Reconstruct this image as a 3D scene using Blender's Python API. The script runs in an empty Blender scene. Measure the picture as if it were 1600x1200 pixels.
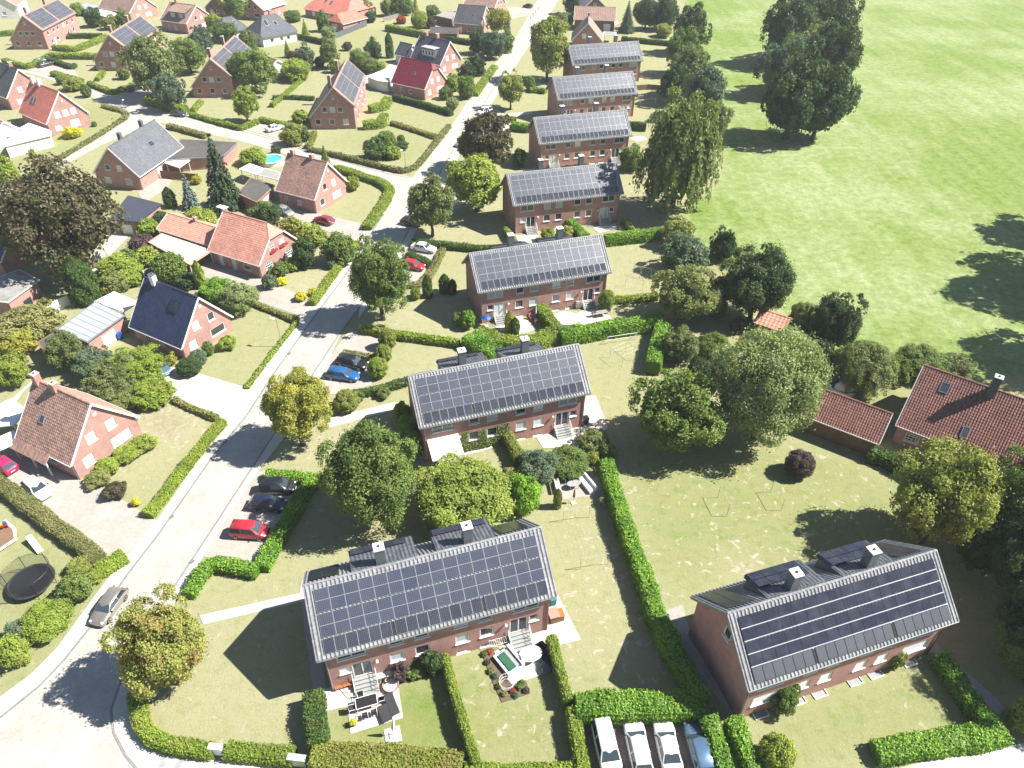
import bpy, math, random
import numpy as np
from mathutils import Vector, Matrix
from mathutils.geometry import tessellate_polygon

R = math.radians
random.seed(7)
rng = np.random.default_rng(11)
scene = bpy.context.scene
COL = scene.collection

# ------------------------------------------------------------------ camera
CAM_H, PITCH, ROLL, FPX = 61.716, R(38.4415), R(0.7996), 1132.1
cam_data = bpy.data.cameras.new('camera')
cam_data.sensor_fit = 'HORIZONTAL'
cam_data.sensor_width = 36.0
cam_data.lens = 36.0 * FPX / 1600.0
cam_data.clip_start = 0.5
cam_data.clip_end = 6000.0
cam = bpy.data.objects.new('camera', cam_data)
COL.objects.link(cam)
cam.matrix_world = Matrix.Translation((0, 0, CAM_H)) @ Matrix.Rotation(R(90) - PITCH, 4, 'X') @ Matrix.Rotation(ROLL, 4, 'Z')
scene.camera = cam

# ------------------------------------------------------------------ daylight
SUN_EL, SUN_AZ = R(48.0), R(3.0)          # the sun stands over +x, a touch towards +y
world = bpy.data.worlds.new('World')
scene.world = world
world.use_nodes = True
wn = world.node_tree
wn.nodes.clear()
sky = wn.nodes.new('ShaderNodeTexSky')
sky.sky_type = 'NISHITA'
sky.sun_disc = False
sky.sun_elevation = SUN_EL
sky.sun_rotation = R(90) - SUN_AZ
sky.air_density = 1.0
sky.dust_density = 0.3
sky.ozone_density = 1.0
bg = wn.nodes.new('ShaderNodeBackground')
bg.inputs['Strength'].default_value = 0.055
wo = wn.nodes.new('ShaderNodeOutputWorld')
wn.links.new(sky.outputs[0], bg.inputs[0])
wn.links.new(bg.outputs[0], wo.inputs[0])

sun_data = bpy.data.lights.new('sun', 'SUN')
sun_data.energy = 5.0
sun_data.angle = R(0.53)
sun_data.color = (1.0, 0.955, 0.88)
sun = bpy.data.objects.new('sun', sun_data)
COL.objects.link(sun)
SUN_VEC = Vector((math.cos(SUN_EL) * math.cos(SUN_AZ), math.cos(SUN_EL) * math.sin(SUN_AZ), math.sin(SUN_EL)))
sun.rotation_euler = SUN_VEC.to_track_quat('Z', 'Y').to_euler()
sun.location = (120, 0, 150)

scene.view_settings.view_transform = 'Standard'
scene.view_settings.look = 'None'
scene.view_settings.exposure = 1.32
scene.view_settings.gamma = 1.0
scene.view_settings.use_curve_mapping = False
scene.cycles.max_bounces = 6
scene.cycles.diffuse_bounces = 2
scene.cycles.glossy_bounces = 3
scene.cycles.transmission_bounces = 4
scene.cycles.transparent_max_bounces = 8
scene.cycles.use_denoising = True
scene.cycles.caustics_reflective = False
scene.cycles.caustics_refractive = False


# survey: where a sight line of the drone (picture 1600 x 1200) meets height z
def G(px, py, z=0.0):
    a, b = (px - 800) / FPX, (py - 600) / FPX
    cr, sr = math.cos(ROLL), math.sin(ROLL)
    x, y = a * cr + b * sr, -a * sr + b * cr
    c, s = math.cos(PITCH), math.sin(PITCH)
    d = (x, c - y * s, -s - y * c)
    t = (z - CAM_H) / d[2]
    return Vector((d[0] * t, d[1] * t, z))


def dist(p):
    return math.sqrt(p[0] ** 2 + p[1] ** 2 + (CAM_H - p[2]) ** 2)


# ------------------------------------------------------------------ small mesh kit
class MB:
    def __init__(self):
        self.v, self.f, self.m = [], [], []

    def add(self, vs, fs, mi=0):
        b = len(self.v)
        self.v += [tuple(p) for p in vs]
        self.f += [tuple(i + b for i in f) for f in fs]
        self.m += [mi] * len(fs)

    def box(self, x0, x1, y0, y1, z0, z1, mi=0, M=None):
        vs = [Vector(p) for p in ((x0, y0, z0), (x1, y0, z0), (x1, y1, z0), (x0, y1, z0), (x0, y0, z1), (x1, y0, z1), (x1, y1, z1), (x0, y1, z1))]
        if M is not None:
            vs = [M @ p for p in vs]
        self.add(vs, [(0, 3, 2, 1), (4, 5, 6, 7), (0, 1, 5, 4), (1, 2, 6, 5), (2, 3, 7, 6), (3, 0, 4, 7)], mi)

    def prism(self, poly, z0, z1, mi=0, mtop=None):
        n = len(poly)
        area = sum(poly[i][0] * poly[(i + 1) % n][1] - poly[(i + 1) % n][0] * poly[i][1] for i in range(n))
        if area < 0:
            poly = poly[::-1]
        vs = [(p[0], p[1], z0) for p in poly] + [(p[0], p[1], z1) for p in poly]
        self.add(vs, [(i, (i + 1) % n, n + (i + 1) % n, n + i) for i in range(n)], mi)
        tris = tessellate_polygon([[Vector((p[0], p[1], 0)) for p in poly]])
        fs = []
        for t in tris:
            a, b, c = (poly[i] for i in t)
            cr = (b[0] - a[0]) * (c[1] - a[1]) - (b[1] - a[1]) * (c[0] - a[0])
            fs.append(tuple(t) if cr > 0 else tuple(reversed(t)))
        self.add([(p[0], p[1], z1) for p in poly], fs, mi if mtop is None else mtop)
        self.add([(p[0], p[1], z0) for p in poly], [tuple(reversed(t)) for t in fs], mi)

    def tube(self, p0, p1, r0, r1=None, n=6, mi=0):
        r1 = r0 if r1 is None else r1
        p0, p1 = Vector(p0), Vector(p1)
        q = (p1 - p0).to_track_quat('Z', 'Y')
        vs = []
        for p, r in ((p0, r0), (p1, r1)):
            for i in range(n):
                a = 2 * math.pi * i / n
                vs.append(p + q @ Vector((r * math.cos(a), r * math.sin(a), 0)))
        fs = [(i, (i + 1) % n, n + (i + 1) % n, n + i) for i in range(n)]
        fs += [tuple(reversed(range(n))), tuple(range(n, 2 * n))]
        self.add(vs, fs, mi)

    def lathe(self, prof, n=12, c=(0, 0, 0), mi=0):
        vs = []
        for r, z in prof:
            for i in range(n):
                a = 2 * math.pi * i / n
                vs.append((c[0] + r * math.cos(a), c[1] + r * math.sin(a), c[2] + z))
        fs = []
        for k in range(len(prof) - 1):
            for i in range(n):
                j = (i + 1) % n
                fs.append((k * n + i, k * n + j, (k + 1) * n + j, (k + 1) * n + i))
        fs.append(tuple(reversed(range(n))))
        fs.append(tuple(range((len(prof) - 1) * n, len(prof) * n)))
        self.add(vs, fs, mi)

    def mesh(self, name, mats, smooth=False):
        me = bpy.data.meshes.new(name)
        me.from_pydata(self.v, [], self.f)
        for m in (mats if isinstance(mats, (list, tuple)) else [mats]):
            me.materials.append(m)
        me.polygons.foreach_set('material_index', self.m)
        if smooth:
            me.polygons.foreach_set('use_smooth', [True] * len(self.f))
        me.update()
        return me


def np_mesh(name, V, F, mats, tint=None, smooth=False):
    """V (n,3), F (m,4) quads"""
    me = bpy.data.meshes.new(name)
    V = np.asarray(V, np.float32)
    F = np.asarray(F, np.int32)
    k = F.shape[1]
    me.vertices.add(len(V))
    me.vertices.foreach_set('co', V.ravel())
    me.loops.add(F.size)
    me.loops.foreach_set('vertex_index', F.ravel())
    me.polygons.add(len(F))
    me.polygons.foreach_set('loop_start', np.arange(0, F.size, k, dtype=np.int32))
    me.polygons.foreach_set('loop_total', np.full(len(F), k, np.int32))
    for m in (mats if isinstance(mats, (list, tuple)) else [mats]):
        me.materials.append(m)
    if tint is not None:
        at = me.attributes.new('tint', 'FLOAT', 'POINT')
        at.data.foreach_set('value', np.asarray(tint, np.float32))
    me.polygons.foreach_set('use_smooth', np.full(len(F), bool(smooth)))
    me.update(calc_edges=True)
    return me


def obj(name, me, parent=None, loc=None, rotz=None, M=None, paint=None):
    o = bpy.data.objects.new(name, me)
    COL.objects.link(o)
    if parent is not None:
        o.parent = parent
    if M is not None:
        o.matrix_local = M
    else:
        if loc is not None:
            o.location = loc
        if rotz is not None:
            o.rotation_euler = (0, 0, rotz)
    if paint is not None:
        o.material_slots[0].link = 'OBJECT'
        o.material_slots[0].material = paint
    return o


def tag(o, label, cat, group=None, kind=None):
    if label:
        o['label'] = label
    if cat:
        o['category'] = cat
    if group:
        o['group'] = group
    if kind:
        o['kind'] = kind
    return o


def thing(name, label, cat, loc=(0, 0, 0), rotz=0.0, group=None):
    o = bpy.data.objects.new(name, None)
    o.empty_display_size = 0.3
    COL.objects.link(o)
    o.location = loc
    o.rotation_euler = (0, 0, rotz)
    return tag(o, label, cat, group)


def struct(name, me, **k):
    o = obj(name, me, **k)
    o['kind'] = 'structure'
    return o


CACHE = {}


def cached(key, fn):
    if key not in CACHE:
        CACHE[key] = fn()
    return CACHE[key]


# ------------------------------------------------------------------ materials
def new_mat(name):
    m = bpy.data.materials.new(name)
    m.use_nodes = True
    nt = m.node_tree
    b = nt.nodes['Principled BSDF']
    return m, nt, b


def N(nt, t, **kw):
    n = nt.nodes.new(t)
    for k, v in kw.items():
        setattr(n, k, v)
    return n


def sock(n, name, val):
    n.inputs[name].default_value = val


def mixc(nt, fac, a, b, blend='MIX'):
    m = N(nt, 'ShaderNodeMix', data_type='RGBA', blend_type=blend)
    for i, s in ((0, fac), (6, a), (7, b)):
        if isinstance(s, (int, float)):
            m.inputs[i].default_value = s
        elif isinstance(s, tuple):
            m.inputs[i].default_value = (*s, 1) if len(s) == 3 else s
        else:
            nt.links.new(s, m.inputs[i])
    return m.outputs[2]


def noise(nt, vec, scale, detail=4, rough=0.6, lo=0.3, hi=0.7, dims='3D'):
    n = N(nt, 'ShaderNodeTexNoise', noise_dimensions=dims)
    nt.links.new(vec, n.inputs['Vector'])
    sock(n, 'Scale', scale)
    sock(n, 'Detail', detail)
    sock(n, 'Roughness', rough)
    r = N(nt, 'ShaderNodeMapRange')
    nt.links.new(n.outputs[0], r.inputs[0])
    sock(r, 1, lo)
    sock(r, 2, hi)
    return r.outputs[0]


def bump(nt, b, h, strength=0.3, dist_=0.05):
    bn = N(nt, 'ShaderNodeBump')
    sock(bn, 'Strength', strength)
    sock(bn, 'Distance', dist_)
    nt.links.new(h, bn.inputs['Height'])
    nt.links.new(bn.outputs[0], b.inputs['Normal'])


def plain(name, c1, c2=None, scale=2.0, rough=0.7, spec=0.3, metal=0.0, bmp=0.0, coat=0.0, world_space=False, big=0.15):
    """two close shades mixed by noise, a slow second noise for wear"""
    m, nt, b = new_mat(name)
    c2 = c2 or tuple(x * 0.78 for x in c1)
    if world_space:
        vec = N(nt, 'ShaderNodeNewGeometry').outputs['Position']
    else:
        vec = N(nt, 'ShaderNodeTexCoord').outputs['Object']
    f = noise(nt, vec, scale)
    col = mixc(nt, f, c1, c2)
    f2 = noise(nt, vec, scale * 0.13, 3)
    dk = tuple(x * (1 - big) for x in (1, 1, 1))
    col = mixc(nt, f2, col, mixc(nt, 1.0, col, dk, 'MULTIPLY'))
    nt.links.new(col, b.inputs['Base Color'])
    sock(b, 'Roughness', rough)
    sock(b, 'Metallic', metal)
    b.inputs['Specular IOR Level'].default_value = spec
    if coat:
        b.inputs['Coat Weight'].default_value = coat
        b.inputs['Coat Roughness'].default_value = 0.04
    if bmp:
        bump(nt, b, f, bmp)
    return m


def brick_mat(name, c1, c2, mortar):
    m, nt, b = new_mat(name)
    tc = N(nt, 'ShaderNodeTexCoord').outputs['Object']
    sx = N(nt, 'ShaderNodeSeparateXYZ')
    nt.links.new(tc, sx.inputs[0])
    ad = N(nt, 'ShaderNodeMath', operation='ADD')
    nt.links.new(sx.outputs[0], ad.inputs[0])
    nt.links.new(sx.outputs[1], ad.inputs[1])
    cb = N(nt, 'ShaderNodeCombineXYZ')
    nt.links.new(ad.outputs[0], cb.inputs[0])
    nt.links.new(sx.outputs[2], cb.inputs[1])
    br = N(nt, 'ShaderNodeTexBrick')
    nt.links.new(cb.outputs[0], br.inputs['Vector'])
    sock(br, 'Color1', (*c1, 1))
    sock(br, 'Color2', (*c2, 1))
    sock(br, 'Mortar', (*mortar, 1))
    sock(br, 'Scale', 1.0)
    sock(br, 'Mortar Size', 0.012)
    sock(br, 'Brick Width', 0.25)
    sock(br, 'Row Height', 0.083)
    f = noise(nt, tc, 0.9, 5)
    col = mixc(nt, f, br.outputs[0], mixc(nt, 1.0, br.outputs[0], (0.72, 0.72, 0.74), 'MULTIPLY'))
    f3 = noise(nt, tc, 9, 2)
    col = mixc(nt, f3, col, mixc(nt, 1.0, col, (1.18, 1.12, 1.08), 'MULTIPLY'))
    nt.links.new(col, b.inputs['Base Color'])
    sock(b, 'Roughness', 0.85)
    b.inputs['Specular IOR Level'].default_value = 0.2
    bump(nt, b, br.outputs[1], -0.3, 0.01)
    return m


def tile_mat(name, c, var=0.3, rough=0.55, spec=0.4, moss=None):
    m, nt, b = new_mat(name)
    tc = N(nt, 'ShaderNodeTexCoord').outputs['Object']
    sn = N(nt, 'ShaderNodeVectorMath', operation='SNAP')
    nt.links.new(tc, sn.inputs[0])
    sn.inputs[1].default_value = (0.3, 0.3, 0.3)
    wnz = N(nt, 'ShaderNodeTexWhiteNoise', noise_dimensions='3D')
    nt.links.new(sn.outputs[0], wnz.inputs['Vector'])
    lo = tuple(x * (1 - var) for x in c)
    hi = tuple(min(1, x * (1 + var)) for x in c)
    col = mixc(nt, wnz.outputs[0], lo, hi)
    f = noise(nt, tc, 0.45, 5)
    col = mixc(nt, f, col, mixc(nt, 1.0, col, (0.74, 0.75, 0.78), 'MULTIPLY'))
    if moss:
        f2 = noise(nt, tc, 1.7, 5, 0.7, 0.55, 0.75)
        col = mixc(nt, f2, col, moss)
    nt.links.new(col, b.inputs['Base Color'])
    sock(b, 'Roughness', rough)
    b.inputs['Specular IOR Level'].default_value = spec
    return m


def solar_mat(name, cell, line, rough=0.08, cw=0.165):
    m, nt, b = new_mat(name)
    tc = N(nt, 'ShaderNodeTexCoord').outputs['Object']
    br = N(nt, 'ShaderNodeTexBrick', offset=0.0)
    nt.links.new(tc, br.inputs['Vector'])
    sock(br, 'Color1', (*cell, 1))
    sock(br, 'Color2', (*[x * 1.25 for x in cell], 1))
    sock(br, 'Mortar', (*line, 1))
    sock(br, 'Scale', 1.0)
    sock(br, 'Mortar Size', 0.009)
    sock(br, 'Brick Width', cw)
    sock(br, 'Row Height', cw)
    oi = N(nt, 'ShaderNodeObjectInfo').outputs['Random']
    col = mixc(nt, oi, br.outputs[0], mixc(nt, 1.0, br.outputs[0], (1.35, 1.3, 1.25), 'MULTIPLY'))
    dust = noise(nt, N(nt, 'ShaderNodeNewGeometry').outputs['Position'], 0.9, 4, 0.6, 0.45, 1.1)
    col = mixc(nt, dust, col, (0.07, 0.075, 0.085))
    nt.links.new(col, b.inputs['Base Color'])
    sock(b, 'Roughness', rough)
    b.inputs['Specular IOR Level'].default_value = 0.55
    return m


def leaf_mat(name, dark, light, third=None, gloss=0.35, trans=0.38):
    m, nt, b = new_mat(name)
    at = N(nt, 'ShaderNodeAttribute', attribute_name='tint')
    oi = N(nt, 'ShaderNodeObjectInfo').outputs['Random']
    geo = N(nt, 'ShaderNodeNewGeometry').outputs['Position']
    f = noise(nt, geo, 0.55, 3, 0.6, 0.3, 0.7)
    col = mixc(nt, at.outputs['Fac'], dark, light)
    if third:
        col = mixc(nt, noise(nt, geo, 0.55, 4, 0.65, 0.50, 0.66), col, mixc(nt, at.outputs['Fac'], tuple(x * 0.7 for x in third), third))
    col = mixc(nt, f, col, mixc(nt, 1.0, col, (0.8, 0.86, 0.75), 'MULTIPLY'))
    col = mixc(nt, oi, mixc(nt, 1.0, col, (0.9, 0.92, 0.95), 'MULTIPLY'), mixc(nt, 1.0, col, (1.12, 1.08, 1.0), 'MULTIPLY'))
    nt.links.new(col, b.inputs['Base Color'])
    sock(b, 'Roughness', 0.5)
    b.inputs['Specular IOR Level'].default_value = gloss
    tr = N(nt, 'ShaderNodeBsdfTranslucent')
    nt.links.new(mixc(nt, 1.0, col, (1.0, 1.15, 0.55), 'MULTIPLY'), tr.inputs[0])
    mx = N(nt, 'ShaderNodeMixShader')
    mx.inputs[0].default_value = trans
    out = nt.nodes['Material Output']
    nt.links.new(b.outputs[0], mx.inputs[1])
    nt.links.new(tr.outputs[0], mx.inputs[2])
    nt.links.new(mx.outputs[0], out.inputs[0])
    return m


def paver_mat(name, c1, c2, joint, bw=0.2, bh=0.1, mottled=1.0, rot=0.0):
    m, nt, b = new_mat(name)
    geo = N(nt, 'ShaderNodeNewGeometry').outputs['Position']
    mp = N(nt, 'ShaderNodeMapping')
    nt.links.new(geo, mp.inputs[0])
    mp.inputs['Rotation'].default_value = (0, 0, rot)
    br = N(nt, 'ShaderNodeTexBrick')
    nt.links.new(mp.outputs[0], br.inputs['Vector'])
    sock(br, 'Color1', (*c1, 1))
    sock(br, 'Color2', (*c2, 1))
    sock(br, 'Mortar', (*joint, 1))
    sock(br, 'Scale', 1.0)
    sock(br, 'Mortar Size', 0.006)
    sock(br, 'Brick Width', bw)
    sock(br, 'Row Height', bh)
    col = br.outputs[0]
    f = noise(nt, geo, 0.35, 6, 0.65)
    col = mixc(nt, f, col, mixc(nt, 1.0, col, (1 - 0.16 * mottled, 1 - 0.17 * mottled, 1 - 0.19 * mottled), 'MULTIPLY'))
    f2 = noise(nt, geo, 2.2, 5, 0.7, 0.5, 0.8)
    col = mixc(nt, f2, col, mixc(nt, 1.0, col, (1 - 0.14 * mottled, 1 - 0.14 * mottled, 1 - 0.14 * mottled), 'MULTIPLY'))
    nt.links.new(col, b.inputs['Base Color'])
    sock(b, 'Roughness', 0.85)
    b.inputs['Specular IOR Level'].default_value = 0.2
    return m


MAT = {}
MAT['brick'] = brick_mat('brick_red_brown', (0.44, 0.195, 0.160), (0.35, 0.155, 0.130), (0.42, 0.34, 0.31))
MAT['brick_pale'] = brick_mat('brick_pale_red', (0.42, 0.205, 0.170), (0.35, 0.17, 0.145), (0.42, 0.34, 0.30))
MAT['brick_dark'] = brick_mat('brick_dark_brown', (0.22, 0.10, 0.07), (0.17, 0.08, 0.06), (0.22, 0.18, 0.15))
MAT['render'] = plain('white_render', (0.78, 0.77, 0.73), rough=0.9)
MAT['tile_grey'] = tile_mat('tile_grey_concrete', (0.245, 0.247, 0.255), 0.2)
MAT['tile_slate'] = tile_mat('tile_slate_blue_grey', (0.095, 0.102, 0.115), 0.25)
MAT['tile_navy'] = tile_mat('tile_glazed_navy', (0.030, 0.040, 0.085), 0.3, rough=0.35, spec=0.5)
MAT['tile_brown'] = tile_mat('tile_brown', (0.36, 0.215, 0.165), 0.28, moss=(0.35, 0.265, 0.21))
MAT['tile_orange'] = tile_mat('tile_orange_clay', (0.58, 0.195, 0.135), 0.18)
MAT['tile_salmon'] = tile_mat('tile_salmon_clay', (0.64, 0.31, 0.225), 0.16)
MAT['tile_maroon'] = tile_mat('tile_maroon_glazed', (0.21, 0.028, 0.044), 0.2, rough=0.3, spec=0.5)
MAT['tile_red'] = tile_mat('tile_red_brown', (0.255, 0.115, 0.090), 0.25)
MAT['tile_dark'] = tile_mat('tile_charcoal', (0.085, 0.085, 0.09), 0.25)
MAT['tile_taupe'] = tile_mat('tile_taupe', (0.33, 0.21, 0.165), 0.22)
MAT['white'] = plain('white_paint', (0.80, 0.80, 0.79), (0.74, 0.74, 0.73), rough=0.5, big=0.06)
MAT['cream'] = plain('cream_paint', (0.66, 0.63, 0.53), rough=0.6)
MAT['zinc'] = plain('zinc_sheet', (0.42, 0.44, 0.46), (0.34, 0.36, 0.38), rough=0.4, metal=0.6)
MAT['slate_clad'] = plain('slate_cladding', (0.135, 0.15, 0.17), (0.10, 0.112, 0.128), scale=5, rough=0.5)
MAT['copper_pipe'] = plain('brown_downpipe', (0.19, 0.075, 0.05), rough=0.5)
MAT['dark'] = plain('dark_recess', (0.03, 0.03, 0.032), rough=0.8)
MAT['black_plastic'] = plain('black_plastic', (0.022, 0.022, 0.024), rough=0.45)
MAT['felt'] = plain('roofing_felt', (0.115, 0.11, 0.105), (0.085, 0.08, 0.075), scale=1.5, rough=0.9, big=0.3)
MAT['felt_light'] = plain('pale_roofing_felt', (0.34, 0.33, 0.30), (0.25, 0.25, 0.23), scale=1.2, rough=0.9, big=0.3)
MAT['felt_navy'] = plain('navy_roofing_felt', (0.055, 0.062, 0.085), rough=0.7)
MAT['steel'] = plain('galvanised_steel', (0.56, 0.57, 0.57), rough=0.35, metal=0.8)
MAT['metal_sheet'] = plain('ribbed_metal_sheet', (0.52, 0.56, 0.56), (0.46, 0.50, 0.50), rough=0.4, metal=0.3)
MAT['wood'] = plain('brown_timber', (0.24, 0.145, 0.085), (0.17, 0.10, 0.06), scale=6, rough=0.75)
MAT['wood_grey'] = plain('weathered_timber', (0.30, 0.28, 0.25), (0.22, 0.205, 0.185), scale=6, rough=0.85)
MAT['wood_orange'] = plain('oiled_orange_timber', (0.50, 0.17, 0.04), (0.40, 0.12, 0.03), scale=6, rough=0.5)
MAT['concrete'] = plain('pale_concrete', (0.55, 0.53, 0.49), (0.47, 0.455, 0.42), scale=2.5, rough=0.9)
MAT['stone_grey'] = plain('grey_stone', (0.33, 0.34, 0.33), (0.26, 0.27, 0.265), scale=5, rough=0.8)
MAT['soil'] = plain('bare_soil', (0.16, 0.115, 0.085), (0.10, 0.075, 0.055), scale=3, rough=0.95, bmp=0.5, world_space=True)
MAT['bark'] = plain('bark', (0.13, 0.105, 0.085), (0.08, 0.065, 0.05), scale=5, rough=0.95, bmp=0.6)
MAT['solar'] = solar_mat('solar_cells_blue', (0.017, 0.023, 0.044), (0.12, 0.13, 0.155), rough=0.36)
MAT['solar_dark'] = solar_mat('solar_cells_dark', (0.017, 0.020, 0.032), (0.10, 0.105, 0.12), rough=0.14)
MAT['solar_black'] = solar_mat('solar_cells_black', (0.013, 0.015, 0.027), (0.03, 0.032, 0.040), rough=0.22)
MAT['solar_grey'] = solar_mat('solar_cells_grey', (0.045, 0.048, 0.06), (0.09, 0.09, 0.10), rough=0.36)
MAT['alu'] = plain('aluminium_frame', (0.56, 0.57, 0.59), (0.50, 0.51, 0.53), rough=0.35, metal=0.35)


def glass_mat(name, c, rough=0.05):
    m, nt, b = new_mat(name)
    oi = N(nt, 'ShaderNodeObjectInfo').outputs['Random']
    col = mixc(nt, oi, c, tuple(min(1, x * 2.4 + 0.01) for x in c))
    nt.links.new(col, b.inputs['Base Color'])
    sock(b, 'Roughness', rough)
    b.inputs['Specular IOR Level'].default_value = 0.7
    return m


MAT['glass'] = glass_mat('window_glass', (0.025, 0.03, 0.035))
MAT['curtain'] = glass_mat('curtained_glass', (0.30, 0.32, 0.33))
MAT['blind'] = plain('white_roller_shutter', (0.80, 0.80, 0.79), (0.75, 0.75, 0.74), rough=0.6, big=0.05)
MAT['road'] = paver_mat('concrete_paver_road', (0.475, 0.45, 0.41), (0.40, 0.38, 0.35), (0.29, 0.275, 0.255), 0.2, 0.1, 1.35, R(-35))
MAT['pavement'] = paver_mat('pavement_slabs', (0.54, 0.52, 0.48), (0.49, 0.47, 0.435), (0.36, 0.34, 0.315), 0.3, 0.3, 0.8, R(-35))
MAT['gutter'] = paver_mat('gutter_stones', (0.27, 0.265, 0.255), (0.22, 0.215, 0.21), (0.15, 0.145, 0.14), 0.16, 0.16, 1.2)
MAT['drive'] = paver_mat('driveway_pavers', (0.44, 0.40, 0.36), (0.37, 0.34, 0.31), (0.27, 0.25, 0.23), 0.2, 0.1, 1.3)
MAT['drive_grey'] = paver_mat('grey_driveway_pavers', (0.42, 0.39, 0.355), (0.36, 0.335, 0.305), (0.26, 0.24, 0.22), 0.2, 0.1, 1.3)
MAT['bay'] = paver_mat('dark_parking_pavers', (0.25, 0.20, 0.18), (0.20, 0.165, 0.15), (0.14, 0.12, 0.11), 0.2, 0.1, 1.6)
MAT['patio'] = paver_mat('pale_patio_slabs', (0.56, 0.525, 0.47), (0.50, 0.47, 0.425), (0.38, 0.36, 0.32), 0.5, 0.5, 0.9, R(18))


# ================================================================== THE SETTING
def poly_w(pts, z=0.0):
    return [(G(x, y, z).x, G(x, y, z).y) for x, y in pts]


def inside(X, Y, poly):
    r = np.zeros(X.shape, bool)
    n = len(poly)
    for i in range(n):
        x1, y1 = poly[i]
        x2, y2 = poly[(i + 1) % n]
        if y1 == y2:
            continue
        c = ((y1 > Y) != (y2 > Y)) & (X < (x2 - x1) * (Y - y1) / (y2 - y1) + x1)
        r ^= c
    return r


def blur(a, k):
    for _ in range(2):
        for ax in (0, 1):
            acc = np.zeros_like(a)
            for s in range(-k, k + 1):
                acc += np.roll(a, s, ax)
            a = acc / (2 * k + 1)
    return a


MEADOW = poly_w([(1068, -10), (1105, 110), (1140, 190), (1120, 300), (1062, 322), (1070, 350), (1115, 410), (1200, 475), (1250, 525), (1330, 575), (1400, 602), (1480, 606)]) + [(75, 82), (110, 70), (330, 70), (330, 420), (60, 420)]
LAWNS = [   # outline in the survey picture, green share, bare share
    ([(515, 1110), (700, 1040), (740, 1190), (500, 1170)], 1.0, 0.1),
    ([(705, 1025), (770, 1015), (790, 1095), (880, 1060), (900, 1190), (745, 1190)], 0.65, 0.35),
    ([(880, 840), (950, 720), (1100, 1080), (890, 1090), (870, 960)], 0.25, 0.45),
    ([(960, 720), (1130, 690), (1260, 690), (1480, 780), (1420, 880), (1060, 930), (1010, 880)], 0.62, 0.3),
    ([(1110, 890), (1170, 860), (1215, 880), (1160, 915)], 0.05, 0.9),
    ([(1180, 1120), (1450, 1030), (1560, 1130), (1360, 1180), (1190, 1200)], 0.6, 0.12),
    ([(1480, 870), (1600, 870), (1600, 1160), (1560, 1120), (1470, 1010)], 0.5, 0.2),
    ([(910, 550), (1030, 530), (1010, 640), (930, 680)], 0.3, 0.1),
    ([(690, 690), (830, 680), (800, 760), (700, 740)], 0.25, 0.2),
    ([(840, 680), (900, 700), (880, 720), (840, 715)], 0.8, 0.0),
    ([(1250, 560), (1440, 560), (1400, 680), (1290, 600)], 0.6, 0.1),
    ([(150, 765), (340, 660), (260, 620), (190, 640), (220, 690), (150, 740)], 0.05, 0.75),
    ([(0, 800), (150, 890), (60, 1040), (0, 1080)], 0.55, 0.05),
    ([(60, 1010), (200, 880), (180, 910), (0, 1095), (0, 1060)], 0.7, 0.0),
    ([(290, 590), (360, 500), (470, 500), (380, 610)], 0.35, 0.05),
    ([(420, 480), (480, 400), (550, 380), (490, 470)], 0.05, 0.3),
    ([(520, 320), (590, 270), (600, 290), (560, 360)], 0.35, 0.1),
    ([(490, 225), (560, 200), (700, 190), (650, 260)], 0.45, 0.0),
    ([(600, 155), (710, 180), (690, 210), (600, 190)], 0.4, 0.0),
    ([(380, 60), (640, 40), (660, 60), (600, 110), (400, 110)], 0.45, 0.0),
    ([(0, 230), (140, 160), (200, 180), (30, 280)], 0.55, 0.05),
    ([(420, 120), (500, 120), (480, 180), (420, 180)], 0.3, 0.1),
    ([(690, 80), (760, 80), (730, 130), (690, 110)], 0.5, 0.0),
    ([(300, 900), (470, 860), (560, 810), (660, 830), (540, 880), (480, 920), (330, 960)], 0.2, 0.2),
    ([(225, 1080), (330, 980), (480, 940), (500, 1160), (260, 1160)], 0.15, 0.12),
    ([(425, 720), (540, 650), (640, 640), (500, 720)], 0.05, 0.6),
    ([(590, 490), (720, 450), (760, 520), (600, 510)], 0.1, 0.35),
    ([(590, 590), (720, 530), (790, 560), (640, 585)], 0.15, 0.2),
    ([(650, 370), (780, 300), (800, 370)], 0.12, 0.35),
    ([(955, 380), (1050, 370), (1040, 460), (960, 460)], 0.22, 0.15),
    ([(970, 280), (1060, 330), (1060, 350), (970, 350)], 0.1, 0.5),
]
STEP = 1.5
gx = np.arange(-235, 236, STEP)
gy = np.arange(10, 372, STEP)
GX, GY = np.meshgrid(gx, gy)
a_green = np.full(GX.shape, 0.26)
a_bare = np.full(GX.shape, 0.12)
for pts, g_, b_ in LAWNS:
    k = inside(GX, GY, poly_w(pts))
    a_green[k] = g_
    a_bare[k] = b_
a_mead = inside(GX, GY, MEADOW).astype(float)
a_green, a_bare, a_mead = blur(a_green, 1), blur(a_bare, 1), blur(a_mead, 2)


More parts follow.
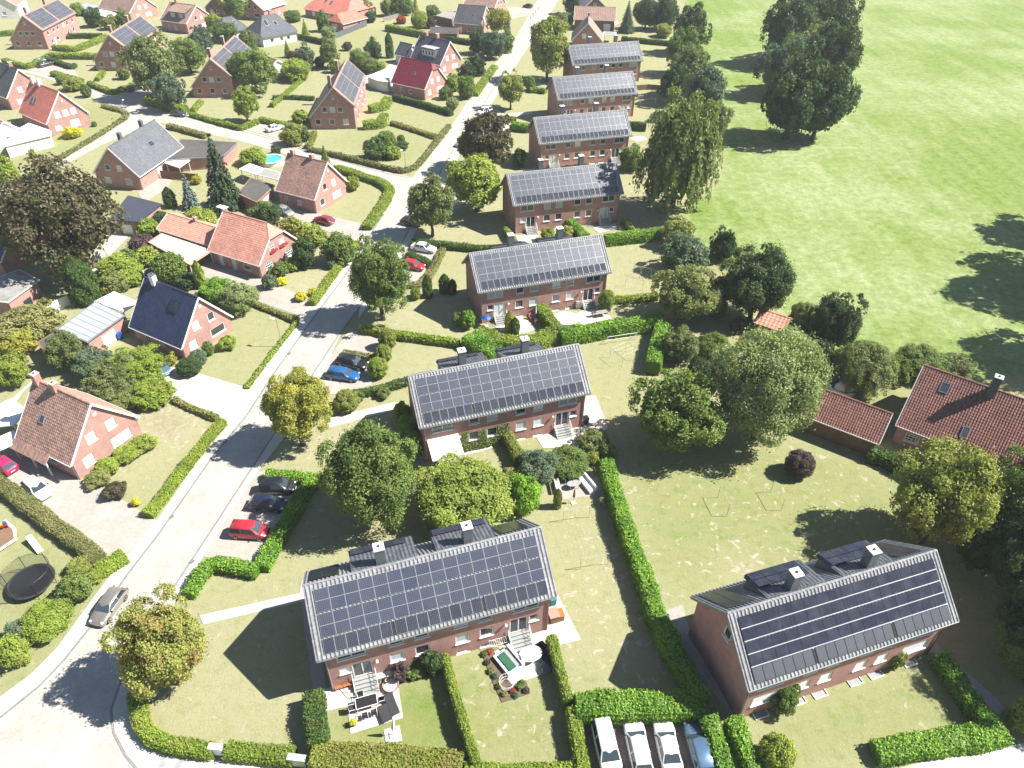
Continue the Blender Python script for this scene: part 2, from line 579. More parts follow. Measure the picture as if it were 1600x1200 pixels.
def ground_mat():
    m, nt, b = new_mat('lawn_and_meadow')
    geo = N(nt, 'ShaderNodeNewGeometry').outputs['Position']
    ag = N(nt, 'ShaderNodeAttribute', attribute_name='green').outputs['Fac']
    ab = N(nt, 'ShaderNodeAttribute', attribute_name='bare').outputs['Fac']
    am = N(nt, 'ShaderNodeAttribute', attribute_name='meadow').outputs['Fac']

    def math2(op, a, c):
        n = N(nt, 'ShaderNodeMath', operation=op, use_clamp=True)
        for i, s in enumerate((a, c)):
            if isinstance(s, (int, float)):
                n.inputs[i].default_value = s
            else:
                nt.links.new(s, n.inputs[i])
        return n.outputs[0]

    def sub(a, c):
        return math2('SUBTRACT', a, c)

    big = noise(nt, geo, 0.22, 6, 0.7, 0.32, 0.68)
    mid = noise(nt, geo, 0.9, 7, 0.75, 0.36, 0.64)
    fine = noise(nt, geo, 5.0, 6, 0.75, 0.25, 0.75)
    dry = mixc(nt, fine, (0.375, 0.345, 0.225), (0.272, 0.258, 0.148))
    grn = mixc(nt, fine, (0.170, 0.235, 0.055), (0.100, 0.155, 0.032))
    yel = mixc(nt, fine, (0.265, 0.265, 0.105), (0.180, 0.195, 0.066))
    # how green a lawn is varies in drifts
    g1 = math2('ADD', ag, sub(math2('MULTIPLY', mid, 0.7), 0.35))
    g1 = math2('ADD', g1, sub(math2('MULTIPLY', big, 0.44), 0.24))
    lawn = mixc(nt, g1, dry, mixc(nt, big, grn, yel))
    # bare, straw-coloured scrapes with a shape of their own
    v = N(nt, 'ShaderNodeTexNoise')
    nt.links.new(geo, v.inputs['Vector'])
    sock(v, 'Scale', 1.05)
    sock(v, 'Detail', 4)
    sock(v, 'Roughness', 0.6)
    sock(v, 'Distortion', 0.7)
    r = N(nt, 'ShaderNodeMapRange')
    nt.links.new(math2('ADD', v.outputs[0], math2('MULTIPLY', ab, 0.20)), r.inputs[0])
    sock(r, 1, 0.66)
    sock(r, 2, 0.74)
    bare = mixc(nt, fine, (0.46, 0.405, 0.325), (0.345, 0.295, 0.23))
    lawn = mixc(nt, r.outputs[0], lawn, bare)
    brown = mixc(nt, mid, (0.27, 0.23, 0.125), (0.175, 0.135, 0.085))
    rb = N(nt, 'ShaderNodeMapRange')
    nt.links.new(ab, rb.inputs[0])
    sock(rb, 1, 0.55)
    sock(rb, 2, 0.95)
    lawn = mixc(nt, rb.outputs[0], lawn, brown)
    # the mown meadow: pale swathes of drying hay over bright grass
    mp = N(nt, 'ShaderNodeMapping')
    nt.links.new(geo, mp.inputs[0])
    mp.inputs['Rotation'].default_value = (0, 0, R(-38))
    mp.inputs['Scale'].default_value = (0.30, 0.022, 1)
    sw = noise(nt, mp.outputs[0], 1.0, 5, 0.6, 0.35, 0.68)
    cl = noise(nt, geo, 0.022, 7, 0.72, 0.42, 0.60)
    tus = noise(nt, geo, 0.6, 10, 0.88, 0.41, 0.59)
    bright = mixc(nt, tus, (0.185, 0.262, 0.050), (0.095, 0.152, 0.026))
    pale = mixc(nt, tus, (0.345, 0.372, 0.205), (0.185, 0.240, 0.085))
    mead = mixc(nt, math2('ADD', math2('MULTIPLY', sw, 0.36), math2('MULTIPLY', cl, 0.66)), bright, pale)
    spk = noise(nt, geo, 1.5, 6, 0.8, 0.58, 0.68)
    mead = mixc(nt, math2('MULTIPLY', spk, 0.65), mead, (0.10, 0.15, 0.035))
    edge = N(nt, 'ShaderNodeMapRange')
    nt.links.new(math2('ADD', am, sub(math2('MULTIPLY', mid, 0.5), 0.25)), edge.inputs[0])
    sock(edge, 1, 0.3)
    sock(edge, 2, 0.7)
    col = mixc(nt, edge.outputs[0], lawn, mead)
    nt.links.new(col, b.inputs['Base Color'])
    sock(b, 'Roughness', 0.95)
    b.inputs['Specular IOR Level'].default_value = 0.1
    bump(nt, b, math2('ADD', math2('MULTIPLY', fine, 0.5), math2('MULTIPLY', tus, 0.5)), 0.55, 0.12)
    return m


MAT['ground'] = ground_mat()
ny, nx = GX.shape
V = np.stack([GX.ravel(), GY.ravel(), np.zeros(GX.size)], 1)
idx = np.arange(GX.size).reshape(ny, nx)
F = np.stack([idx[:-1, :-1].ravel(), idx[:-1, 1:].ravel(), idx[1:, 1:].ravel(), idx[1:, :-1].ravel()], 1)
# skirt out to the horizon
x0, x1, y0, y1 = gx[0], gx[-1], gy[0], gy[-1]
BIG = 4000.0
ring = np.array([[-BIG, -BIG, 0], [BIG, -BIG, 0], [BIG, BIG, 0], [-BIG, BIG, 0]])
c = [idx[0, 0], idx[0, -1], idx[-1, -1], idx[-1, 0]]
n0 = len(V)
V = np.vstack([V, ring])
F = np.vstack([F, [[n0, n0 + 1, c[1], c[0]], [n0 + 1, n0 + 2, c[2], c[1]], [n0 + 2, n0 + 3, c[3], c[2]], [n0 + 3, n0, c[0], c[3]]]])
me = np_mesh('ground', V, F, MAT['ground'])
for nm, arr, tail in (('green', a_green, 0.3), ('bare', a_bare, 0.1), ('meadow', a_mead, 0.0)):
    at = me.attributes.new(nm, 'FLOAT', 'POINT')
    at.data.foreach_set('value', np.concatenate([arr.ravel(), [tail, 1.0 if nm == 'meadow' else tail, 1.0 if nm == 'meadow' else tail, tail]]).astype(np.float32))
struct('ground', me)


def sheet(name, pts, z, mat, thick=None, world_pts=False):
    m = MB()
    m.prism(pts if world_pts else poly_w(pts), z - (thick or 0.3), z, 0)
    return struct(name, m.mesh(name, MAT[mat]))


def ribbon(name, pts, width, z, mat, closed=False):
    P = [Vector(p) for p in poly_w(pts)]
    left, right = [], []
    for i, p in enumerate(P):
        a = P[max(i - 1, 0)]
        c_ = P[min(i + 1, len(P) - 1)]
        d = (c_ - a).normalized()
        n = Vector((-d.y, d.x))
        left.append(p + n * width / 2)
        right.append(p - n * width / 2)
    m = MB()
    k = len(P)
    vs = [(q.x, q.y, z) for q in left] + [(q.x, q.y, z) for q in right] + [(q.x, q.y, z - 0.3) for q in left] + [(q.x, q.y, z - 0.3) for q in right]
    fs = []
    for i in range(k - 1):
        fs += [(k + i, k + i + 1, i + 1, i), (i, i + 1, 2 * k + i + 1, 2 * k + i), (3 * k + i, 3 * k + i + 1, k + i + 1, k + i)]
    m.add(vs, fs)
    return struct(name, m.mesh(name, MAT[mat]))


LEFT_LINE = [(-90, 1195), (0, 1122), (62, 1072), (100, 1032), (140, 982), (200, 897), (250, 832), (330, 717), (385, 650), (425, 588), (482, 507), (540, 430), (575, 372), (600, 335)]
LEFT_FOOT = [(-90, 1150), (0, 1090), (50, 1053), (90, 1012), (122, 968), (172, 900), (196, 876), (245, 815), (352, 656), (388, 606), (468, 494), (488, 474), (560, 378), (580, 352), (613, 303)]
LEFT_FAR = [(645, 277), (703, 200), (733, 155), (776, 97), (801, 67), (831, 15), (845, -10)]
RIGHT_LINE = [(225, 1215), (196, 1180), (178, 1145), (174, 1110), (190, 1062), (225, 995), (272, 918), (330, 830), (388, 741), (425, 684), (487, 588), (535, 516), (562, 480), (600, 426), (628, 380), (650, 340), (676, 290), (708, 236), (742, 184), (777, 131), (806, 88), (836, 46), (872, -10)]
RIGHT_FOOT = [(560, 1240), (480, 1203), (330, 1188), (262, 1178), (222, 1150), (205, 1105), (204, 1080), (232, 1000), (285, 925), (318, 868), (350, 815), (402, 738), (440, 690), (500, 590), (545, 520), (560, 498), (610, 430), (636, 388), (655, 352), (690, 300), (716, 245), (750, 190), (783, 138), (812, 93), (842, 50), (878, -10)]
sheet('road', LEFT_LINE + [(612, 315)] + LEFT_FAR + RIGHT_LINE[::-1], 0.030, 'road')
sheet('road_junction', [(0, 94), (40, 110), (77, 115), (130, 132), (172, 145), (235, 158), (290, 172), (375, 201), (432, 217), (482, 236), (520, 249), (600, 268), (648, 278), (614, 316), (606, 300), (590, 285), (545, 264), (520, 257), (450, 242), (409, 230), (364, 217), (315, 208), (262, 193), (240, 192), (160, 226), (75, 271), (0, 312), (-40, 330), (-40, 305), (0, 289), (25, 281), (100, 240), (175, 195), (199, 181), (198, 172), (160, 160), (112, 136), (60, 118), (0, 104)], 0.022, 'road')
sheet('road_end', [(-90, 1195), (0, 1122), (178, 1145), (225, 1215), (300, 1300), (-150, 1300)], 0.024, 'road')
sheet('pavement_left', LEFT_FOOT + LEFT_LINE[::-1], 0.075, 'pavement')
sheet('pavement_right', RIGHT_FOOT[1:14] + RIGHT_LINE[:12][::-1] + [(300, 1300), (560, 1300)], 0.060, 'pavement')
sheet('pavement_right_far', RIGHT_FOOT[15:] + RIGHT_LINE[12:][::-1], 0.060, 'pavement')
ribbon('kerb_left', LEFT_LINE, 0.22, 0.082, 'gutter')
ribbon('kerb_right', [(300, 1300)] + RIGHT_LINE[:20], 0.22, 0.066, 'gutter')
ribbon('kerb_far', [(250, 187), (300, 181), (375, 204), (432, 220), (482, 238), (600, 270), (640, 278)], 0.3, 0.034, 'gutter')
# drives and parking bays
sheet('driveway', [(-20, 730), (60, 795), (150, 872), (196, 878), (247, 813), (235, 808), (170, 768), (128, 752), (60, 722), (22, 688), (-20, 680)], 0.040, 'drive')
sheet('driveway', [(225, 590), (262, 574), (284, 576), (388, 607), (352, 655), (270, 620), (240, 605)], 0.040, 'pavement')
sheet('driveway', [(305, 420), (340, 405), (402, 432), (490, 472), (469, 494), (400, 470), (340, 447)], 0.040, 'drive_grey')
sheet('driveway', [(425, 320), (492, 332), (580, 353), (560, 379), (500, 358), (440, 345)], 0.040, 'drive')
sheet('parking_bay', [(345, 818), (390, 742), (412, 735), (487, 748), (405, 892), (318, 870), (322, 860)], 0.044, 'drive')
sheet('parking_bay', [(478, 606), (545, 518), (600, 512), (592, 545), (580, 602), (540, 616), (505, 616)], 0.044, 'drive')
sheet('parking_bay', [(608, 440), (636, 382), (692, 386), (668, 440), (640, 446)], 0.044, 'drive')
sheet('parking_bay', [(704, 240), (738, 190), (748, 168), (778, 172), (802, 190), (792, 206), (745, 250)], 0.044, 'road')
sheet('parking_bay', [(660, 330), (690, 285), (745, 300), (700, 340)], 0.044, 'drive')
sheet('parking_bay', [(912, 1108), (1118, 1105), (1150, 1240), (918, 1240)], 0.044, 'bay')
sheet('driveway', [(385, 203), (410, 188), (450, 190), (482, 206), (484, 236), (430, 216)], 0.040, 'drive')
sheet('driveway', [(40, 108), (72, 88), (112, 104), (132, 131), (110, 128)], 0.040, 'drive')
sheet('driveway', [(190, 148), (232, 132), (252, 140), (240, 160)], 0.040, 'drive')
sheet('pavement', [(1355, 1215), (1460, 1186), (1580, 1166), (1640, 1150), (1700, 1230), (1400, 1290)], 0.05, 'pavement')
sheet('driveway', [(800, 30), (835, 22), (830, 12), (790, 10)], 0.04, 'drive')
sheet('driveway', [(620, 95), (700, 100), (690, 135), (640, 150), (600, 140), (560, 128)], 0.035, 'pavement')
# paths and patios
sheet('path', [(312, 962), (318, 976), (480, 938), (478, 925)], 0.045, 'patio')
sheet('path', [(503, 656), (620, 628), (627, 638), (508, 670)], 0.045, 'patio')
sheet('path', [(775, 180), (830, 174), (832, 178), (780, 187)], 0.045, 'patio')
sheet('path', [(1030, 958), (1066, 945), (1085, 1010), (1162, 1118), (1150, 1128), (1100, 1062)], 0.045, 'drive_grey')
sheet('path', [(1440, 1020), (1462, 1005), (1570, 1105), (1560, 1118), (1540, 1100), (1465, 1022)], 0.045, 'drive_grey')
sheet('path', [(0, 660), (38, 610), (62, 590), (45, 600), (0, 640)], 0.045, 'patio')
sheet('path', [(472, 903), (468, 925), (490, 1082), (510, 1082), (500, 1000)], 0.042, 'drive_grey')
sheet('patio', [(500, 1078), (620, 1052), (624, 1085), (630, 1122), (548, 1147), (543, 1104), (507, 1112)], 0.06, 'patio')
sheet('patio', [(772, 1020), (790, 1005), (850, 985), (857, 935), (870, 928), (908, 1000), (874, 1008), (874, 1040), (842, 1056), (800, 1070), (789, 1056)], 0.06, 'patio')
sheet('patio', [(838, 684), (905, 655), (916, 620), (930, 618), (950, 668), (930, 690), (895, 702), (848, 700)], 0.06, 'patio')
sheet('patio', [(655, 715), (662, 702), (760, 690), (770, 700), (690, 722)], 0.06, 'patio')
sheet('patio', [(893, 494), (932, 474), (956, 498), (912, 509)], 0.06, 'patio')
sheet('patio', [(768, 506), (800, 492), (824, 500), (838, 515), (806, 524), (780, 516)], 0.06, 'patio')
sheet('patio', [(806, 369), (835, 364), (847, 376), (812, 383)], 0.06, 'patio')
sheet('patio', [(926, 356), (962, 350), (964, 358), (936, 364)], 0.06, 'patio')
sheet('patio', [(864, 757), (936, 745), (946, 772), (872, 782)], 0.03, 'drive')
sheet('planting_bed', [(752, 1018), (770, 1012), (790, 1060), (800, 1070), (822, 1064), (828, 1084), (784, 1098), (768, 1062)], 0.07, 'soil')
sheet('planting_bed', [(620, 1068), (680, 1040), (692, 1040), (695, 1050), (622, 1070)], 0.07, 'soil')
#sheet('bare_ground', [(1136, 880), (1180, 868), (1196, 884), (1150, 896)], 0.02, 'concrete')
sheet('path', [(130, 380), (165, 395), (150, 440), (140, 440), (150, 400), (125, 385)], 0.04, 'patio')
sheet('patio', [(250, 278), (275, 272), (262, 292), (225, 318), (215, 300)], 0.045, 'drive')
sheet('patio', [(160, 385), (178, 362), (205, 365), (170, 400)], 0.045, 'patio')


# ================================================================== HOUSES
def frame_M(o, X, Y):
    X, Y = Vector(X), Vector(Y)
    Z = X.cross(Y)
    return Matrix(((X.x, Y.x, Z.x, o[0]), (X.y, Y.y, Z.y, o[1]), (X.z, Y.z, Z.z, o[2]), (0, 0, 0, 1)))


def wall_face(m, outer, holes, M, depth=0.16, mi=0):
    """a wall in its own plane (x right, y inward, z up) with real openings and reveals"""
    loops = [[Vector((u, z, 0)) for u, z in outer]] + [[Vector((u, z, 0)) for u, z in h] for h in holes]
    flat = [p for l in loops for p in l]
    tris = tessellate_polygon(loops)
    vs = [M @ Vector((p.x, 0, p.y)) for p in flat]
    fs = []
    for t in tris:
        a, b, c = (flat[i] for i in t)
        cr = (b.x - a.x) * (c.y - a.y) - (b.y - a.y) * (c.x - a.x)
        if abs(cr) < 1e-9:
            continue
        fs.append(tuple(t) if cr > 0 else tuple(reversed(t)))
    m.add(vs, fs, mi)
    for h in holes:
        n = len(h)
        v2 = [M @ Vector((u, 0, z)) for u, z in h] + [M @ Vector((u, depth, z)) for u, z in h]
        m.add(v2, [(i, n + i, n + (i + 1) % n, (i + 1) % n) for i in range(n)], mi)


def tile_slope(P0, du, dv, L, S, tw=0.30, th=0.36, u0=None, u1=None, amp=0.07):
    """one roof slope as courses of rolled tiles; u0(v)/u1(v) trim it at hips"""
    P0, du, dv = np.array(P0, float), np.array(du, float), np.array(dv, float)
    n = np.cross(du, dv)
    n /= np.linalg.norm(n)
    if n[2] < 0:
        n = -n
    q = tw / 4
    nu = max(8, int(round(L / q)))
    us = np.linspace(0, L, nu + 1)
    prof = np.array([0.0, 0.1, 1.0, 0.9])[np.arange(nu + 1) % 4] * amp
    nc = max(3, int(round(S / th)))
    rows, hs = [], []
    for j in range(nc):
        rows += [S * j / nc, S * (j + 1) / nc - 0.004]
        hs += [0.0, 0.030]
    V = []
    for v, h in zip(rows, hs):
        uu = us.copy()
        if u0:
            uu = np.maximum(uu, u0(v))
        if u1:
            uu = np.minimum(uu, u1(v))
        V.append(P0 + np.outer(uu, du) + dv * v + np.outer(prof + h + 0.02, n))
    V = np.concatenate(V)
    w = nu + 1
    i = np.arange(nu)
    F = []
    flip = np.dot(np.cross(du, dv), n) < 0
    for r in range(len(rows) - 1):
        f = np.stack([r * w + i, (r + 1) * w + i, (r + 1) * w + i + 1, r * w + i + 1], 1)
        F.append(f if flip else f[:, ::-1])
    return V, np.concatenate(F)


def slab_quads(m, pts, n, t, mi=0):
    """a flat slab below the polygon pts (3d), thickness t along -n"""
    k = len(pts)
    lo = [Vector(p) - Vector(n) * t for p in pts]
    m.add([Vector(p) for p in pts] + lo, [tuple(range(k)), tuple(reversed(range(k, 2 * k)))] + [(i, k + i, k + (i + 1) % k, (i + 1) % k) for i in range(k)], mi)


def window_mesh(w, h, style):
    m = MB()
    fw = 0.105
    y0, y1 = 0.05, 0.13
    for a in ((-w / 2, -w / 2 + fw, 0, h), (w / 2 - fw, w / 2, 0, h), (-w / 2 + fw, w / 2 - fw, 0, fw), (-w / 2 + fw, w / 2 - fw, h - fw, h)):
        m.box(a[0], a[1], y0, y1, a[2], a[3])
    nm = {'double': 1, 'door': 1, 'triple': 2}.get(style, 0)
    for k in range(nm):
        x = -w / 2 + w * (k + 1) / (nm + 1)
        m.box(x - 0.05, x + 0.05, y0 + 0.004, y1 - 0.004, fw, h - fw)
    if style == 'muntin':
        for k in (1, 2, 3):
            x = -w / 2 + w * k / 4
            m.box(x - 0.03, x + 0.03, y0 + 0.004, y1 - 0.004, fw, h - fw)
        for k in (1, 2):
            z = h * k / 3
            m.box(-w / 2 + fw, w / 2 - fw, y0 + 0.008, y1 - 0.008, z - 0.03, z + 0.03)
    return m.mesh('window_frame', MAT['white'])


def pane_mesh(w, h, style, mat):
    m = MB()
    if style == 'blind':
        n = max(4, int(h / 0.14))
        for k in range(n):
            m.box(-w / 2 + 0.106, w / 2 - 0.106, 0.072 + 0.006 * (k % 2), 0.11, 0.106 + (h - 0.212) * k / n, 0.106 + (h - 0.212) * (k + 1) / n - 0.004)
    else:
        m.box(-w / 2 + 0.106, w / 2 - 0.106, 0.095, 0.125, 0.106, h - 0.106)
    return m.mesh('pane', MAT[mat])


def sill_mesh(w):
    m = MB()
    m.box(-w / 2 - 0.06, w / 2 + 0.06, -0.09, 0.05, -0.10, -0.004)
    return m.mesh('sill', MAT['white'])


def add_window(parent, M, uc, z0, w, h, style, sill=True, pane=None):
    pm = pane or ('blind' if style == 'blind' else random.choice(['glass', 'glass', 'curtain']))
    T = M @ Matrix.Translation((uc, 0, z0))
    o = obj('door' if style == 'door' else 'window', cached(('win', w, h, style), lambda: window_mesh(w, h, style)), parent, M=T)
    obj('pane', cached(('pane', w, h, style, pm), lambda: pane_mesh(w, h, style, pm)), o)
    if sill:
        obj('sill', cached(('sill', w), lambda: sill_mesh(w)), o)
    return o


def chimney_mesh(w, d, h, mat, cap):
    m = MB()
    m.box(-w / 2, w / 2, -d / 2, d / 2, 0, h)
    m.box(-w / 2 - 0.05, w / 2 + 0.05, -d / 2 - 0.05, d / 2 + 0.05, h, h + 0.10, 1)
    return m.mesh('chimney', [MAT[mat], MAT[cap]])


def flue_mesh():
    m = MB()
    m.lathe([(0.10, 0), (0.12, 0.02), (0.12, 0.10), (0.08, 0.10)], 8)
    return m.mesh('flue', MAT['dark'])


def panel_mesh(w, h, mat, frame):
    m = MB()
    f = 0.016
    m.box(f, w - f, f, h - f, 0, 0.032, 0)
    for a in ((0, w, 0, f), (0, w, h - f, h), (0, f, f, h - f), (w - f, w, f, h - f)):
        m.box(*a, 0, 0.037, 1)
    return m.mesh('solar_panel', [MAT[mat], MAT[frame]])


def house(name, label, q, roof, wall='brick', cat='house', windows=(), chimneys=(), skylights=(), hipf=0.0, hipb=0.0, trim='white',
          og=0.3, ob=0.4, fine=True, group=None, gutters=True, chim=('brick', 'concrete'), hip_mat=None, verge=True):
    """gabled house: x runs along the ridge towards the front gable, y across; q as surveyed"""
    x0, y0, th, L, W, yr, hL, hR, hr = q
    H = thing(name, label, cat, (x0, y0, 0), R(th), group)
    yl, yR = -W / 2, W / 2
    SL = math.hypot(yr - yl, hr - hL)
    SR = math.hypot(yR - yr, hr - hR)

    def zroof(y):
        return hr + (hL - hr) * (yr - y) / (yr - yl) if y < yr else hr + (hR - hr) * (y - yr) / (yR - yr)
    # --- walls
    e = 0.16
    wl, wr = yl + ob, yR - ob
    xf, xb = L / 2 - og, -L / 2 + og
    faces = {'f': frame_M((xf, 0, 0), (0, 1, 0), (-1, 0, 0)), 'b': frame_M((xb, 0, 0), (0, -1, 0), (1, 0, 0)),
             'L': frame_M((0, wl, 0), (1, 0, 0), (0, 1, 0)), 'R': frame_M((0, wr, 0), (-1, 0, 0), (0, -1, 0))}
    holes = {k: [] for k in faces}
    for fc, uc, z0_, w, h, style in windows:
        holes[fc].append([(uc - w / 2, z0_), (uc + w / 2, z0_), (uc + w / 2, z0_ + h), (uc - w / 2, z0_ + h)])
    m = MB()

    def gable(sgn, hip):
        top = [(wr * sgn, zroof(wr) - e), (yr * sgn, hr - e), (wl * sgn, zroof(wl) - e)]
        if hip:
            zh = hr - hip
            yh1 = yr + (yR - yr) * hip / (hr - hR)
            yh0 = yr - (yr - yl) * hip / (hr - hL)
            top = [(wr * sgn, zroof(wr) - e), (yh1 * sgn, zh - e), (yh0 * sgn, zh - e), (wl * sgn, zroof(wl) - e)]
        pts = [(wl * sgn, 0), (wr * sgn, 0)] + top
        return pts if sgn > 0 else pts[::-1]
    wall_face(m, gable(1, hipf), holes['f'], faces['f'])
    wall_face(m, gable(-1, hipb), holes['b'], faces['b'])
    wall_face(m, [(xb, 0), (xf, 0), (xf, zroof(wl) - e), (xb, zroof(wl) - e)], holes['L'], faces['L'])
    wall_face(m, [(-xf, 0), (-xb, 0), (-xb, zroof(wr) - e), (-xf, zroof(wr) - e)], holes['R'], faces['R'])
    obj('wall', m.mesh('wall', MAT[wall]), H)
    for fc, uc, z0_, w, h, style in windows:
        pane = None
        if style.endswith('+'):
            style, pane = style[:-1], 'glass'
        add_window(H, faces[fc], uc, z0_, w, h, style, sill=style != 'door', pane=pane)
    # --- roof
    ru = MB()
    parts = []
    tw, thh = (0.36 if roof == 'tile_grey' else 0.30, 0.36) if fine else (0.6, 0.55)
    frames = {}
    rkey = ('roof', L, W, yr, hL, hR, hr, hipf, hipb, roof, fine)
    for side, ye, he, S in (('L', yl, hL, SL), ('R', yR, hR, SR)):
        dv = Vector((0, ye - yr, he - hr)) / S
        du = Vector((1, 0, 0))
        nrm = du.cross(dv)
        if nrm.z < 0:
            nrm = -nrm
        frames[side] = (Vector((-L / 2, yr, hr)), du, dv, nrm, S)

        def trim_fn(hip, at_end):
            if not hip:
                return None
            drop = hip / (hr - he) * S
            run = hip * 0.95
            if at_end:
                return lambda v, d=drop, r=run: L - r * max(0.0, 1 - v / d)
            return lambda v, d=drop, r=run: r * max(0.0, 1 - v / d)
        if rkey in CACHE:
            continue
        V, F = tile_slope((-L / 2, yr, hr), du, dv, L, S, tw, thh, trim_fn(hipb, False), trim_fn(hipf, True), {'tile_grey': 0.10, 'tile_red': 0.05, 'tile_slate': 0.04, 'tile_navy': 0.05}.get(roof, 0.035))
        parts.append((V, F))
    for side, ye, he, S in (('L', yl, hL, SL), ('R', yR, hR, SR)):
        nrm = frames[side][3]
        a = hipb * 0.95
        b = hipf * 0.95
        fr = hipb / (hr - he) if hipb else 0
        ff = hipf / (hr - he) if hipf else 0
        pts = [Vector((-L / 2 + a, yr, hr))]
        if hipb:
            pts.append(Vector((-L / 2, yr + (ye - yr) * fr, hr - hipb)))
        pts += [Vector((-L / 2, ye, he)), Vector((L / 2, ye, he))]
        if hipf:
            pts.append(Vector((L / 2, yr + (ye - yr) * ff, hr - hipf)))
        pts.append(Vector((L / 2 - b, yr, hr)))
        slab_quads(ru, pts if side == 'L' else pts[::-1], nrm, 0.13)
    roof_o = obj('roof', cached(rkey, lambda: np_mesh('roof', np.concatenate([parts[0][0], parts[1][0]]), np.concatenate([parts[0][1], parts[1][1] + len(parts[0][0])]), MAT[roof])), H)
    obj('roof_deck', ru.mesh('roof_deck', MAT[trim if trim else roof]), roof_o)
    for hip, sx in ((hipf, 1), (hipb, -1)):
        if hip:
            a = Vector((sx * (L / 2 - hip * 0.95), yr, hr))
            b = Vector((sx * L / 2, yr - (yr - yl) * hip / (hr - hL), hr - hip))
            c = Vector((sx * L / 2, yr + (yR - yr) * hip / (hr - hR), hr - hip))
            mid = (b + c) / 2
            dv = mid - a
            S = dv.length
            dv.normalize()
            wid = (c - b).length
            du = Vector((0, 1, 0))
            V, F = tile_slope(tuple(a - du * (yr - b.y)), du, dv, wid, S, tw, thh, lambda v: (1 - v / S) * (yr - b.y), lambda v: wid - (1 - v / S) * (c.y - yr))
            obj('hip', np_mesh('hip', V, F, MAT[hip_mat or roof]), roof_o)
    # ridge tiles
    rc = MB()
    xa, xz = -L / 2 + hipb * 0.95, L / 2 - hipf * 0.95
    k = max(4, int((xz - xa) / 0.42))
    for i in range(k):
        xx0, xx1 = xa + (xz - xa) * i / k, xa + (xz - xa) * (i + 1) / k
        rc.tube((xx0, yr, hr + 0.01), (xx1 + 0.02, yr, hr + 0.01), 0.135, 0.115, 7)
    obj('ridge_tiles', rc.mesh('ridge_tiles', MAT[roof]), roof_o)
    # verge boards
    if trim and verge:
        for sx, hip in ((1, hipf), (-1, hipb)):
            for side, ye, he in (('L', yl, hL), ('R', yR, hR)):
                fr = hip / (hr - he)
                a = Vector((sx * (L / 2 + 0.02), yr + (ye - yr) * fr, hr - hip + 0.02))
                b = Vector((sx * (L / 2 + 0.02), ye, he + 0.02))
                d = (b - a)
                ln = d.length
                vb = MB()
                M = frame_M(a, d.normalized(), (sx * 1.0, 0, 0))
                up = M.to_3x3() @ Vector((0, 0, 1))
                s = 1 if up.z > 0 else -1
                vb.box(0, ln, -0.05, 0.03, min(-0.18 * s, 0.07 * s), max(-0.18 * s, 0.07 * s), 0, M)
                obj('verge_board', vb.mesh('verge_board', MAT[trim]), H)
    if gutters:
        for ye, he in ((yl, hL), (yR, hR)):
            s = -1 if ye < 0 else 1
            g = MB()
            g.box(-L / 2, L / 2, ye + (0.0 if s > 0 else -0.13), ye + (0.13 if s > 0 else 0.0), he - 0.12, he - 0.0)
            obj('gutter', g.mesh('gutter', MAT['zinc' if trim != 'white' else 'white']), H)
            p = MB()
            xx = xf - 0.12
            p.tube((xx, ye + s * 0.05, he - 0.1), (xx, (wl if s < 0 else wr) + s * 0.07, he - 0.6), 0.05, n=6)
            p.tube((xx, (wl if s < 0 else wr) + s * 0.07, he - 0.6), (xx, (wl if s < 0 else wr) + s * 0.07, 0.05), 0.05, n=6)
            obj('downpipe', p.mesh('downpipe', MAT['zinc']), H)
    for cx, cy, w, d, top in chimneys:
        zb = zroof(cy) - 0.6
        co = obj('chimney', cached(('chim', w, d, round(top - zb, 2), chim), lambda: chimney_mesh(w, d, top - zb, *chim)), H, loc=(cx, cy, zb))
        obj('flue', cached('flue', flue_mesh), co, loc=(0, 0, top - zb + 0.10))
    for side, u, v, w, h in skylights:
        P0, du, dv, nrm, S = frames[side]
        M = frame_M(P0 + du * u + dv * v + nrm * 0.07, du, dv if du.cross(dv).z > 0 else -dv)
        if du.cross(dv).z < 0:
            M = M @ Matrix.Translation((0, -h, 0))
        sk = MB()
        for a in ((0, w, 0, 0.08), (0, w, h - 0.08, h), (0, 0.08, 0.08, h - 0.08), (w - 0.08, w, 0.08, h - 0.08)):
            sk.box(*a, 0, 0.10)
        so = obj('skylight', sk.mesh('skylight', MAT['zinc']), H, M=M)
        sg = MB()
        sg.box(0.081, w - 0.081, 0.081, h - 0.081, 0.0, 0.075)
        obj('pane', sg.mesh('pane', MAT['glass']), so)
    H['_frames'] = 1
    del H['_frames']
    return H, frames, faces, zroof


def solar(H, fr, rects, mat='solar', frame='alu'):
    """panels laid on a slope: rects are (along ridge, down slope, width, height)"""
    P0, du, dv, nrm, S = fr
    right = du.cross(dv).z > 0
    for u, v, w, h in rects:
        if right:
            M = frame_M(P0 + du * u + dv * v + nrm * 0.165, du, dv)
        else:
            M = frame_M(P0 + du * u + dv * (v + h) + nrm * 0.165, du, -dv)
        obj('solar_panel', cached(('pv', round(w, 3), round(h, 3), mat, frame), lambda: panel_mesh(w, h, mat, frame)), H, M=M)


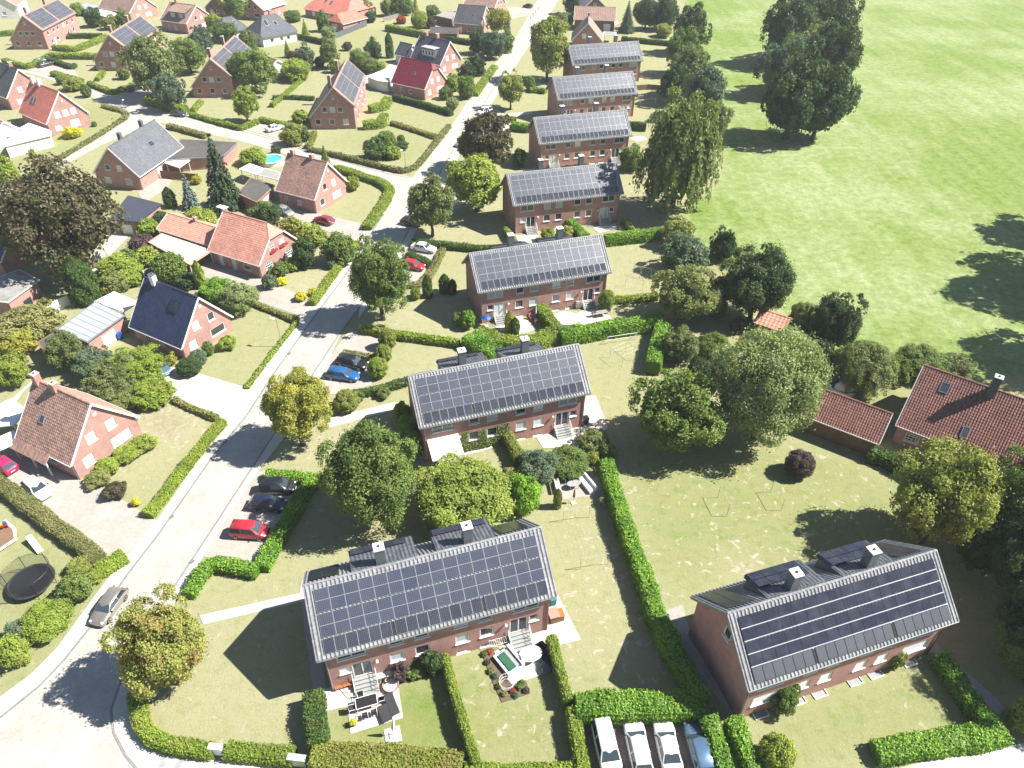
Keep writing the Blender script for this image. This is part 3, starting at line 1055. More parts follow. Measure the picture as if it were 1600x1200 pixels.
def dormer(H, xa, xb, yr, hr, W, he, roof_mat, panels, zf=0.3, run=3.55):
    """wide shed dormer on the rear slope"""
    y1 = yr + run
    z1 = hr - 0.35 - run * 0.27
    slope = (he - hr) / (W / 2 - yr)
    d = MB()
    zb = hr + slope * (y1 - yr)
    x0_, x1_ = xa + 0.15, xb - 0.15
    ya = yr + 0.5
    za = hr + slope * 0.5
    zt = lambda y: hr - 0.12 - (y - yr) * (hr - 0.12 - z1) / run
    for sx in (x0_, x1_):
        pts = [(sx, ya, za - 0.1), (sx, y1 - 0.2, zb - 0.2), (sx, y1 - 0.2, zt(y1 - 0.2)), (sx, ya, zt(ya) - 0.02)]
        d.add(pts, [(0, 1, 2, 3)] if sx == x1_ else [(3, 2, 1, 0)])
    d.add([(x0_, y1 - 0.2, zb - 0.3), (x1_, y1 - 0.2, zb - 0.3), (x1_, y1 - 0.2, zt(y1 - 0.2)), (x0_, y1 - 0.2, zt(y1 - 0.2))], [(3, 2, 1, 0)])
    do = obj('dormer', d.mesh('dormer', MAT['slate_clad']), H)
    ln = math.hypot(run, hr - 0.12 - z1)
    dv = Vector((0, run, z1 - hr + 0.12)) / ln
    V, F = tile_slope((xa, yr + 0.05, hr - 0.10), (1, 0, 0), dv, xb - xa, ln, 0.36, ln, amp=0.05)
    obj('dormer_roof', np_mesh('dormer_roof', V, F, MAT[roof_mat]), do)
    s = MB()
    n = Vector((1, 0, 0)).cross(dv)
    n = n if n.z > 0 else -n
    slab_quads(s, [Vector((xa, yr + 0.05, hr - 0.10)), Vector((xb, yr + 0.05, hr - 0.10)), Vector((xb, y1, z1)), Vector((xa, y1, z1))], n, 0.16)
    obj('fascia', s.mesh('fascia', MAT['tile_dark']), do)
    k = int((xb - xa - 0.3) / 1.28)
    fr = (Vector((xa + 0.15, yr + 0.05, hr - 0.10)), Vector((1, 0, 0)), dv, n, ln)
    solar(H, fr, [(i * 1.27, ln - 1.05 * (r + 1), 1.25, 0.98) for r in range(panels) for i in range(k)], 'solar_black', 'black_plastic')


def steps_mesh(w, n, rise, run):
    m = MB()
    for k in range(n):
        m.box(-w / 2, w / 2, -run * (k + 1), -run * k - 0.002, 0, rise * (n - k))
    m.box(-w / 2, w / 2, 0.0, 0.0 + 0.01, 0, rise * n)
    return m.mesh('steps', MAT['stone_grey'])


def rail_mesh(n, rise, run):
    m = MB()
    p0, p1 = (0, -0.1, rise * n), (0, -run * n, 0.0)
    for t in (0.0, 0.5, 0.95):
        y = -0.1 + (-run * n + 0.1) * t
        z = rise * n * (1 - t)
        m.tube((0, y, max(z - 0.3, 0)), (0, y, z + 0.9), 0.025)
    m.tube((0, -0.1, rise * n + 0.9), (0, -run * n * 0.95, 0.95), 0.028)
    m.tube((0, -0.1, rise * n + 0.45), (0, -run * n * 0.95, 0.5), 0.018)
    return m.mesh('railing', MAT['white'])


def wall_lamp_mesh():
    m = MB()
    m.lathe([(0.02, -0.16), (0.12, -0.12), (0.16, 0), (0.12, 0.12), (0.02, 0.16)], 10)
    m.box(-0.04, 0.04, 0, 0.2, -0.05, 0.05)
    return m.mesh('wall_lamp', MAT['white'], True)


def light_well_mesh():
    m = MB()
    for a in ((-0.7, 0.7, -0.62, -0.54), (-0.7, -0.62, -0.54, 0.0), (0.62, 0.7, -0.54, 0.0)):
        m.box(*a, -0.1, 0.12)
    m.box(-0.62, 0.62, -0.54, -0.02, -0.1, 0.02, 1)
    return m.mesh('light_well', [MAT['white'], MAT['stone_grey']])


DUP_W = [1.0]


def duplex(label, x, y, th, windows=None, black=False, light_wells=False, doors=(True, True), blinds=(), back=4.72, dorm=True, name='semi_detached_house'):
    L, W, he, hr = 21.5, 9.43, 5.69, 9.83
    wl_half = L / 2 - 0.55
    wins = []
    base = []
    for s in (-1, 1):
        e = s * wl_half
        def U(d): return e - s * d
        base += [(U(2.25), 4.25, 2.5, 1.15, 'double'), (U(6.15), 4.3, 1.3, 1.15, 'plain'), (U(8.4), 4.3, 1.3, 1.15, 'plain'),
                 (U(6.05), 1.75, 1.3, 1.3, 'plain'), (U(8.35), 1.75, 1.3, 1.3, 'plain')]
        if light_wells:
            base += [(U(2.4), 1.6, 2.9, 1.45, 'double')]
        else:
            base += [(U(2.95), 0.95, 1.75, 2.15, 'door'), (U(1.45), 2.1, 0.95, 0.95, 'plain'),
                     (U(6.1), 0.10, 1.2, 0.42, 'plain+'), (U(8.35), 0.10, 1.2, 0.42, 'plain+')]
    for i, b in enumerate(base):
        wins.append(('L',) + (b if i not in blinds else b[:4] + ('blind',)))
    wins += [('b', 0.2, 6.3, 0.95, 1.25, 'plain+'), ('f', 0.2, 6.6, 0.8, 0.95, 'plain')]
    for s in (-1, 1):
        wins += [('R', s * 3.0, 1.6, 1.3, 1.3, 'plain'), ('R', s * 6.0, 1.6, 1.3, 1.3, 'plain'), ('R', s * 8.6, 0.2, 1.1, 2.1, 'door')]
    H, fr, faces, zr = house(name, label, (x, y, th, L, W, 0.0, he, he, hr), 'tile_grey', 'brick', windows=wins, trim='tile_grey', og=0.55, ob=0.40,
                             chimneys=[(-4.0, 0.75, 0.85, 0.85, 11.55), (3.9, 0.75, 0.85, 0.85, 11.55)], chim=('slate_clad', 'white'), verge=True,
                             group='brick pairs of houses with solar roofs')
    S = fr['L'][4]
    rects = []
    v = 0.52
    for r in range(4):
        rects += [(0.75 + i * 1.25, v, 1.225, 0.965) for i in range(16)]
        v += 0.99 + (0.09 if r in (1, 3) else 0.0)
    bottom = []
    u = 0.75
    for cnt in (6, 8, 6):
        for i in range(cnt):
            bottom.append((u, v - 0.02, 0.945, 1.26))
            u += 0.97
        u += 0.30
    mt, fm = ('solar_black', 'black_plastic') if black else ('solar', 'alu')
    solar(H, fr['L'], rects, mt, fm)
    solar(H, fr['L'], bottom, 'solar_grey' if black else 'solar_dark', fm)
    P0, du, dv, nrm, _ = fr['L']
    if black:
        for k, vv in enumerate((1.49, 2.51, 3.55, 4.57)):
            rl = MB()
            M = frame_M(P0 + du * 0.75 + dv * (vv - 0.02) + nrm * 0.165, du, dv if du.cross(dv).z > 0 else -dv)
            rl.box(0, 20.0, -0.035, 0.035, 0.0, 0.045, 0, M)
            obj('mounting_rail', rl.mesh('mounting_rail', MAT['alu']), H)
    for uu in (0.75 + 6 * 0.97 + 0.02, 0.75 + 14 * 0.97 + 0.32):
        vt = MB()
        M = frame_M(P0 + du * uu + dv * (v + 0.05) + nrm * 0.13, du, dv if du.cross(dv).z > 0 else -dv)
        s = 1 if du.cross(dv).z > 0 else -1
        vt.box(0.02, 0.20, min(0, s * 1.15), max(0, s * 1.15), 0, 0.05, 0, M)
        obj('vent_strip', vt.mesh('vent_strip', MAT['dark']), H)
    if dorm:
        dormer(H, -6.6, -0.75, 0.0, hr, W, he, 'tile_slate', 2 if black else 1)
        dormer(H, 0.95, 6.5, 0.0, hr, W, he, 'tile_slate', 2 if black else 1)
        solar(H, fr['R'], [(0.5 + i * 1.27, 0.6 + r * 1.0, 1.25, 0.97) for r in range(5) for i in range(2)] + [(17.9 + i * 1.27, 0.6 + r * 1.0, 1.25, 0.97) for r in range(5) for i in range(2)], 'solar_black', 'black_plastic')
    for s in (-1, 1):
        e = s * wl_half
        if not light_wells:
            if doors[0 if s < 0 else 1]:
                st = obj('steps', cached('steps5', lambda: steps_mesh(2.0, 5, 0.185, 0.29)), H, M=faces['L'] @ Matrix.Translation((e - s * 2.95, -0.004, 0)))
                for k in (-1.02, 1.02):
                    obj('railing', cached('rail5', lambda: rail_mesh(5, 0.185, 0.29)), st, loc=(k, 0, 0))
            lo = obj('wall_lamp', cached('wlamp', wall_lamp_mesh), H, M=faces['L'] @ Matrix.Translation((e - s * 4.25, -0.2, 2.85)))
        else:
            for d in (2.2, 6.05, 8.3):
                obj('light_well', cached('lwell', light_well_mesh), H, M=faces['L'] @ Matrix.Translation((e - s * d, -0.01, 0)))
        pm = MB()
        for yy in (-W / 2 + 0.40 - 0.07,):
            pm.tube((e - s * 0.12, yy, 0.05), (e - s * 0.12, yy, he - 0.1), 0.055, n=6)
        obj('downpipe', pm.mesh('downpipe', MAT['zinc' if s < 0 else 'copper_pipe']), H)
    return H, fr, faces


DUPLEX = {
    'A': ('semi-detached brick house in the centre foreground, beside the autumn maple, with two shed dormers', -7.32, 40.78, 18.46),
    'B': ('semi-detached brick house with a white awning and ivy round its windows', -1.98, 70.02, 18.9),
    'C': ('semi-detached brick house behind the curved clipped hedge and round white table', 3.52, 99.83, 18.28),
    'D': ('semi-detached brick house just left of the weeping birch trunk', 8.73, 129.66, 16.6),
    'E': ('semi-detached brick house third from the far end of the solar row', 14.04, 160.46, 16.6),
    'F': ('semi-detached brick house second from the far end of the solar row', 19.17, 190.56, 17.2),
    'G': ('semi-detached brick house at the far end of the solar row', 24.64, 221.53, 16.5),
    'H': ('semi-detached brick house with all-black panels and light wells, beside the four-car parking bay', 28.23, 38.70, 18.6),
}
DUP = {}
for k_, (lb, x, y, t) in DUPLEX.items():
    DUP[k_] = duplex(lb, x, y, t, black=(k_ == 'H'), light_wells=(k_ == 'H'), blinds=((3, 4, 5, 9, 10, 11) if k_ == 'H' else (10,) if k_ == 'B' else ()),
                     doors=(k_ != 'B', True))


def by_apex(px, py, hr, th, L):
    p = G(px, py, hr)
    return p.x - math.cos(R(th)) * L / 2, p.y - math.sin(R(th)) * L / 2


# four brick houses with a long low slope and solar roofs, in a row along the side street
T_WIN = [('f', -1.6, 4.05, 1.25, 1.25, 'plain'), ('f', 0.25, 4.05, 1.25, 1.25, 'plain'), ('f', 2.1, 4.05, 1.25, 1.25, 'plain'),
         ('f', -3.6, 1.1, 1.25, 1.35, 'plain'), ('f', -0.2, 1.1, 1.25, 1.35, 'plain'), ('f', 3.1, 1.1, 1.25, 1.35, 'plain'), ('f', 0.75, 7.2, 0.5, 0.75, 'plain')] + \
        [('R', u, 3.6, 1.2, 1.2, 'plain') for u in (-9, -5, -2, 2, 5, 9)] + [('R', u, 0.9, 1.2, 1.3, 'plain') for u in (-8, -4, 4, 8)] + [('R', u, 0.1, 1.0, 2.1, 'door') for u in (-6, 6)]
T_HOUSES = [
    ((-155.2, 257.9, -86.8, 25.0, 11.3, 1.1, 2.7, 5.6, 9.9), 'brick house with lopsided solar roof at the far top-left corner, beyond the silver parked cars'),
    ((-118.5, 235.7, -87.2, 25.0, 11.3, 1.1, 2.7, 5.6, 9.9), 'brick house with lopsided solar roof, second from the left in its row'),
    ((-81.6, 212.0, -87.2, 25.0, 11.3, 1.1, 2.7, 5.6, 9.9), 'brick house with lopsided solar roof half behind a round green tree, third from the left'),
    ((-45.0, 189.0, -86.7, 25.0, 11.3, 1.1, 2.7, 5.6, 9.9), 'brick house with lopsided solar roof on the corner lawn with a hedge round it'),
]
for i_, (q, lb) in enumerate(T_HOUSES):
    H, fr, faces, zr = house('terraced_house', lb, q, 'tile_taupe', 'brick', windows=T_WIN, trim='cream', fine=False, ob=0.35, group='brick houses with lopsided solar roofs',
                             chimneys=[(6.5, -0.6, 0.9, 0.7, 11.0), (-6.5, -0.6, 0.9, 0.7, 11.0)], chim=('brick_pale', 'concrete'))
    S = fr['R'][4]
    rects = []
    for blk in (0.9, 12.9):
        for r in range(4):
            for c_ in range(7):
                rects.append((blk + c_ * 1.56, 0.35 + r * (S - 0.8) / 4, 1.53, (S - 0.8) / 4 - 0.06))
    solar(H, fr['R'], rects, 'solar_grey', 'alu')

GW = [('f', -1.3, 3.5, 1.2, 1.35, 'blind'), ('f', 1.4, 3.5, 1.2, 1.35, 'blind'), ('f', -2.6, 0.9, 1.3, 1.4, 'blind'), ('f', 1.9, 0.9, 2.6, 1.3, 'blind'),
      ('L', -2.5, 0.1, 1.0, 2.0, 'door'), ('L', 0.5, 0.9, 1.1, 1.0, 'plain'), ('b', 0, 3.6, 1.2, 1.3, 'plain'), ('R', -2, 0.9, 1.2, 1.1, 'plain'), ('R', 2.4, 0.9, 1.2, 1.1, 'plain')]
GL = [(w[0], w[1], w[2], w[3], w[4], 'plain' if w[5] == 'blind' else w[5]) for w in GW]


def louvre(H, faces, z, mat='white'):
    m = MB()
    for k in range(3):
        m.box(-0.22, 0.22, -0.04, 0.0, k * 0.16, k * 0.16 + 0.09)
    obj('vent', m.mesh('vent', MAT[mat]), H, M=faces['f'] @ Matrix.Translation((0.15, -0.005, z)))


H, fr, faces, zr = house('gabled_house', 'brown tiled brick house with white shutters beside the white car on its drive', (-52.2, 64.7, -26.8, 9.8, 9.6, 0.1, 2.7, 2.7, 8.3), 'tile_brown', 'brick_pale',
                         windows=GW, chimneys=[(-4.1, 0.0, 0.75, 0.75, 9.4), (-1.0, 0.0, 0.75, 0.65, 9.2)], skylights=[('L', 3.0, 3.4, 0.8, 1.0)])
louvre(H, faces, 6.4)
pc = MB()
slab_quads(pc, [Vector((-4.9, -4.8, 2.72)), Vector((1.4, -4.8, 2.72)), Vector((1.4, -5.7, 1.95)), Vector((-4.9, -5.7, 1.95))][::-1], Vector((0, -0.6, 0.8)), -0.12)
obj('porch_roof', pc.mesh('porch_roof', MAT['tile_brown']), H)
pc = MB()
for xx in (-4.5, -1.5, 1.2):
    pc.box(xx - 0.07, xx + 0.07, -5.55, -5.41, 0, 2.05)
obj('porch_post', pc.mesh('porch_post', MAT['white']), H)

H, fr, faces, zr = house('gabled_house', 'navy glazed-tile brick house beside the pale metal garage roof', (-48.6, 88.5, -29.1, 11.0, 9.5, 0.1, 2.25, 2.25, 8.1), 'tile_navy', 'brick_pale', windows=GL,
                         chimneys=[(-3.3, -0.1, 0.8, 0.7, 9.2)], chim=('white', 'slate_clad'), skylights=[])
louvre(H, faces, 6.3)
P0, du, dv, nrm, S = fr['L']
solar(H, fr['L'], [(6.4 + i * 0.95, 1.6, 0.93, 1.6) for i in range(2)], 'solar_black', 'black_plastic')

H, fr, faces, zr = house('gabled_house', 'salmon tiled cottage with a half-hipped gable and red flower boxes', (-44.5, 111.6, -26.8, 11.4, 10.1, 0.2, 2.65, 2.65, 7.7), 'tile_salmon', 'brick_pale',
                         windows=[('f', -1.15, 3.6, 1.25, 1.25, 'muntin'), ('f', 1.25, 3.6, 1.25, 1.25, 'muntin'), ('f', -2.6, 0.9, 1.7, 1.3, 'muntin'), ('f', 2.4, 0.9, 1.7, 1.3, 'muntin'),
                                  ('L', -3.4, 0.1, 1.0, 2.0, 'door'), ('L', -0.5, 0.1, 1.0, 2.0, 'door'), ('L', 2.4, 0.9, 1.6, 1.0, 'plain'), ('R', 0, 0.9, 1.2, 1.1, 'plain')],
                         hipf=1.9)
for u in (-1.15, 1.25):
    fb = MB()
    fb.box(-0.7, 0.7, -0.28, -0.02, -0.25, -0.05)
    fo = obj('flower_box', fb.mesh('flower_box', MAT['wood']), H, M=faces['f'] @ Matrix.Translation((u, 0, 3.6)))
    pts = rng.normal(size=(90, 3)) * np.array([0.36, 0.10, 0.13]) + np.array([0, -0.18, 0.0])
    fl = MB()
    for p in pts:
        s = 0.09
        fl.add([(p[0] - s, p[1], p[2] - s), (p[0] + s, p[1] - s, p[2] - s * 0.4), (p[0] + s * 0.4, p[1], p[2] + s), (p[0] - s * 0.6, p[1] + s, p[2] + s)], [(0, 1, 2, 3)])
    MAT.setdefault('geranium', plain('red_geranium', (0.52, 0.03, 0.03), (0.36, 0.02, 0.03), scale=9))
    obj('flowers', fl.mesh('flowers', MAT['geranium']), fo)
house('garage_wing', 'low salmon tiled side wing joined to the half-hipped cottage', (-56.6, 117.4, -27.5, 12.5, 6.3, 0.0, 2.5, 2.5, 4.3), 'tile_salmon', 'brick_pale',
      windows=[('L', 2.0, 0.1, 2.2, 2.0, 'blind')], chimneys=[(0.5, 0.1, 0.5, 0.5, 5.0)], trim='white')

H, fr, faces, zr = house('gabled_house', 'brown tiled brick house with two chimneys beside the red car on its drive', (-40.1, 136.1, -26.3, 9.6, 10.2, 0.1, 3.0, 3.0, 8.6), 'tile_brown', 'brick_pale',
                         windows=GL, chimneys=[(-3.6, 0.2, 0.7, 0.7, 9.5), (1.0, 0.2, 0.7, 0.7, 9.4)])
louvre(H, faces, 6.6)
H, fr, faces, zr = house('gabled_house', 'slate-grey tiled brick house beside the tall dark spruce', (-79.2, 148.5, -99.4, 17.0, 10.3, 0.1, 2.9, 2.9, 8.5), 'tile_slate', 'brick', windows=[('f', -1.6, 3.7, 1.2, 1.2, 'plain'), ('f', 1.0, 3.7, 1.2, 1.2, 'plain'), ('f', 2.2, 1.0, 1.4, 1.2, 'plain'), ('f', -2.4, 1.0, 1.4, 1.2, 'plain'), ('R', 3, 0.1, 1.0, 2.0, 'door'), ('R', -1, 0.9, 1.6, 1.2, 'plain'), ('R', 6, 0.9, 1.2, 1.2, 'plain')],
                         chimneys=[(3.0, -0.6, 0.7, 0.7, 9.5), (-4.6, -0.6, 0.7, 0.7, 9.5)], chim=('slate_clad', 'zinc'), skylights=[('R', 6.0, 3.0, 1.6, 1.2)])
H, fr, faces, zr = house('gabled_house', 'orange tiled house with twin skylights and two chimneys, white windows', (-111.6, 176.9, -36.4, 13.5, 10.4, 0.1, 3.0, 3.0, 9.2), 'tile_orange', 'brick_pale',
                         windows=[('f', -1.9, 3.6, 1.3, 1.5, 'blind'), ('f', 0.0, 3.6, 1.3, 1.5, 'blind'), ('f', 1.9, 3.6, 1.3, 1.5, 'blind'), ('f', -2.6, 0.9, 1.6, 1.3, 'double'), ('f', 1.4, 0.8, 2.2, 1.7, 'blind')],
                         chimneys=[(-5.2, 0.1, 1.1, 0.8, 10.4), (-2.2, 0.1, 1.1, 0.8, 10.4)], chim=('white', 'concrete'), skylights=[('L', 3.6, 3.4, 1.0, 1.4), ('L', 5.0, 3.4, 1.0, 1.4)], fine=False)
louvre(H, faces, 6.8)
x, y = by_apex(28, 108, 9.0, -36.4, 13)
house('gabled_house', 'dark grey tiled house cut by the left picture edge behind the orange roof', (x, y, -36.4, 13, 10.4, 0.0, 3.0, 3.0, 9.0), 'tile_dark', 'brick_pale', windows=[('f', -1.2, 3.6, 1.2, 1.4, 'blind'), ('f', 1.3, 3.6, 1.2, 1.4, 'blind'), ('f', -2.2, 0.9, 1.4, 1.3, 'blind')], chimneys=[(2.5, 0.1, 0.8, 0.8, 10.0)], fine=False)
x, y = by_apex(5, 190, 5.6, -36.4, 9)
house('gabled_annex', 'salmon roofed low annex on the left edge beside the white garage', (x, y, -36.4, 9, 7.5, 0.0, 2.4, 2.4, 5.6), 'tile_salmon', 'render', windows=[('f', 0, 1.0, 1.2, 1.2, 'plain')], fine=False)
H, fr, faces, zr = house('gabled_house', 'maroon glazed roof house with a half-hip, beside the grey dormer house', (-26.6, 207.0, -31.1, 11.6, 10.4, 0.1, 2.9, 2.9, 8.4), 'tile_maroon', 'brick_pale',
                         windows=GW, hipf=1.6, skylights=[('L', 6.0, 3.4, 0.8, 1.0)], fine=False)
H, fr, faces, zr = house('gabled_house', 'grey roof brick house with a white box dormer behind the maroon roof', (-24.1, 230.5, -38.0, 12.2, 9.6, 0.0, 2.9, 2.9, 8.6), 'tile_slate', 'brick_pale',
                         windows=GW, chimneys=[(0.8, 0.2, 0.8, 0.8, 9.8), (-3.6, 0.2, 0.8, 0.8, 9.6)], fine=False)
dm = MB()
dm.box(-1.8, 3.2, -4.0, -1.0, 4.2, 6.6)
do = obj('dormer', dm.mesh('dormer', MAT['slate_clad']), H)
dm = MB()
dm.box(-2.0, 3.4, -4.25, -0.9, 6.604, 6.76)
obj('dormer_roof', dm.mesh('dormer_roof', MAT['metal_sheet']), do)
for k in range(4):
    add_window(H, frame_M((0, -4.0 - 0.14, 0), (1, 0, 0), (0, 1, 0)), -1.1 + k * 1.2, 4.7, 1.0, 1.3, 'plain', sill=False)
house('annex', 'small grey roofed annex on the left of the dormer house', (-33.5, 236.5, -38, 5.5, 6, 0, 2.6, 2.6, 5.6), 'tile_slate', 'render', fine=False, windows=[('L', 0, 1, 1.2, 1.2, 'plain')])
H, fr, faces, zr = house('gabled_house', 'charcoal roof brick house beside the yellow tree and timber carport', (-15.7, 279.3, -16.7, 10.4, 11.6, 0.1, 3.2, 3.2, 8.0), 'tile_dark', 'brick_pale',
                         windows=GL + [('L', 3.2, 1.0, 1.6, 1.2, 'double')], skylights=[('L', 6.2, 3.0, 0.7, 0.9)], fine=False)
house('gabled_house', 'taupe roof house with a box dormer cut by the top edge near the bollards', (-12.4, 306.6, -22, 13.1, 11.0, 0, 3.5, 3.5, 7.4), 'tile_taupe', 'brick_pale', windows=GL, fine=False)
H, fr, faces, zr = house('gabled_house', 'rust-brown roof house with a wide white-framed dormer near the top-left', (-115.3, 276.0, 65.9 - 90, 12.2, 12.6, 0.0, 3.3, 3.3, 7.9), 'tile_taupe', 'brick', windows=GL, chimneys=[(-3, 0.2, 0.8, 0.8, 9.2)], fine=False)
dm = MB()
dm.box(-2.5, 4.5, -4.6, -1.5, 4.0, 6.4)
do = obj('dormer', dm.mesh('dormer', MAT['slate_clad']), H)
dm = MB()
slab_quads(dm, [Vector((-3.0, -5.1, 6.3)), Vector((5.0, -5.1, 6.3)), Vector((5.0, -0.4, 7.75)), Vector((-3.0, -0.4, 7.75))], Vector((0, -0.3, 0.95)), 0.15)
obj('dormer_roof', dm.mesh('dormer_roof', MAT['tile_taupe']), do)
for k in range(2):
    add_window(H, frame_M((0, -4.6 - 0.14, 0), (1, 0, 0), (0, 1, 0)), -0.9 + k * 3.6, 4.6, 1.8, 1.2, 'double', sill=False, pane='curtain')
house('gabled_house', 'pale brick house with a long grey roof on the top edge behind white garage roofs', (-143.0, 293.2, -28.8, 17.2, 12.2, 0, 3.1, 3.1, 8.2), 'tile_taupe', 'brick_pale', windows=GW, fine=False)
house('gabled_house', 'light grey roof brick house on the top edge behind the slate hip roof', (-94.2, 297.0, -112.6, 13.5, 10.7, 0.2, 3.6, 3.6, 7.2), 'metal_sheet', 'brick', windows=GL, fine=False)
house('hipped_house', 'slate hip roof house with white walls and skylights behind the third solar house', (-81.5, 260.5, 44.0, 13.0, 11.5, 0, 3.0, 3.0, 8.0), 'tile_slate', 'render', windows=[('L', u, 1.0, 1.2, 1.2, 'plain') for u in (-3, 0.5, 3)] + [('b', u, 1.0, 1.2, 1.2, 'plain') for u in (-2, 2)],
      hipf=4.3, hipb=4.3, fine=False, chimneys=[(0.8, 0.3, 0.9, 0.9, 9.2)], skylights=[('L', 6.5, 2.6, 1.2, 1.6), ('L', 3.4, 1.6, 1.2, 2.2)], trim='cream', verge=False)
house('hipped_annex', 'small slate hip roof annex left of the white-walled slate house', (-96.5, 264.0, 44.0, 9.5, 8.5, 0, 2.8, 2.8, 6.4), 'tile_slate', 'render', hipf=3.2, hipb=3.2, fine=False, skylights=[('L', 5.5, 1.6, 1.0, 1.4)], trim='cream', verge=False)
house('hipped_bungalow', 'orange-red hip roof bungalow with four skylights at the top edge', (-66.0, 298.5, -32.5, 21.0, 17.0, 0, 2.7, 2.7, 7.6), 'tile_orange', 'brick', hipf=4.4, hipb=4.4, fine=False, verge=False,
      windows=[('L', u, 0.8, 1.4, 1.4, 'plain') for u in (-6, -2, 2)], skylights=[('L', 7.0, 3.0, 1.0, 1.8), ('L', 10.0, 4.0, 1.0, 1.8)])
house('hipped_garage', 'orange-red hip roof garage in front of the bungalow, white door', (-60.6, 281.0, 57.0, 12.5, 9.0, 0, 2.6, 2.6, 5.0), 'tile_orange', 'brick_pale', hipf=2.1, hipb=2.1, fine=False, verge=False,
      windows=[('b', 0.0, 0.1, 2.6, 2.1, 'blind'), ('L', 2, 1.2, 1.0, 0.8, 'plain')])
house('gabled_house', 'taupe roof house at the head of the solar row, dark end walls', (27.8, 285.1, -5.1, 14.7, 9.2, 0, 3.6, 3.6, 7.0), 'tile_taupe', 'brick_dark', windows=[('L', -4, 1.6, 1.6, 1.2, 'double'), ('L', 4.5, 0.1, 2.4, 2.3, 'blind')], fine=False)
house('gabled_house', 'brick gable house with two white windows between the taupe roof and the last solar house', (23.2, 258.4, -95.0, 11.3, 10.3, 0, 3.0, 3.0, 8.4), 'tile_taupe', 'brick', windows=[('f', -1.0, 3.8, 1.3, 1.4, 'plain'), ('f', 1.1, 3.8, 1.3, 1.4, 'plain')], chimneys=[(-4.8, 0, 0.6, 0.6, 9.4)], fine=False)
house('gabled_house', 'dark gable house cut by the top edge behind the taupe roof', (28.1, 308.0, -78.0, 12.0, 9.0, 0, 3.4, 3.4, 7.2), 'tile_grey', 'brick_dark', fine=False, windows=[('f', 0, 3.6, 1.2, 1.2, 'plain')])
H, fr, faces, zr = house('gabled_house', 'red-brown tiled house with a tall chimney and skylights on the right edge', (58.2, 66.4, -36.0, 18.5, 11.8, 0.0, 2.9, 2.9, 8.6), 'tile_red', 'brick',
                         windows=[('L', -7.0, 1.0, 1.6, 1.2, 'muntin'), ('L', -4.0, 1.0, 1.6, 1.2, 'muntin'), ('L', -0.5, 0.4, 1.1, 2.0, 'door'), ('L', 3, 1.0, 1.6, 1.2, 'muntin'), ('b', 1.0, 1.0, 1.4, 1.2, 'plain'), ('b', 0, 4.4, 1.2, 1.2, 'plain')],
                         chimneys=[(-1.6, -0.5, 0.85, 0.85, 10.6)], chim=('slate_clad', 'alu'), skylights=[('L', 2.6, 1.2, 1.0, 1.3), ('L', 6.6, 5.4, 0.8, 1.4)])
house('garage', 'red-brown tiled brick garage beside the purple bush', (41.8, 69.0, -34.2, 9.6, 5.9, 0.0, 2.6, 2.6, 5.3), 'tile_red', 'brick_dark', windows=[('f', 0, 0.1, 2.4, 2.1, 'blind')])
house('garden_shed', 'small pink-roofed shed half hidden behind the big pale tree', (39.0, 91.0, -35.0, 4.6, 4.6, 0.0, 2.2, 2.2, 3.5), 'tile_salmon', 'wood', gutters=False, fine=False, trim='wood')
house('garden_shed', 'red-roofed white garden shed behind the third solar house', (-72.1, 226.8, -44.8, 5.4, 3.6, 0, 2.2, 2.2, 3.2), 'tile_red', 'render', gutters=False, fine=False, windows=[('f', 0, 0.1, 0.9, 1.9, 'blind')])
x, y = by_apex(24, 352, 7.2, -20, 14)
house('gabled_house', 'dark navy tiled house on the left edge behind the copper beech', (x, y, -20, 14, 10, 0, 2.8, 2.8, 7.2), 'tile_navy', 'brick_pale', fine=False, windows=[('f', 0, 1, 1.4, 1.3, 'plain')])
house('gabled_house', 'white rendered gable house at the extreme top-left corner', (by_apex(8, -8, 8.0, -75, 14)[0] - 3, by_apex(8, -8, 8.0, -75, 14)[1], -75, 14, 10, 0, 4.2, 4.2, 8.0), 'tile_taupe', 'render', fine=False, windows=[('f', 0, 1.2, 1.4, 1.3, 'plain')])
x, y = by_apex(335, -6, 7.0, -95, 12)
house('gabled_house', 'dark brick gable house peeping over trees on the top edge left of centre', (x, y, -95, 12, 10, 0, 3.0, 3.0, 7.0), 'tile_orange', 'brick_dark', fine=False, windows=[('f', u, 1.2, 1.1, 1.3, 'plain') for u in (-2.5, 0, 2.5)])


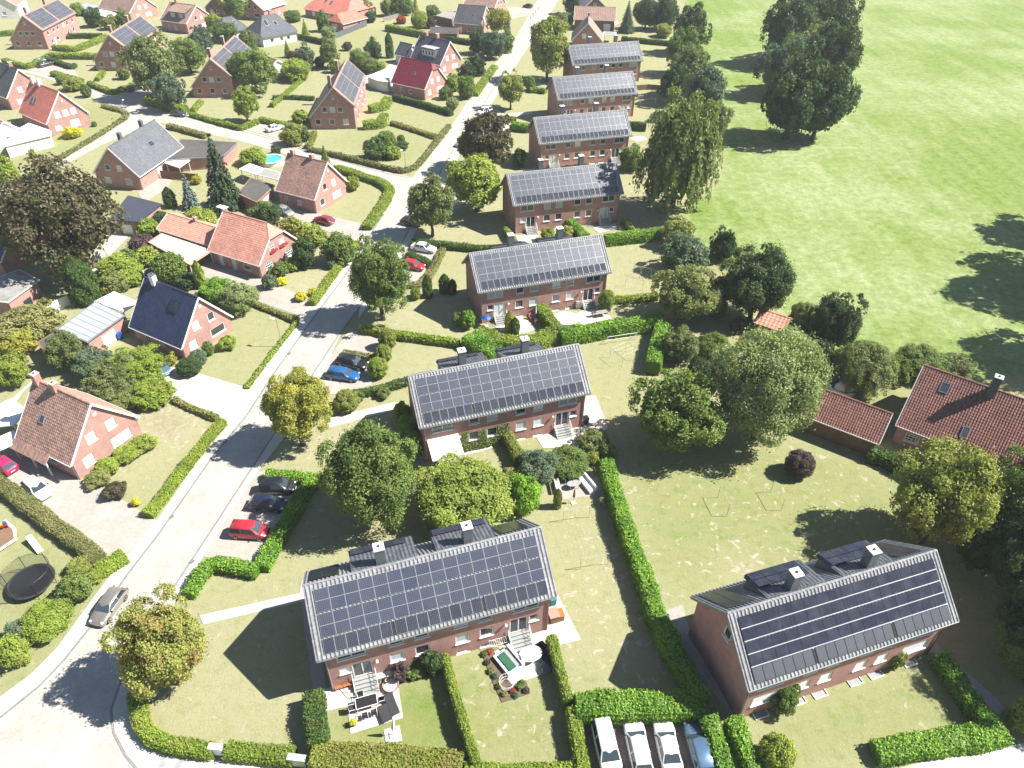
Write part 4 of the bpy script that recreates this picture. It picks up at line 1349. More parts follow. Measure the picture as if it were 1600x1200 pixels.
def flat_building(name, label, cat, pts, h, roof, wall, edge='zinc', overhang=0.18, ribs=0, doors=(), posts=False):
    """flat-roofed garage, carport or canopy; pts are the roof corners seen at height h"""
    P = [Vector((G(a, b, h).x, G(a, b, h).y)) for a, b in pts]
    c0 = sum(P, Vector((0, 0))) / len(P)
    T = thing(name, label, cat, (c0.x, c0.y, 0))
    P = [p - c0 for p in P]
    n = len(P)
    m = MB()
    m.prism([tuple(p) for p in P], h - 0.16, h)
    ro = obj('roof', m.mesh('roof', MAT[edge]), T)
    inner = [p * (1 - 0.30 / max(p.length, 1)) for p in P]
    m = MB()
    m.prism([tuple(p) for p in inner], h - 0.1, h + 0.012)
    obj('roof_covering', m.mesh('roof_covering', MAT[roof]), ro)
    if ribs:
        for k in range(1, ribs):
            a = P[0].lerp(P[1], k / ribs)
            b = P[3].lerp(P[2], k / ribs)
            m = MB()
            d = (b - a)
            M = frame_M((a.x, a.y, h + 0.012), (d.normalized().x, d.normalized().y, 0), (-d.normalized().y, d.normalized().x, 0))
            m.box(0.2, d.length - 0.2, -0.03, 0.03, 0, 0.05, 0, M)
            obj('seam', m.mesh('seam', MAT['stone_grey']), ro)
    wl = [p * (1 - (overhang + 0.25) / max(p.length, 1)) for p in P]
    if posts:
        for p in wl:
            m = MB()
            m.box(p.x - 0.06, p.x + 0.06, p.y - 0.06, p.y + 0.06, 0, h - 0.16)
            obj('post', m.mesh('post', MAT[wall]), T)
    else:
        m = MB()
        m.prism([tuple(p) for p in wl], 0, h - 0.162)
        obj('wall', m.mesh('wall', MAT[wall]), T)
        for i, w, hh, mt in doors:
            a, b = wl[i], wl[(i + 1) % n]
            mid = (a + b) / 2
            d = (b - a).normalized()
            out = Vector((d.y, -d.x))
            if out.dot(mid) < 0:
                out = -out
            X = Vector((-out.y, out.x, 0))
            M = frame_M((mid.x + out.x * 0.02, mid.y + out.y * 0.02, 0), X, Vector((-out.x, -out.y, 0)))
            m = MB()
            m.box(-w / 2, w / 2, -0.03, 0.1, 0.05, hh, 0, M)
            obj('door', m.mesh('door', MAT[mt]), T)
    return T


flat_building('garage', 'navy flat-roofed brick outbuilding beside the copper beech', 'garage', [(170, 343), (200, 305), (253, 318), (216, 347)], 2.9, 'felt_navy', 'brick', 'felt_navy', doors=[(3, 2.0, 2.0, 'white')])
flat_building('outbuilding', 'pale flat-roofed brick outbuilding on the left edge below the copper beech', 'outbuilding', [(-20, 440), (30, 420), (62, 437), (12, 473), (-20, 470)], 2.8, 'felt_light', 'brick_pale', 'cream', doors=[(2, 1.6, 1.3, 'glass')])
flat_building('garage', 'brick garage with pale ribbed metal roof joined to the navy roofed house', 'garage', [(88, 515), (150, 470), (196, 492), (136, 535)], 2.9, 'metal_sheet', 'brick_pale', 'zinc', ribs=7, doors=[(2, 2.4, 2.0, 'white')])
flat_building('canopy', 'white flat canopy roof behind the ribbed metal garage', 'canopy', [(147, 471), (178, 455), (217, 472), (193, 487)], 2.9, 'white', 'white', 'white', posts=True)
flat_building('lean_to', 'dark felt lean-to below the ribbed metal garage roof', 'lean-to', [(58, 534), (88, 516), (116, 530), (70, 552)], 2.3, 'felt', 'wood', 'wood')
flat_building('carport', 'pale corrugated carport roof in front of the salmon tiled wing', 'carport', [(231, 378), (252, 364), (332, 391), (297, 414)], 2.6, 'cream', 'white', 'tile_salmon', posts=True, ribs=9)
flat_building('carport', 'white carport roof on the left edge beside the brown tiled house', 'carport', [(-20, 640), (18, 622), (42, 640), (22, 664), (-20, 668)], 2.5, 'white', 'white', 'white', posts=True)
flat_building('carport', 'second white carport roof on the left edge above the magenta car', 'carport', [(-20, 690), (22, 672), (28, 690), (-20, 712)], 2.4, 'white', 'white', 'white', posts=True)
flat_building('garage', 'long dark felt flat-roofed garage behind the slate-grey house', 'garage', [(255, 250), (282, 217), (372, 222), (350, 243), (318, 246)], 2.8, 'felt', 'brick', 'zinc')
flat_building('canopy', 'white terrace canopy on the slate-grey house', 'canopy', [(256, 254), (275, 243), (297, 250), (280, 262)], 2.5, 'white', 'white', 'white', posts=True)
flat_building('garage', 'grey flat-roofed garage with white door between spruce and brown house', 'garage', [(370, 302), (392, 277), (430, 290), (401, 316)], 2.7, 'felt', 'brick_pale', 'tile_brown', doors=[(2, 2.3, 1.9, 'white')])
flat_building('pergola', 'pale grey canopy roof beside the round pool', 'canopy', [(373, 264), (390, 255), (411, 262), (398, 272)], 2.5, 'metal_sheet', 'white', 'white', posts=True)
flat_building('pergola', 'glazed white conservatory roof behind the brown house with two chimneys', 'canopy', [(398, 272), (414, 262), (440, 270), (434, 281)], 2.5, 'felt_light', 'white', 'white', posts=True)
flat_building('garage', 'white flat-roofed garage and wall beside the orange roof house', 'garage', [(20, 205), (45, 192), (80, 204), (80, 211), (6, 229)], 2.7, 'white', 'render', 'white')
flat_building('garage', 'white flat garage roof left of the maroon roof', 'garage', [(572, 119), (612, 104), (614, 112), (606, 128), (590, 126)], 2.8, 'white', 'render', 'white', doors=[(3, 2.3, 2.0, 'white')])
flat_building('garage', 'pale grey flat garage with stove pipe left of the charcoal roof', 'garage', [(680, 24), (702, 16), (714, 20), (706, 30)], 2.8, 'felt_light', 'brick_dark', 'zinc')
house('carport', 'timber gabled carport with grey felt roof in front of the charcoal house', (-24.5, 266.5, -3, 9.5, 6.0, 0, 2.3, 2.3, 3.6), 'felt', 'wood', gutters=False, fine=False, trim='wood_orange', cat='carport')
flat_building('conservatory', 'blue-grey garden room roof behind white garage roofs near the top edge', 'outbuilding', [(120, 10), (135, 5), (155, 9), (140, 16)], 2.6, 'metal_sheet', 'render', 'zinc')
flat_building('garage', 'white flat garage roof near the top edge behind the second solar house', 'garage', [(137, 17), (158, 12), (188, 23), (170, 28)], 2.7, 'white', 'render', 'white')
flat_building('canopy', 'white porch canopy beside the taupe roof house at the row head', 'canopy', [(940, 55), (944, 49), (963, 50), (963, 55)], 2.7, 'felt_light', 'white', 'white', posts=True)
flat_building('deck_platform', 'timber play deck on the left edge beside the trampoline', 'deck', [(-20, 835), (8, 812), (24, 824), (26, 842), (-20, 872)], 0.45, 'wood', 'white', 'white')


# ================================================================== PLANTS
LEAF = {
    'mid': leaf_mat('leaves_mid_green', (0.085, 0.145, 0.030), (0.290, 0.375, 0.100)),
    'lime': leaf_mat('leaves_lime_green', (0.180, 0.235, 0.040), (0.500, 0.550, 0.115)),
    'dark': leaf_mat('leaves_dark_green', (0.030, 0.066, 0.024), (0.125, 0.190, 0.062)),
    'olive': leaf_mat('leaves_olive', (0.125, 0.155, 0.050), (0.390, 0.420, 0.160)),
    'oliveyellow': leaf_mat('leaves_olive_yellow', (0.190, 0.215, 0.050), (0.530, 0.550, 0.150), (0.55, 0.50, 0.12)),
    'yellow': leaf_mat('leaves_yellow', (0.29, 0.27, 0.04), (0.66, 0.60, 0.12), (0.40, 0.44, 0.09)),
    'copper': leaf_mat('leaves_copper', (0.060, 0.050, 0.030), (0.190, 0.155, 0.085), (0.14, 0.165, 0.065)),
    'autumn': leaf_mat('leaves_turning', (0.190, 0.225, 0.055), (0.480, 0.490, 0.150), (0.58, 0.36, 0.17)),
    'pale': leaf_mat('leaves_pale', (0.165, 0.205, 0.075), (0.530, 0.570, 0.265)),
    'bluegreen': leaf_mat('leaves_blue_green', (0.075, 0.119, 0.075), (0.246, 0.326, 0.217)),
    'spruce': leaf_mat('needles_dark', (0.020, 0.045, 0.022), (0.090, 0.138, 0.052), trans=0.1),
    'bluespruce': leaf_mat('needles_blue', (0.088, 0.125, 0.106), (0.290, 0.362, 0.312), trans=0.1),
    'purple': leaf_mat('leaves_purple', (0.069, 0.044, 0.056), (0.217, 0.145, 0.160)),
    'birch': leaf_mat('leaves_birch', (0.085, 0.125, 0.035), (0.330, 0.375, 0.135)),
    'hedge': leaf_mat('hedge_green', (0.150, 0.225, 0.030), (0.460, 0.560, 0.095), (0.46, 0.47, 0.11)),
    'laurel': leaf_mat('laurel_green', (0.085, 0.200, 0.018), (0.400, 0.620, 0.070), gloss=0.5),
    'hedge_dark': leaf_mat('hedge_dark_green', (0.050, 0.100, 0.022), (0.160, 0.254, 0.058), (0.13, 0.17, 0.05)),
    'hedge_yellow': leaf_mat('hedge_golden', (0.180, 0.210, 0.040), (0.420, 0.450, 0.105), (0.42, 0.36, 0.13)),
    'hedge_dry': leaf_mat('hedge_dry', (0.190, 0.185, 0.075), (0.450, 0.420, 0.180), (0.30, 0.34, 0.10)),
    'flower_yellow': leaf_mat('yellow_flowers', (0.562, 0.438, 0.025), (0.800, 0.800, 0.072)),
    'red': leaf_mat('red_leaves', (0.312, 0.050, 0.037), (0.652, 0.131, 0.087)),
}


def vnoise(P, f, seed=0):
    """cheap smooth noise from crossed sines"""
    x, y, z = P[:, 0] * f, P[:, 1] * f, P[:, 2] * f
    s = seed * 1.37
    return (np.sin(x * 1.3 + 1.7 * np.sin(y * 0.9 + s) + s) + np.sin(y * 1.7 + 1.3 * np.sin(z * 1.1 + s * 2)) + np.sin(z * 1.5 + 1.9 * np.sin(x * 0.7 - s))) / 3


def leaf_quads(C, Nn, size, rg):
    n = len(C)
    Nn = Nn / (np.linalg.norm(Nn, axis=1, keepdims=True) + 1e-9)
    T = rg.normal(size=(n, 3))
    T -= Nn * np.sum(T * Nn, 1, keepdims=True)
    T /= np.linalg.norm(T, axis=1, keepdims=True) + 1e-9
    B = np.cross(Nn, T)
    s = size[:, None]
    V = np.empty((n, 4, 3))
    V[:, 0] = C - T * s * 0.55
    V[:, 1] = C + B * s * 0.36 + Nn * s * 0.16
    V[:, 2] = C + T * s * 0.55
    V[:, 3] = C - B * s * 0.36 + Nn * s * 0.16
    F = np.arange(n * 4).reshape(n, 4)
    return V.reshape(-1, 3), F


def dirs(n, rg):
    d = rg.normal(size=(n, 3))
    return d / np.linalg.norm(d, axis=1, keepdims=True)


def crown_round(rg, leaf, n, nl=46, rl=(0.24, 0.40), zmin=-0.7, rough=0.10, fill=0.18, sprig=0.10, envelope=0.12, clump=0.30):
    i = np.arange(nl) + 0.5
    ph = np.arccos(1 - 2 * i / nl)
    th = math.pi * (1 + 5 ** 0.5) * i + rg.uniform(0, 6)
    D = np.stack([np.cos(th) * np.sin(ph), np.sin(th) * np.sin(ph), np.cos(ph)], 1)
    D = D + rg.normal(size=D.shape) * 0.12
    D /= np.linalg.norm(D, axis=1, keepdims=True)
    D = D[D[:, 2] > zmin]
    env = 1 + envelope * vnoise(D, 1.9, rg.integers(1, 90)) + 0.5 * envelope * vnoise(D, 4.1, rg.integers(1, 90))
    r = rg.uniform(*rl, len(D))
    Pc = D * ((1.0 - r * 0.85 + rg.normal(size=len(D)) * rough) * env)[:, None]
    w = r ** 2 / np.sum(r ** 2)
    k = rg.choice(len(D), size=int(n * (1 - fill)), p=w)
    ns = 12
    sub = dirs(len(D) * ns, rg).reshape(len(D), ns, 3)
    d = sub[k, rg.integers(0, ns, len(k))] + rg.normal(size=(len(k), 3)) * clump
    d /= np.linalg.norm(d, axis=1, keepdims=True)
    # leaves sit on the outer side of each bough
    flip = np.sum(d * D[k], 1) < -0.25
    d[flip] *= -1
    up = rg.uniform(size=len(k)) < 0.25
    d[up, 2] = np.abs(d[up, 2])
    rr = rg.uniform(0.70, 1.06, len(k))
    sp = rg.uniform(size=len(k)) < sprig
    rr[sp] *= rg.uniform(1.05, 1.45, sp.sum())
    C = Pc[k] + d * (r[k] * rr)[:, None]
    Nn = d * 0.75 + rg.normal(size=d.shape) * 0.45 + np.array([0, 0, 0.25])
    lobe_t = rg.uniform(0.15, 0.85, len(D))
    t = lobe_t[k] * 0.45 + rg.uniform(0, 1, len(k)) * 0.55
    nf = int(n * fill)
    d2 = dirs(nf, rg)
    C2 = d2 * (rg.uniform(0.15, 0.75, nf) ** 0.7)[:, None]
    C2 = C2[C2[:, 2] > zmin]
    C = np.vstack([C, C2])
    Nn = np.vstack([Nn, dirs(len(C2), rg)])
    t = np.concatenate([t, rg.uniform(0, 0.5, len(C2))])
    sz = leaf * rg.uniform(0.65, 1.35, len(C))
    sz[len(k):] *= 1.7
    V, F = leaf_quads(C, Nn, sz, rg)
    return V, F, np.repeat(t, 4)


def crown_cone(rg, leaf, n, layers=17, droop=0.28, power=0.9):
    C, Nn, T = [], [], []
    for j in range(layers):
        z = -1 + 2 * (j + 0.5) / layers
        R_ = (1 - (j + 0.3) / layers) ** power
        nb = max(5, int(15 * R_ + 3))
        for b in range(nb):
            a = 2 * math.pi * (b + rg.uniform(-0.35, 0.35)) / nb + j * 0.7
            rr = R_ * rg.uniform(0.78, 1.08)
            m = max(6, int(n * rr / (layers * 7)))
            u = rg.uniform(0.05, 1, m) ** 0.75
            side = rg.normal(size=m) * 0.10 * (1.2 - u) * (0.5 + R_)
            x, y = math.cos(a), math.sin(a)
            C.append(np.stack([x * rr * u - y * side, y * rr * u + x * side, z - droop * u ** 1.5 * R_ + rg.normal(size=m) * 0.02 + 0.04 * np.abs(side)], 1))
            Nn.append(np.stack([x * 0.5 + rg.normal(size=m) * 0.3, y * 0.5 + rg.normal(size=m) * 0.3, 0.7 + rg.normal(size=m) * 0.25], 1))
            T.append(rg.uniform(0, 0.65, m) * 0.7 + 0.35 * u)
    C, Nn, T = np.vstack(C), np.vstack(Nn), np.concatenate(T)
    V, F = leaf_quads(C, Nn, leaf * rg.uniform(0.7, 1.3, len(C)), rg)
    return V, F, np.repeat(np.clip(T, 0, 1), 4)


def crown_column(rg, leaf, n):
    z = rg.uniform(-1, 1, n)
    prof = np.sqrt(np.clip(1 - np.abs(z * 0.5 + 0.5 - 0.38) ** 2.2 * 2.0, 0.02, 1)) * np.clip((1 - z) * 2.2, 0.05, 1) ** 0.6
    a = rg.uniform(0, 2 * math.pi, n)
    r = prof * (1 + 0.10 * np.sin(a * 5 + z * 6) + 0.06 * rg.normal(size=n)) * rg.uniform(0.86, 1.02, n)
    C = np.stack([r * np.cos(a), r * np.sin(a), z], 1)
    Nn = np.stack([np.cos(a), np.sin(a), 0.35 + 0 * a], 1) + rg.normal(size=(n, 3)) * 0.35
    V, F = leaf_quads(C, Nn, leaf * rg.uniform(0.7, 1.3, n), rg)
    return V, F, np.repeat(rg.uniform(0, 1, n), 4)


def crown_weep(rg, leaf, n, ns=340):
    C, Nn, T = [], [], []
    per = n // ns
    for s in range(ns):
        d = dirs(1, rg)[0]
        d[2] = d[2] * 0.75 + 0.2
        d /= np.linalg.norm(d)
        top = d * np.array([1, 1, 0.97]) * rg.uniform(0.35, 0.98)
        ln = rg.uniform(0.18, 0.6) * (0.7 + 0.5 * np.hypot(d[0], d[1]))
        u = rg.uniform(0, 1, per)
        out = np.array([d[0], d[1], 0]) * 0.16
        P = top + np.outer(u ** 0.6, out) + np.outer(u, [0, 0, -ln]) + rg.normal(size=(per, 3)) * np.array([0.045, 0.045, 0.03])
        P = P[P[:, 2] > -1.0]
        C.append(P)
        nn = np.stack([np.full(len(P), d[0]), np.full(len(P), d[1]), np.full(len(P), 0.4)], 1) + rg.normal(size=(len(P), 3)) * 0.4
        Nn.append(nn)
        T.append(np.clip(rg.uniform(0.1, 0.9) * 0.5 + rg.uniform(0, 0.5, len(P)), 0, 1))
    C, Nn, T = np.vstack(C), np.vstack(Nn), np.concatenate(T)
    V, F = leaf_quads(C, Nn, leaf * rg.uniform(0.7, 1.3, len(C)), rg)
    V2, F2, t2 = crown_round(rg, leaf, n // 2, nl=40, rl=(0.2, 0.34), zmin=-0.6, fill=0.3)
    V2 = V2 * np.array([0.86, 0.86, 0.92]) + np.array([0, 0, 0.06])
    return np.vstack([V, V2]), np.vstack([F, F2 + len(V)]), np.concatenate([np.repeat(T, 4), t2])


BUCKETS = [0.35, 0.5, 0.7, 0.95, 1.3, 1.8, 2.4, 3.1, 4.0, 5.2, 6.8, 8.5]


def crown_for(kind, mat, a, b, far):
    bk = min(BUCKETS, key=lambda x: abs(math.log(x / a)))
    var = random.randrange(2)
    key = ('crown', kind, bk, var, far)

    def make():
        rg = np.random.default_rng(abs(hash(str(key))) % (2 ** 31) if False else sum(ord(ch) * (i + 7) for i, ch in enumerate(str(key))))
        lf = (0.125 + 0.016 * bk) * (1.75 if far else 1.0)
        if bk >= 5:
            lf *= 1.25
        lf = min(lf, bk * 0.33)
        leaf = lf / bk
        n = int(2.6 * 4 * math.pi / (leaf ** 2 * 0.40))
        n = int(min(max(n, 320), 37000 if not far else 14000))
        if kind == 'round':
            return crown_round(rg, leaf, n)
        if kind == 'loose':
            return crown_round(rg, leaf, int(n * 1.0), nl=44, rl=(0.15, 0.38), rough=0.12, zmin=-0.75, fill=0.28, sprig=0.12, envelope=0.18, clump=0.21)
        if kind == 'bush':
            return crown_round(rg, leaf * 1.1, n, nl=max(14, min(34, int(12 + bk * 8))), rl=(0.30, 0.46), zmin=-0.85, rough=0.12)
        if kind == 'ball':
            return crown_round(rg, leaf * 1.0, n, nl=60, rl=(0.24, 0.30), zmin=-0.95, rough=0.02, sprig=0.03, envelope=0.0, clump=1.0)
        if kind == 'cone':
            return crown_cone(rg, leaf * 0.9, int(n * 1.2))
        if kind == 'column':
            return crown_column(rg, leaf * 1.1, int(n * 0.9))
        if kind == 'weep':
            return crown_weep(rg, leaf * 1.05, int(n * 1.0))
    def mk():
        V, F, t = make()
        return np_mesh('crown_' + kind, V, F, LEAF['mid'], t)
    return cached(key, mk)


def trunk_mesh(seed):
    rg = random.Random(seed)
    m = MB()
    p = Vector((0, 0, -0.02))
    prev = 1.0
    pts = []
    for k in range(1, 6):
        q = Vector((rg.uniform(-0.12, 0.12) * k * 0.4, rg.uniform(-0.12, 0.12) * k * 0.4, k / 5 * 1.25))
        r = 1.0 - 0.14 * k
        m.tube(p, q, prev, r, 8)
        pts.append((q, r))
        p, prev = q, r
    return m, pts


def trunk_obj(parent, rad, zc, a, b, seed):
    """tapered trunk with limbs reaching out into the crown"""
    rg = random.Random(seed)
    m = MB()
    p, prev = Vector((0, 0, -0.1)), rad * 1.15
    top = zc + b * 0.35
    spine = []
    for k in range(1, 7):
        q = Vector((rg.uniform(-1, 1) * rad * 0.5, rg.uniform(-1, 1) * rad * 0.5, top * k / 6))
        r = rad * (1 - 0.125 * k)
        m.tube(p, q, prev, r, 7)
        spine.append((q.copy(), r))
        p, prev = q, r
    for k in range(9):
        q, r = spine[rg.randrange(2, 6)]
        an = k * 2.4 + rg.uniform(-0.4, 0.4)
        e = Vector((math.cos(an) * a * rg.uniform(0.45, 0.75), math.sin(an) * a * rg.uniform(0.45, 0.75), zc + b * rg.uniform(-0.35, 0.55)))
        mid = q.lerp(e, 0.5) + Vector((0, 0, 0.08 * a))
        m.tube(q, mid, r * 0.55, r * 0.36, 5)
        m.tube(mid, e, r * 0.36, r * 0.10, 5)
    obj('trunk', m.mesh('trunk', MAT['bark'], True), parent)


FWD = Vector((0, math.cos(PITCH), -math.sin(PITCH)))


def fit_ball(bb, gap, lim=3.2):
    x0, y0, x1, y1 = bb
    cx, cy, w, h = (x0 + x1) / 2, (y0 + y1) / 2, x1 - x0, y1 - y0
    zc, a, b = 3.0, 1.0, 1.0
    for _ in range(8):
        p = G(cx, cy, zc)
        v = p - Vector((0, 0, CAM_H))
        s = v.dot(FWD) / FPX
        phi = math.asin((CAM_H - zc) / v.length)
        a = s * w / 2
        hi = s * h / 2
        b = math.sqrt(max(hi * hi - (a * math.sin(phi)) ** 2, 0.0)) / math.cos(phi)
        b = min(max(b, 0.55 * a), lim * a)
        zc = b * 0.93 + gap
    p = G(cx, cy, zc)
    return p, a, b, zc


PLANT_N = [0]


def tree(label, kind, mat, bb, gap=1.5, name='broadleaf_tree', cat='tree', group=None, ball=None, rad=None):
    p, a, b, zc = fit_ball(bb, gap, {'loose': 1.25, 'round': 1.2, 'weep': 1.6}.get(kind, 3.2)) if ball is None else ball
    if ball is None:
        a, b = a * 0.93, b * 0.93
    PLANT_N[0] += 1
    t = thing(name, label, cat, (p.x, p.y, 0), random.uniform(0, 6.28), group)
    far = dist(p) > 125
    c = obj('crown', crown_for(kind, mat, a, b, far), t, loc=(0, 0, zc), paint=LEAF[mat])
    c.scale = (a, a, b)
    trunk_obj(t, rad or max(0.09, 0.055 * a + 0.02 * b), zc, a, b, PLANT_N[0])
    return t


def shrub(label, kind, mat, bb, name='shrub', cat='shrub', group=None):
    p, a, b, zc = fit_ball(bb, -0.02, 3.2 if kind in ('cone', 'column') else 1.5)
    PLANT_N[0] += 1
    far = dist(p) > 125
    o = obj(name, crown_for(kind, mat, a, b, far), None, loc=(p.x, p.y, zc), rotz=random.uniform(0, 6.28), paint=LEAF[mat])
    o.scale = (a, a, b)
    return tag(o, label, cat, group)


def hedge(label, pts, w, h, mat='hedge', leaf=None, name='hedge', closed=False, wob=1.0):
    """clipped hedge: pts trace the middle of its top in the survey picture"""
    P = [Vector((G(a, b, h).x, G(a, b, h).y)) for a, b in pts]
    d0 = min(dist((p.x, p.y, h)) for p in P)
    leaf = leaf or ((0.20 if mat == 'laurel' else 0.155) if d0 < 95 else 0.26 if d0 < 140 else 0.38)
    rg = np.random.default_rng(int(abs(P[0].x * 100)) + int(abs(P[0].y * 10)))
    step = 0.45 if d0 < 110 else 0.8
    path = [P[0]]
    for a, b in zip(P[:-1], P[1:]):
        k = max(1, int((b - a).length / step))
        for i in range(1, k + 1):
            path.append(a.lerp(b, i / k))
    path = np.array([[p.x, p.y] for p in path])
    for _ in range(2 if len(path) > 4 else 0):   # soften the corners
        path[1:-1] = path[1:-1] * 0.5 + (path[:-2] + path[2:]) * 0.25
    tan = np.gradient(path, axis=0)
    tan /= np.linalg.norm(tan, axis=1, keepdims=True) + 1e-9
    nor = np.stack([-tan[:, 1], tan[:, 0]], 1)
    path[0] -= tan[0] * 0.02
    ins = 0.15 if w > 1.0 else 0.09
    hw = w / 2 - ins
    ht = h - ins
    cs = np.array([[-hw, 0], [-hw * 1.02, ht * 0.5], [-hw * 0.99, ht - 0.07], [-hw * 0.9, ht], [-hw * 0.3, ht + 0.02], [hw * 0.3, ht + 0.02], [hw * 0.9, ht], [hw * 0.99, ht - 0.07], [hw * 1.02, ht * 0.5], [hw, 0]])
    n, k = len(path), len(cs)
    V = np.zeros((n, k, 3))
    V[:, :, :2] = path[:, None, :] + nor[:, None, :] * cs[None, :, 0:1]
    V[:, :, 2] = cs[None, :, 1]
    V = V.reshape(-1, 3)
    am = 0.07 * wob
    q = vnoise(V, 0.5, 9) * am * 1.1 + vnoise(V, 1.4, 3) * am * 1.2 + vnoise(V, 3.7, 5) * am * 0.7 + rg.normal(size=len(V)) * 0.02
    out = np.repeat(nor, k, 0) * np.tile(np.sign(cs[:, 0]) * (cs[:, 1] < ht - 0.02), n)[:, None]
    V[:, :2] += out * q[:, None]
    V[:, 2] += np.where(V[:, 2] > 0.05, q, 0)
    idx = np.arange(n * k).reshape(n, k)
    F = [np.stack([idx[:-1, j], idx[1:, j], idx[1:, j + 1], idx[:-1, j + 1]], 1)[:, ::-1] for j in range(k - 1)]
    F = np.concatenate(F)
    caps = []
    for e, fl in ((0, 1), (n - 1, 0)):
        for j in range(k // 2 - 1):
            qd = [idx[e, j], idx[e, j + 1], idx[e, k - 2 - j], idx[e, k - 1 - j]]
            caps.append(qd if fl else qd[::-1])
    F = np.concatenate([F, np.array(caps)])
    tint0 = np.zeros(len(V))
    # leaves over the whole skin
    A, B, C, D = V[F[:, 0]], V[F[:, 1]], V[F[:, 2]], V[F[:, 3]]
    nr = np.cross(C - A, D - B)
    ar = np.linalg.norm(nr, axis=1) / 2
    nr /= np.linalg.norm(nr, axis=1, keepdims=True) + 1e-9
    top = np.abs(nr[:, 2]) > 0.8
    if np.sum(nr[top, 2]) < 0:
        nr = -nr
        F = F[:, ::-1]
    cnt = int(min(ar.sum() * 2.0 / (leaf ** 2 * 0.45), 34000))
    f = rg.choice(len(F), size=cnt, p=ar / ar.sum())
    u, v = rg.uniform(size=(cnt, 1)), rg.uniform(size=(cnt, 1))
    Cc = (A[f] * (1 - u) + B[f] * u) * (1 - v) + (D[f] * (1 - u) + C[f] * u) * v
    nn = nr[f]
    Cc = Cc + nn * rg.uniform(-0.03, ins + 0.06 * wob, (cnt, 1))
    Cc[:, 2] = np.maximum(Cc[:, 2], 0.03)
    LV, LF = leaf_quads(Cc, nn * 0.8 + rg.normal(size=nn.shape) * 0.55 + np.array([0, 0, 0.2]), leaf * rg.uniform(0.6, 1.35, cnt), rg)
    t2 = np.repeat(np.clip(rg.uniform(0.1, 1, cnt) * 0.75 + 0.25 * vnoise(Cc, 0.9, 2), 0, 1), 4)
    o0 = path.mean(0)
    VV = np.vstack([V, LV])
    VV[:, 0] -= o0[0]
    VV[:, 1] -= o0[1]
    me = np_mesh('hedge', VV, np.vstack([F, LF + len(V)]), LEAF[mat], np.concatenate([tint0, t2]))
    o = obj(name, me, None, loc=(o0[0], o0[1], 0))
    return tag(o, label, 'hedge')


# ---------------------------------------------------------------- hedges, foreground
hedge('curved green hedge round the street corner beneath the autumn maple', [(209, 1078), (212, 1100), (220, 1132), (232, 1148), (258, 1158), (332, 1168)], 1.3, 1.15, 'hedge')
hedge('short green hedge between the white post cabinet and the green cabinet', [(352, 1166), (400, 1172), (458, 1176)], 1.5, 1.15, 'hedge')
hedge('thick golden-brown hedge along the bottom edge', [(486, 1176), (560, 1180), (640, 1184), (722, 1194)], 2.3, 1.5, 'hedge_yellow', wob=1.8)
hedge('low green hedge on the bottom edge right of the golden hedge', [(726, 1196), (800, 1199), (895, 1198)], 0.9, 1.3, 'hedge')
hedge('bushy green hedge left of the patio with the black table', [(488, 1078), (491, 1115), (496, 1160)], 1.5, 1.9, 'hedge_dark', wob=1.8)
hedge('narrow bright hedge between the two foreground back gardens', [(694, 1020), (708, 1070), (722, 1120), (744, 1190)], 0.75, 1.75, 'hedge')
hedge('narrow bright hedge beside the white oval table patio', [(862, 992), (872, 1030), (890, 1092)], 0.85, 1.8, 'hedge')
hedge('yellow-green clipped hedge left of the four parked cars', [(894, 1102), (903, 1150), (914, 1215)], 1.15, 1.7, 'hedge')
hedge('long laurel hedge running down between the two foreground gardens', [(948, 716), (960, 760), (984, 830), (1008, 893), (1022, 940), (1050, 1005), (1084, 1062), (1100, 1088)], 1.7, 2.1, 'laurel', wob=1.5)
hedge('broad laurel hedge behind the four parked cars', [(900, 1098), (960, 1096), (1030, 1096), (1104, 1094)], 2.3, 2.0, 'laurel', wob=1.5)
hedge('laurel hedge right of the dark blue parked car', [(1108, 1112), (1120, 1150), (1140, 1215)], 1.5, 1.8, 'laurel', wob=1.3)
hedge('laurel hedge along the wall end of the black-panel house', [(1147, 1118), (1160, 1150), (1186, 1215)], 1.4, 1.6, 'laurel', wob=1.3)
hedge('laurel hedge on the right side of the light-well garden', [(1470, 1020), (1500, 1060), (1528, 1098), (1552, 1128)], 1.5, 1.5, 'laurel', wob=1.5)
hedge('laurel hedge along the street in front of the light-well garden', [(1372, 1170), (1440, 1160), (1510, 1150), (1572, 1138)], 1.9, 1.4, 'laurel', wob=1.4)
hedge('hedge arm behind the black car in the lower parking bay', [(415, 738), (450, 738), (492, 744), (515, 750)], 1.3, 1.2, 'laurel', wob=1.3)
hedge('hedge at the nose of the three cars in the lower parking bay', [(484, 748), (466, 778), (445, 812), (424, 850), (406, 882)], 1.7, 1.2, 'laurel', wob=1.2)
hedge('hedge arm running from the red estate car down the pavement', [(400, 888), (372, 880), (330, 874), (310, 892), (290, 925)], 1.4, 1.2, 'laurel', wob=1.2)
hedge('clipped hedge along the lawn by the upper roadside chestnut', [(562, 508), (620, 518), (680, 526), (718, 531)], 1.2, 1.2, 'hedge')
hedge('fat bright laurel block behind the chimney of the awning house', [(734, 520), (755, 535), (780, 551)], 3.2, 2.0, 'laurel', wob=1.8)
hedge('curved clipped hedge round the patio with pink cushions', [(748, 512), (772, 524), (805, 530), (838, 527), (868, 514)], 2.4, 1.8, 'hedge')
hedge('clipped hedge dividing the patios beside the round white table', [(846, 474), (858, 492), (872, 512)], 1.7, 2.0, 'hedge')
hedge('long laurel hedge behind the white goal frame', [(876, 518), (930, 509), (980, 501), (1036, 492)], 2.2, 2.1, 'laurel', wob=1.5)
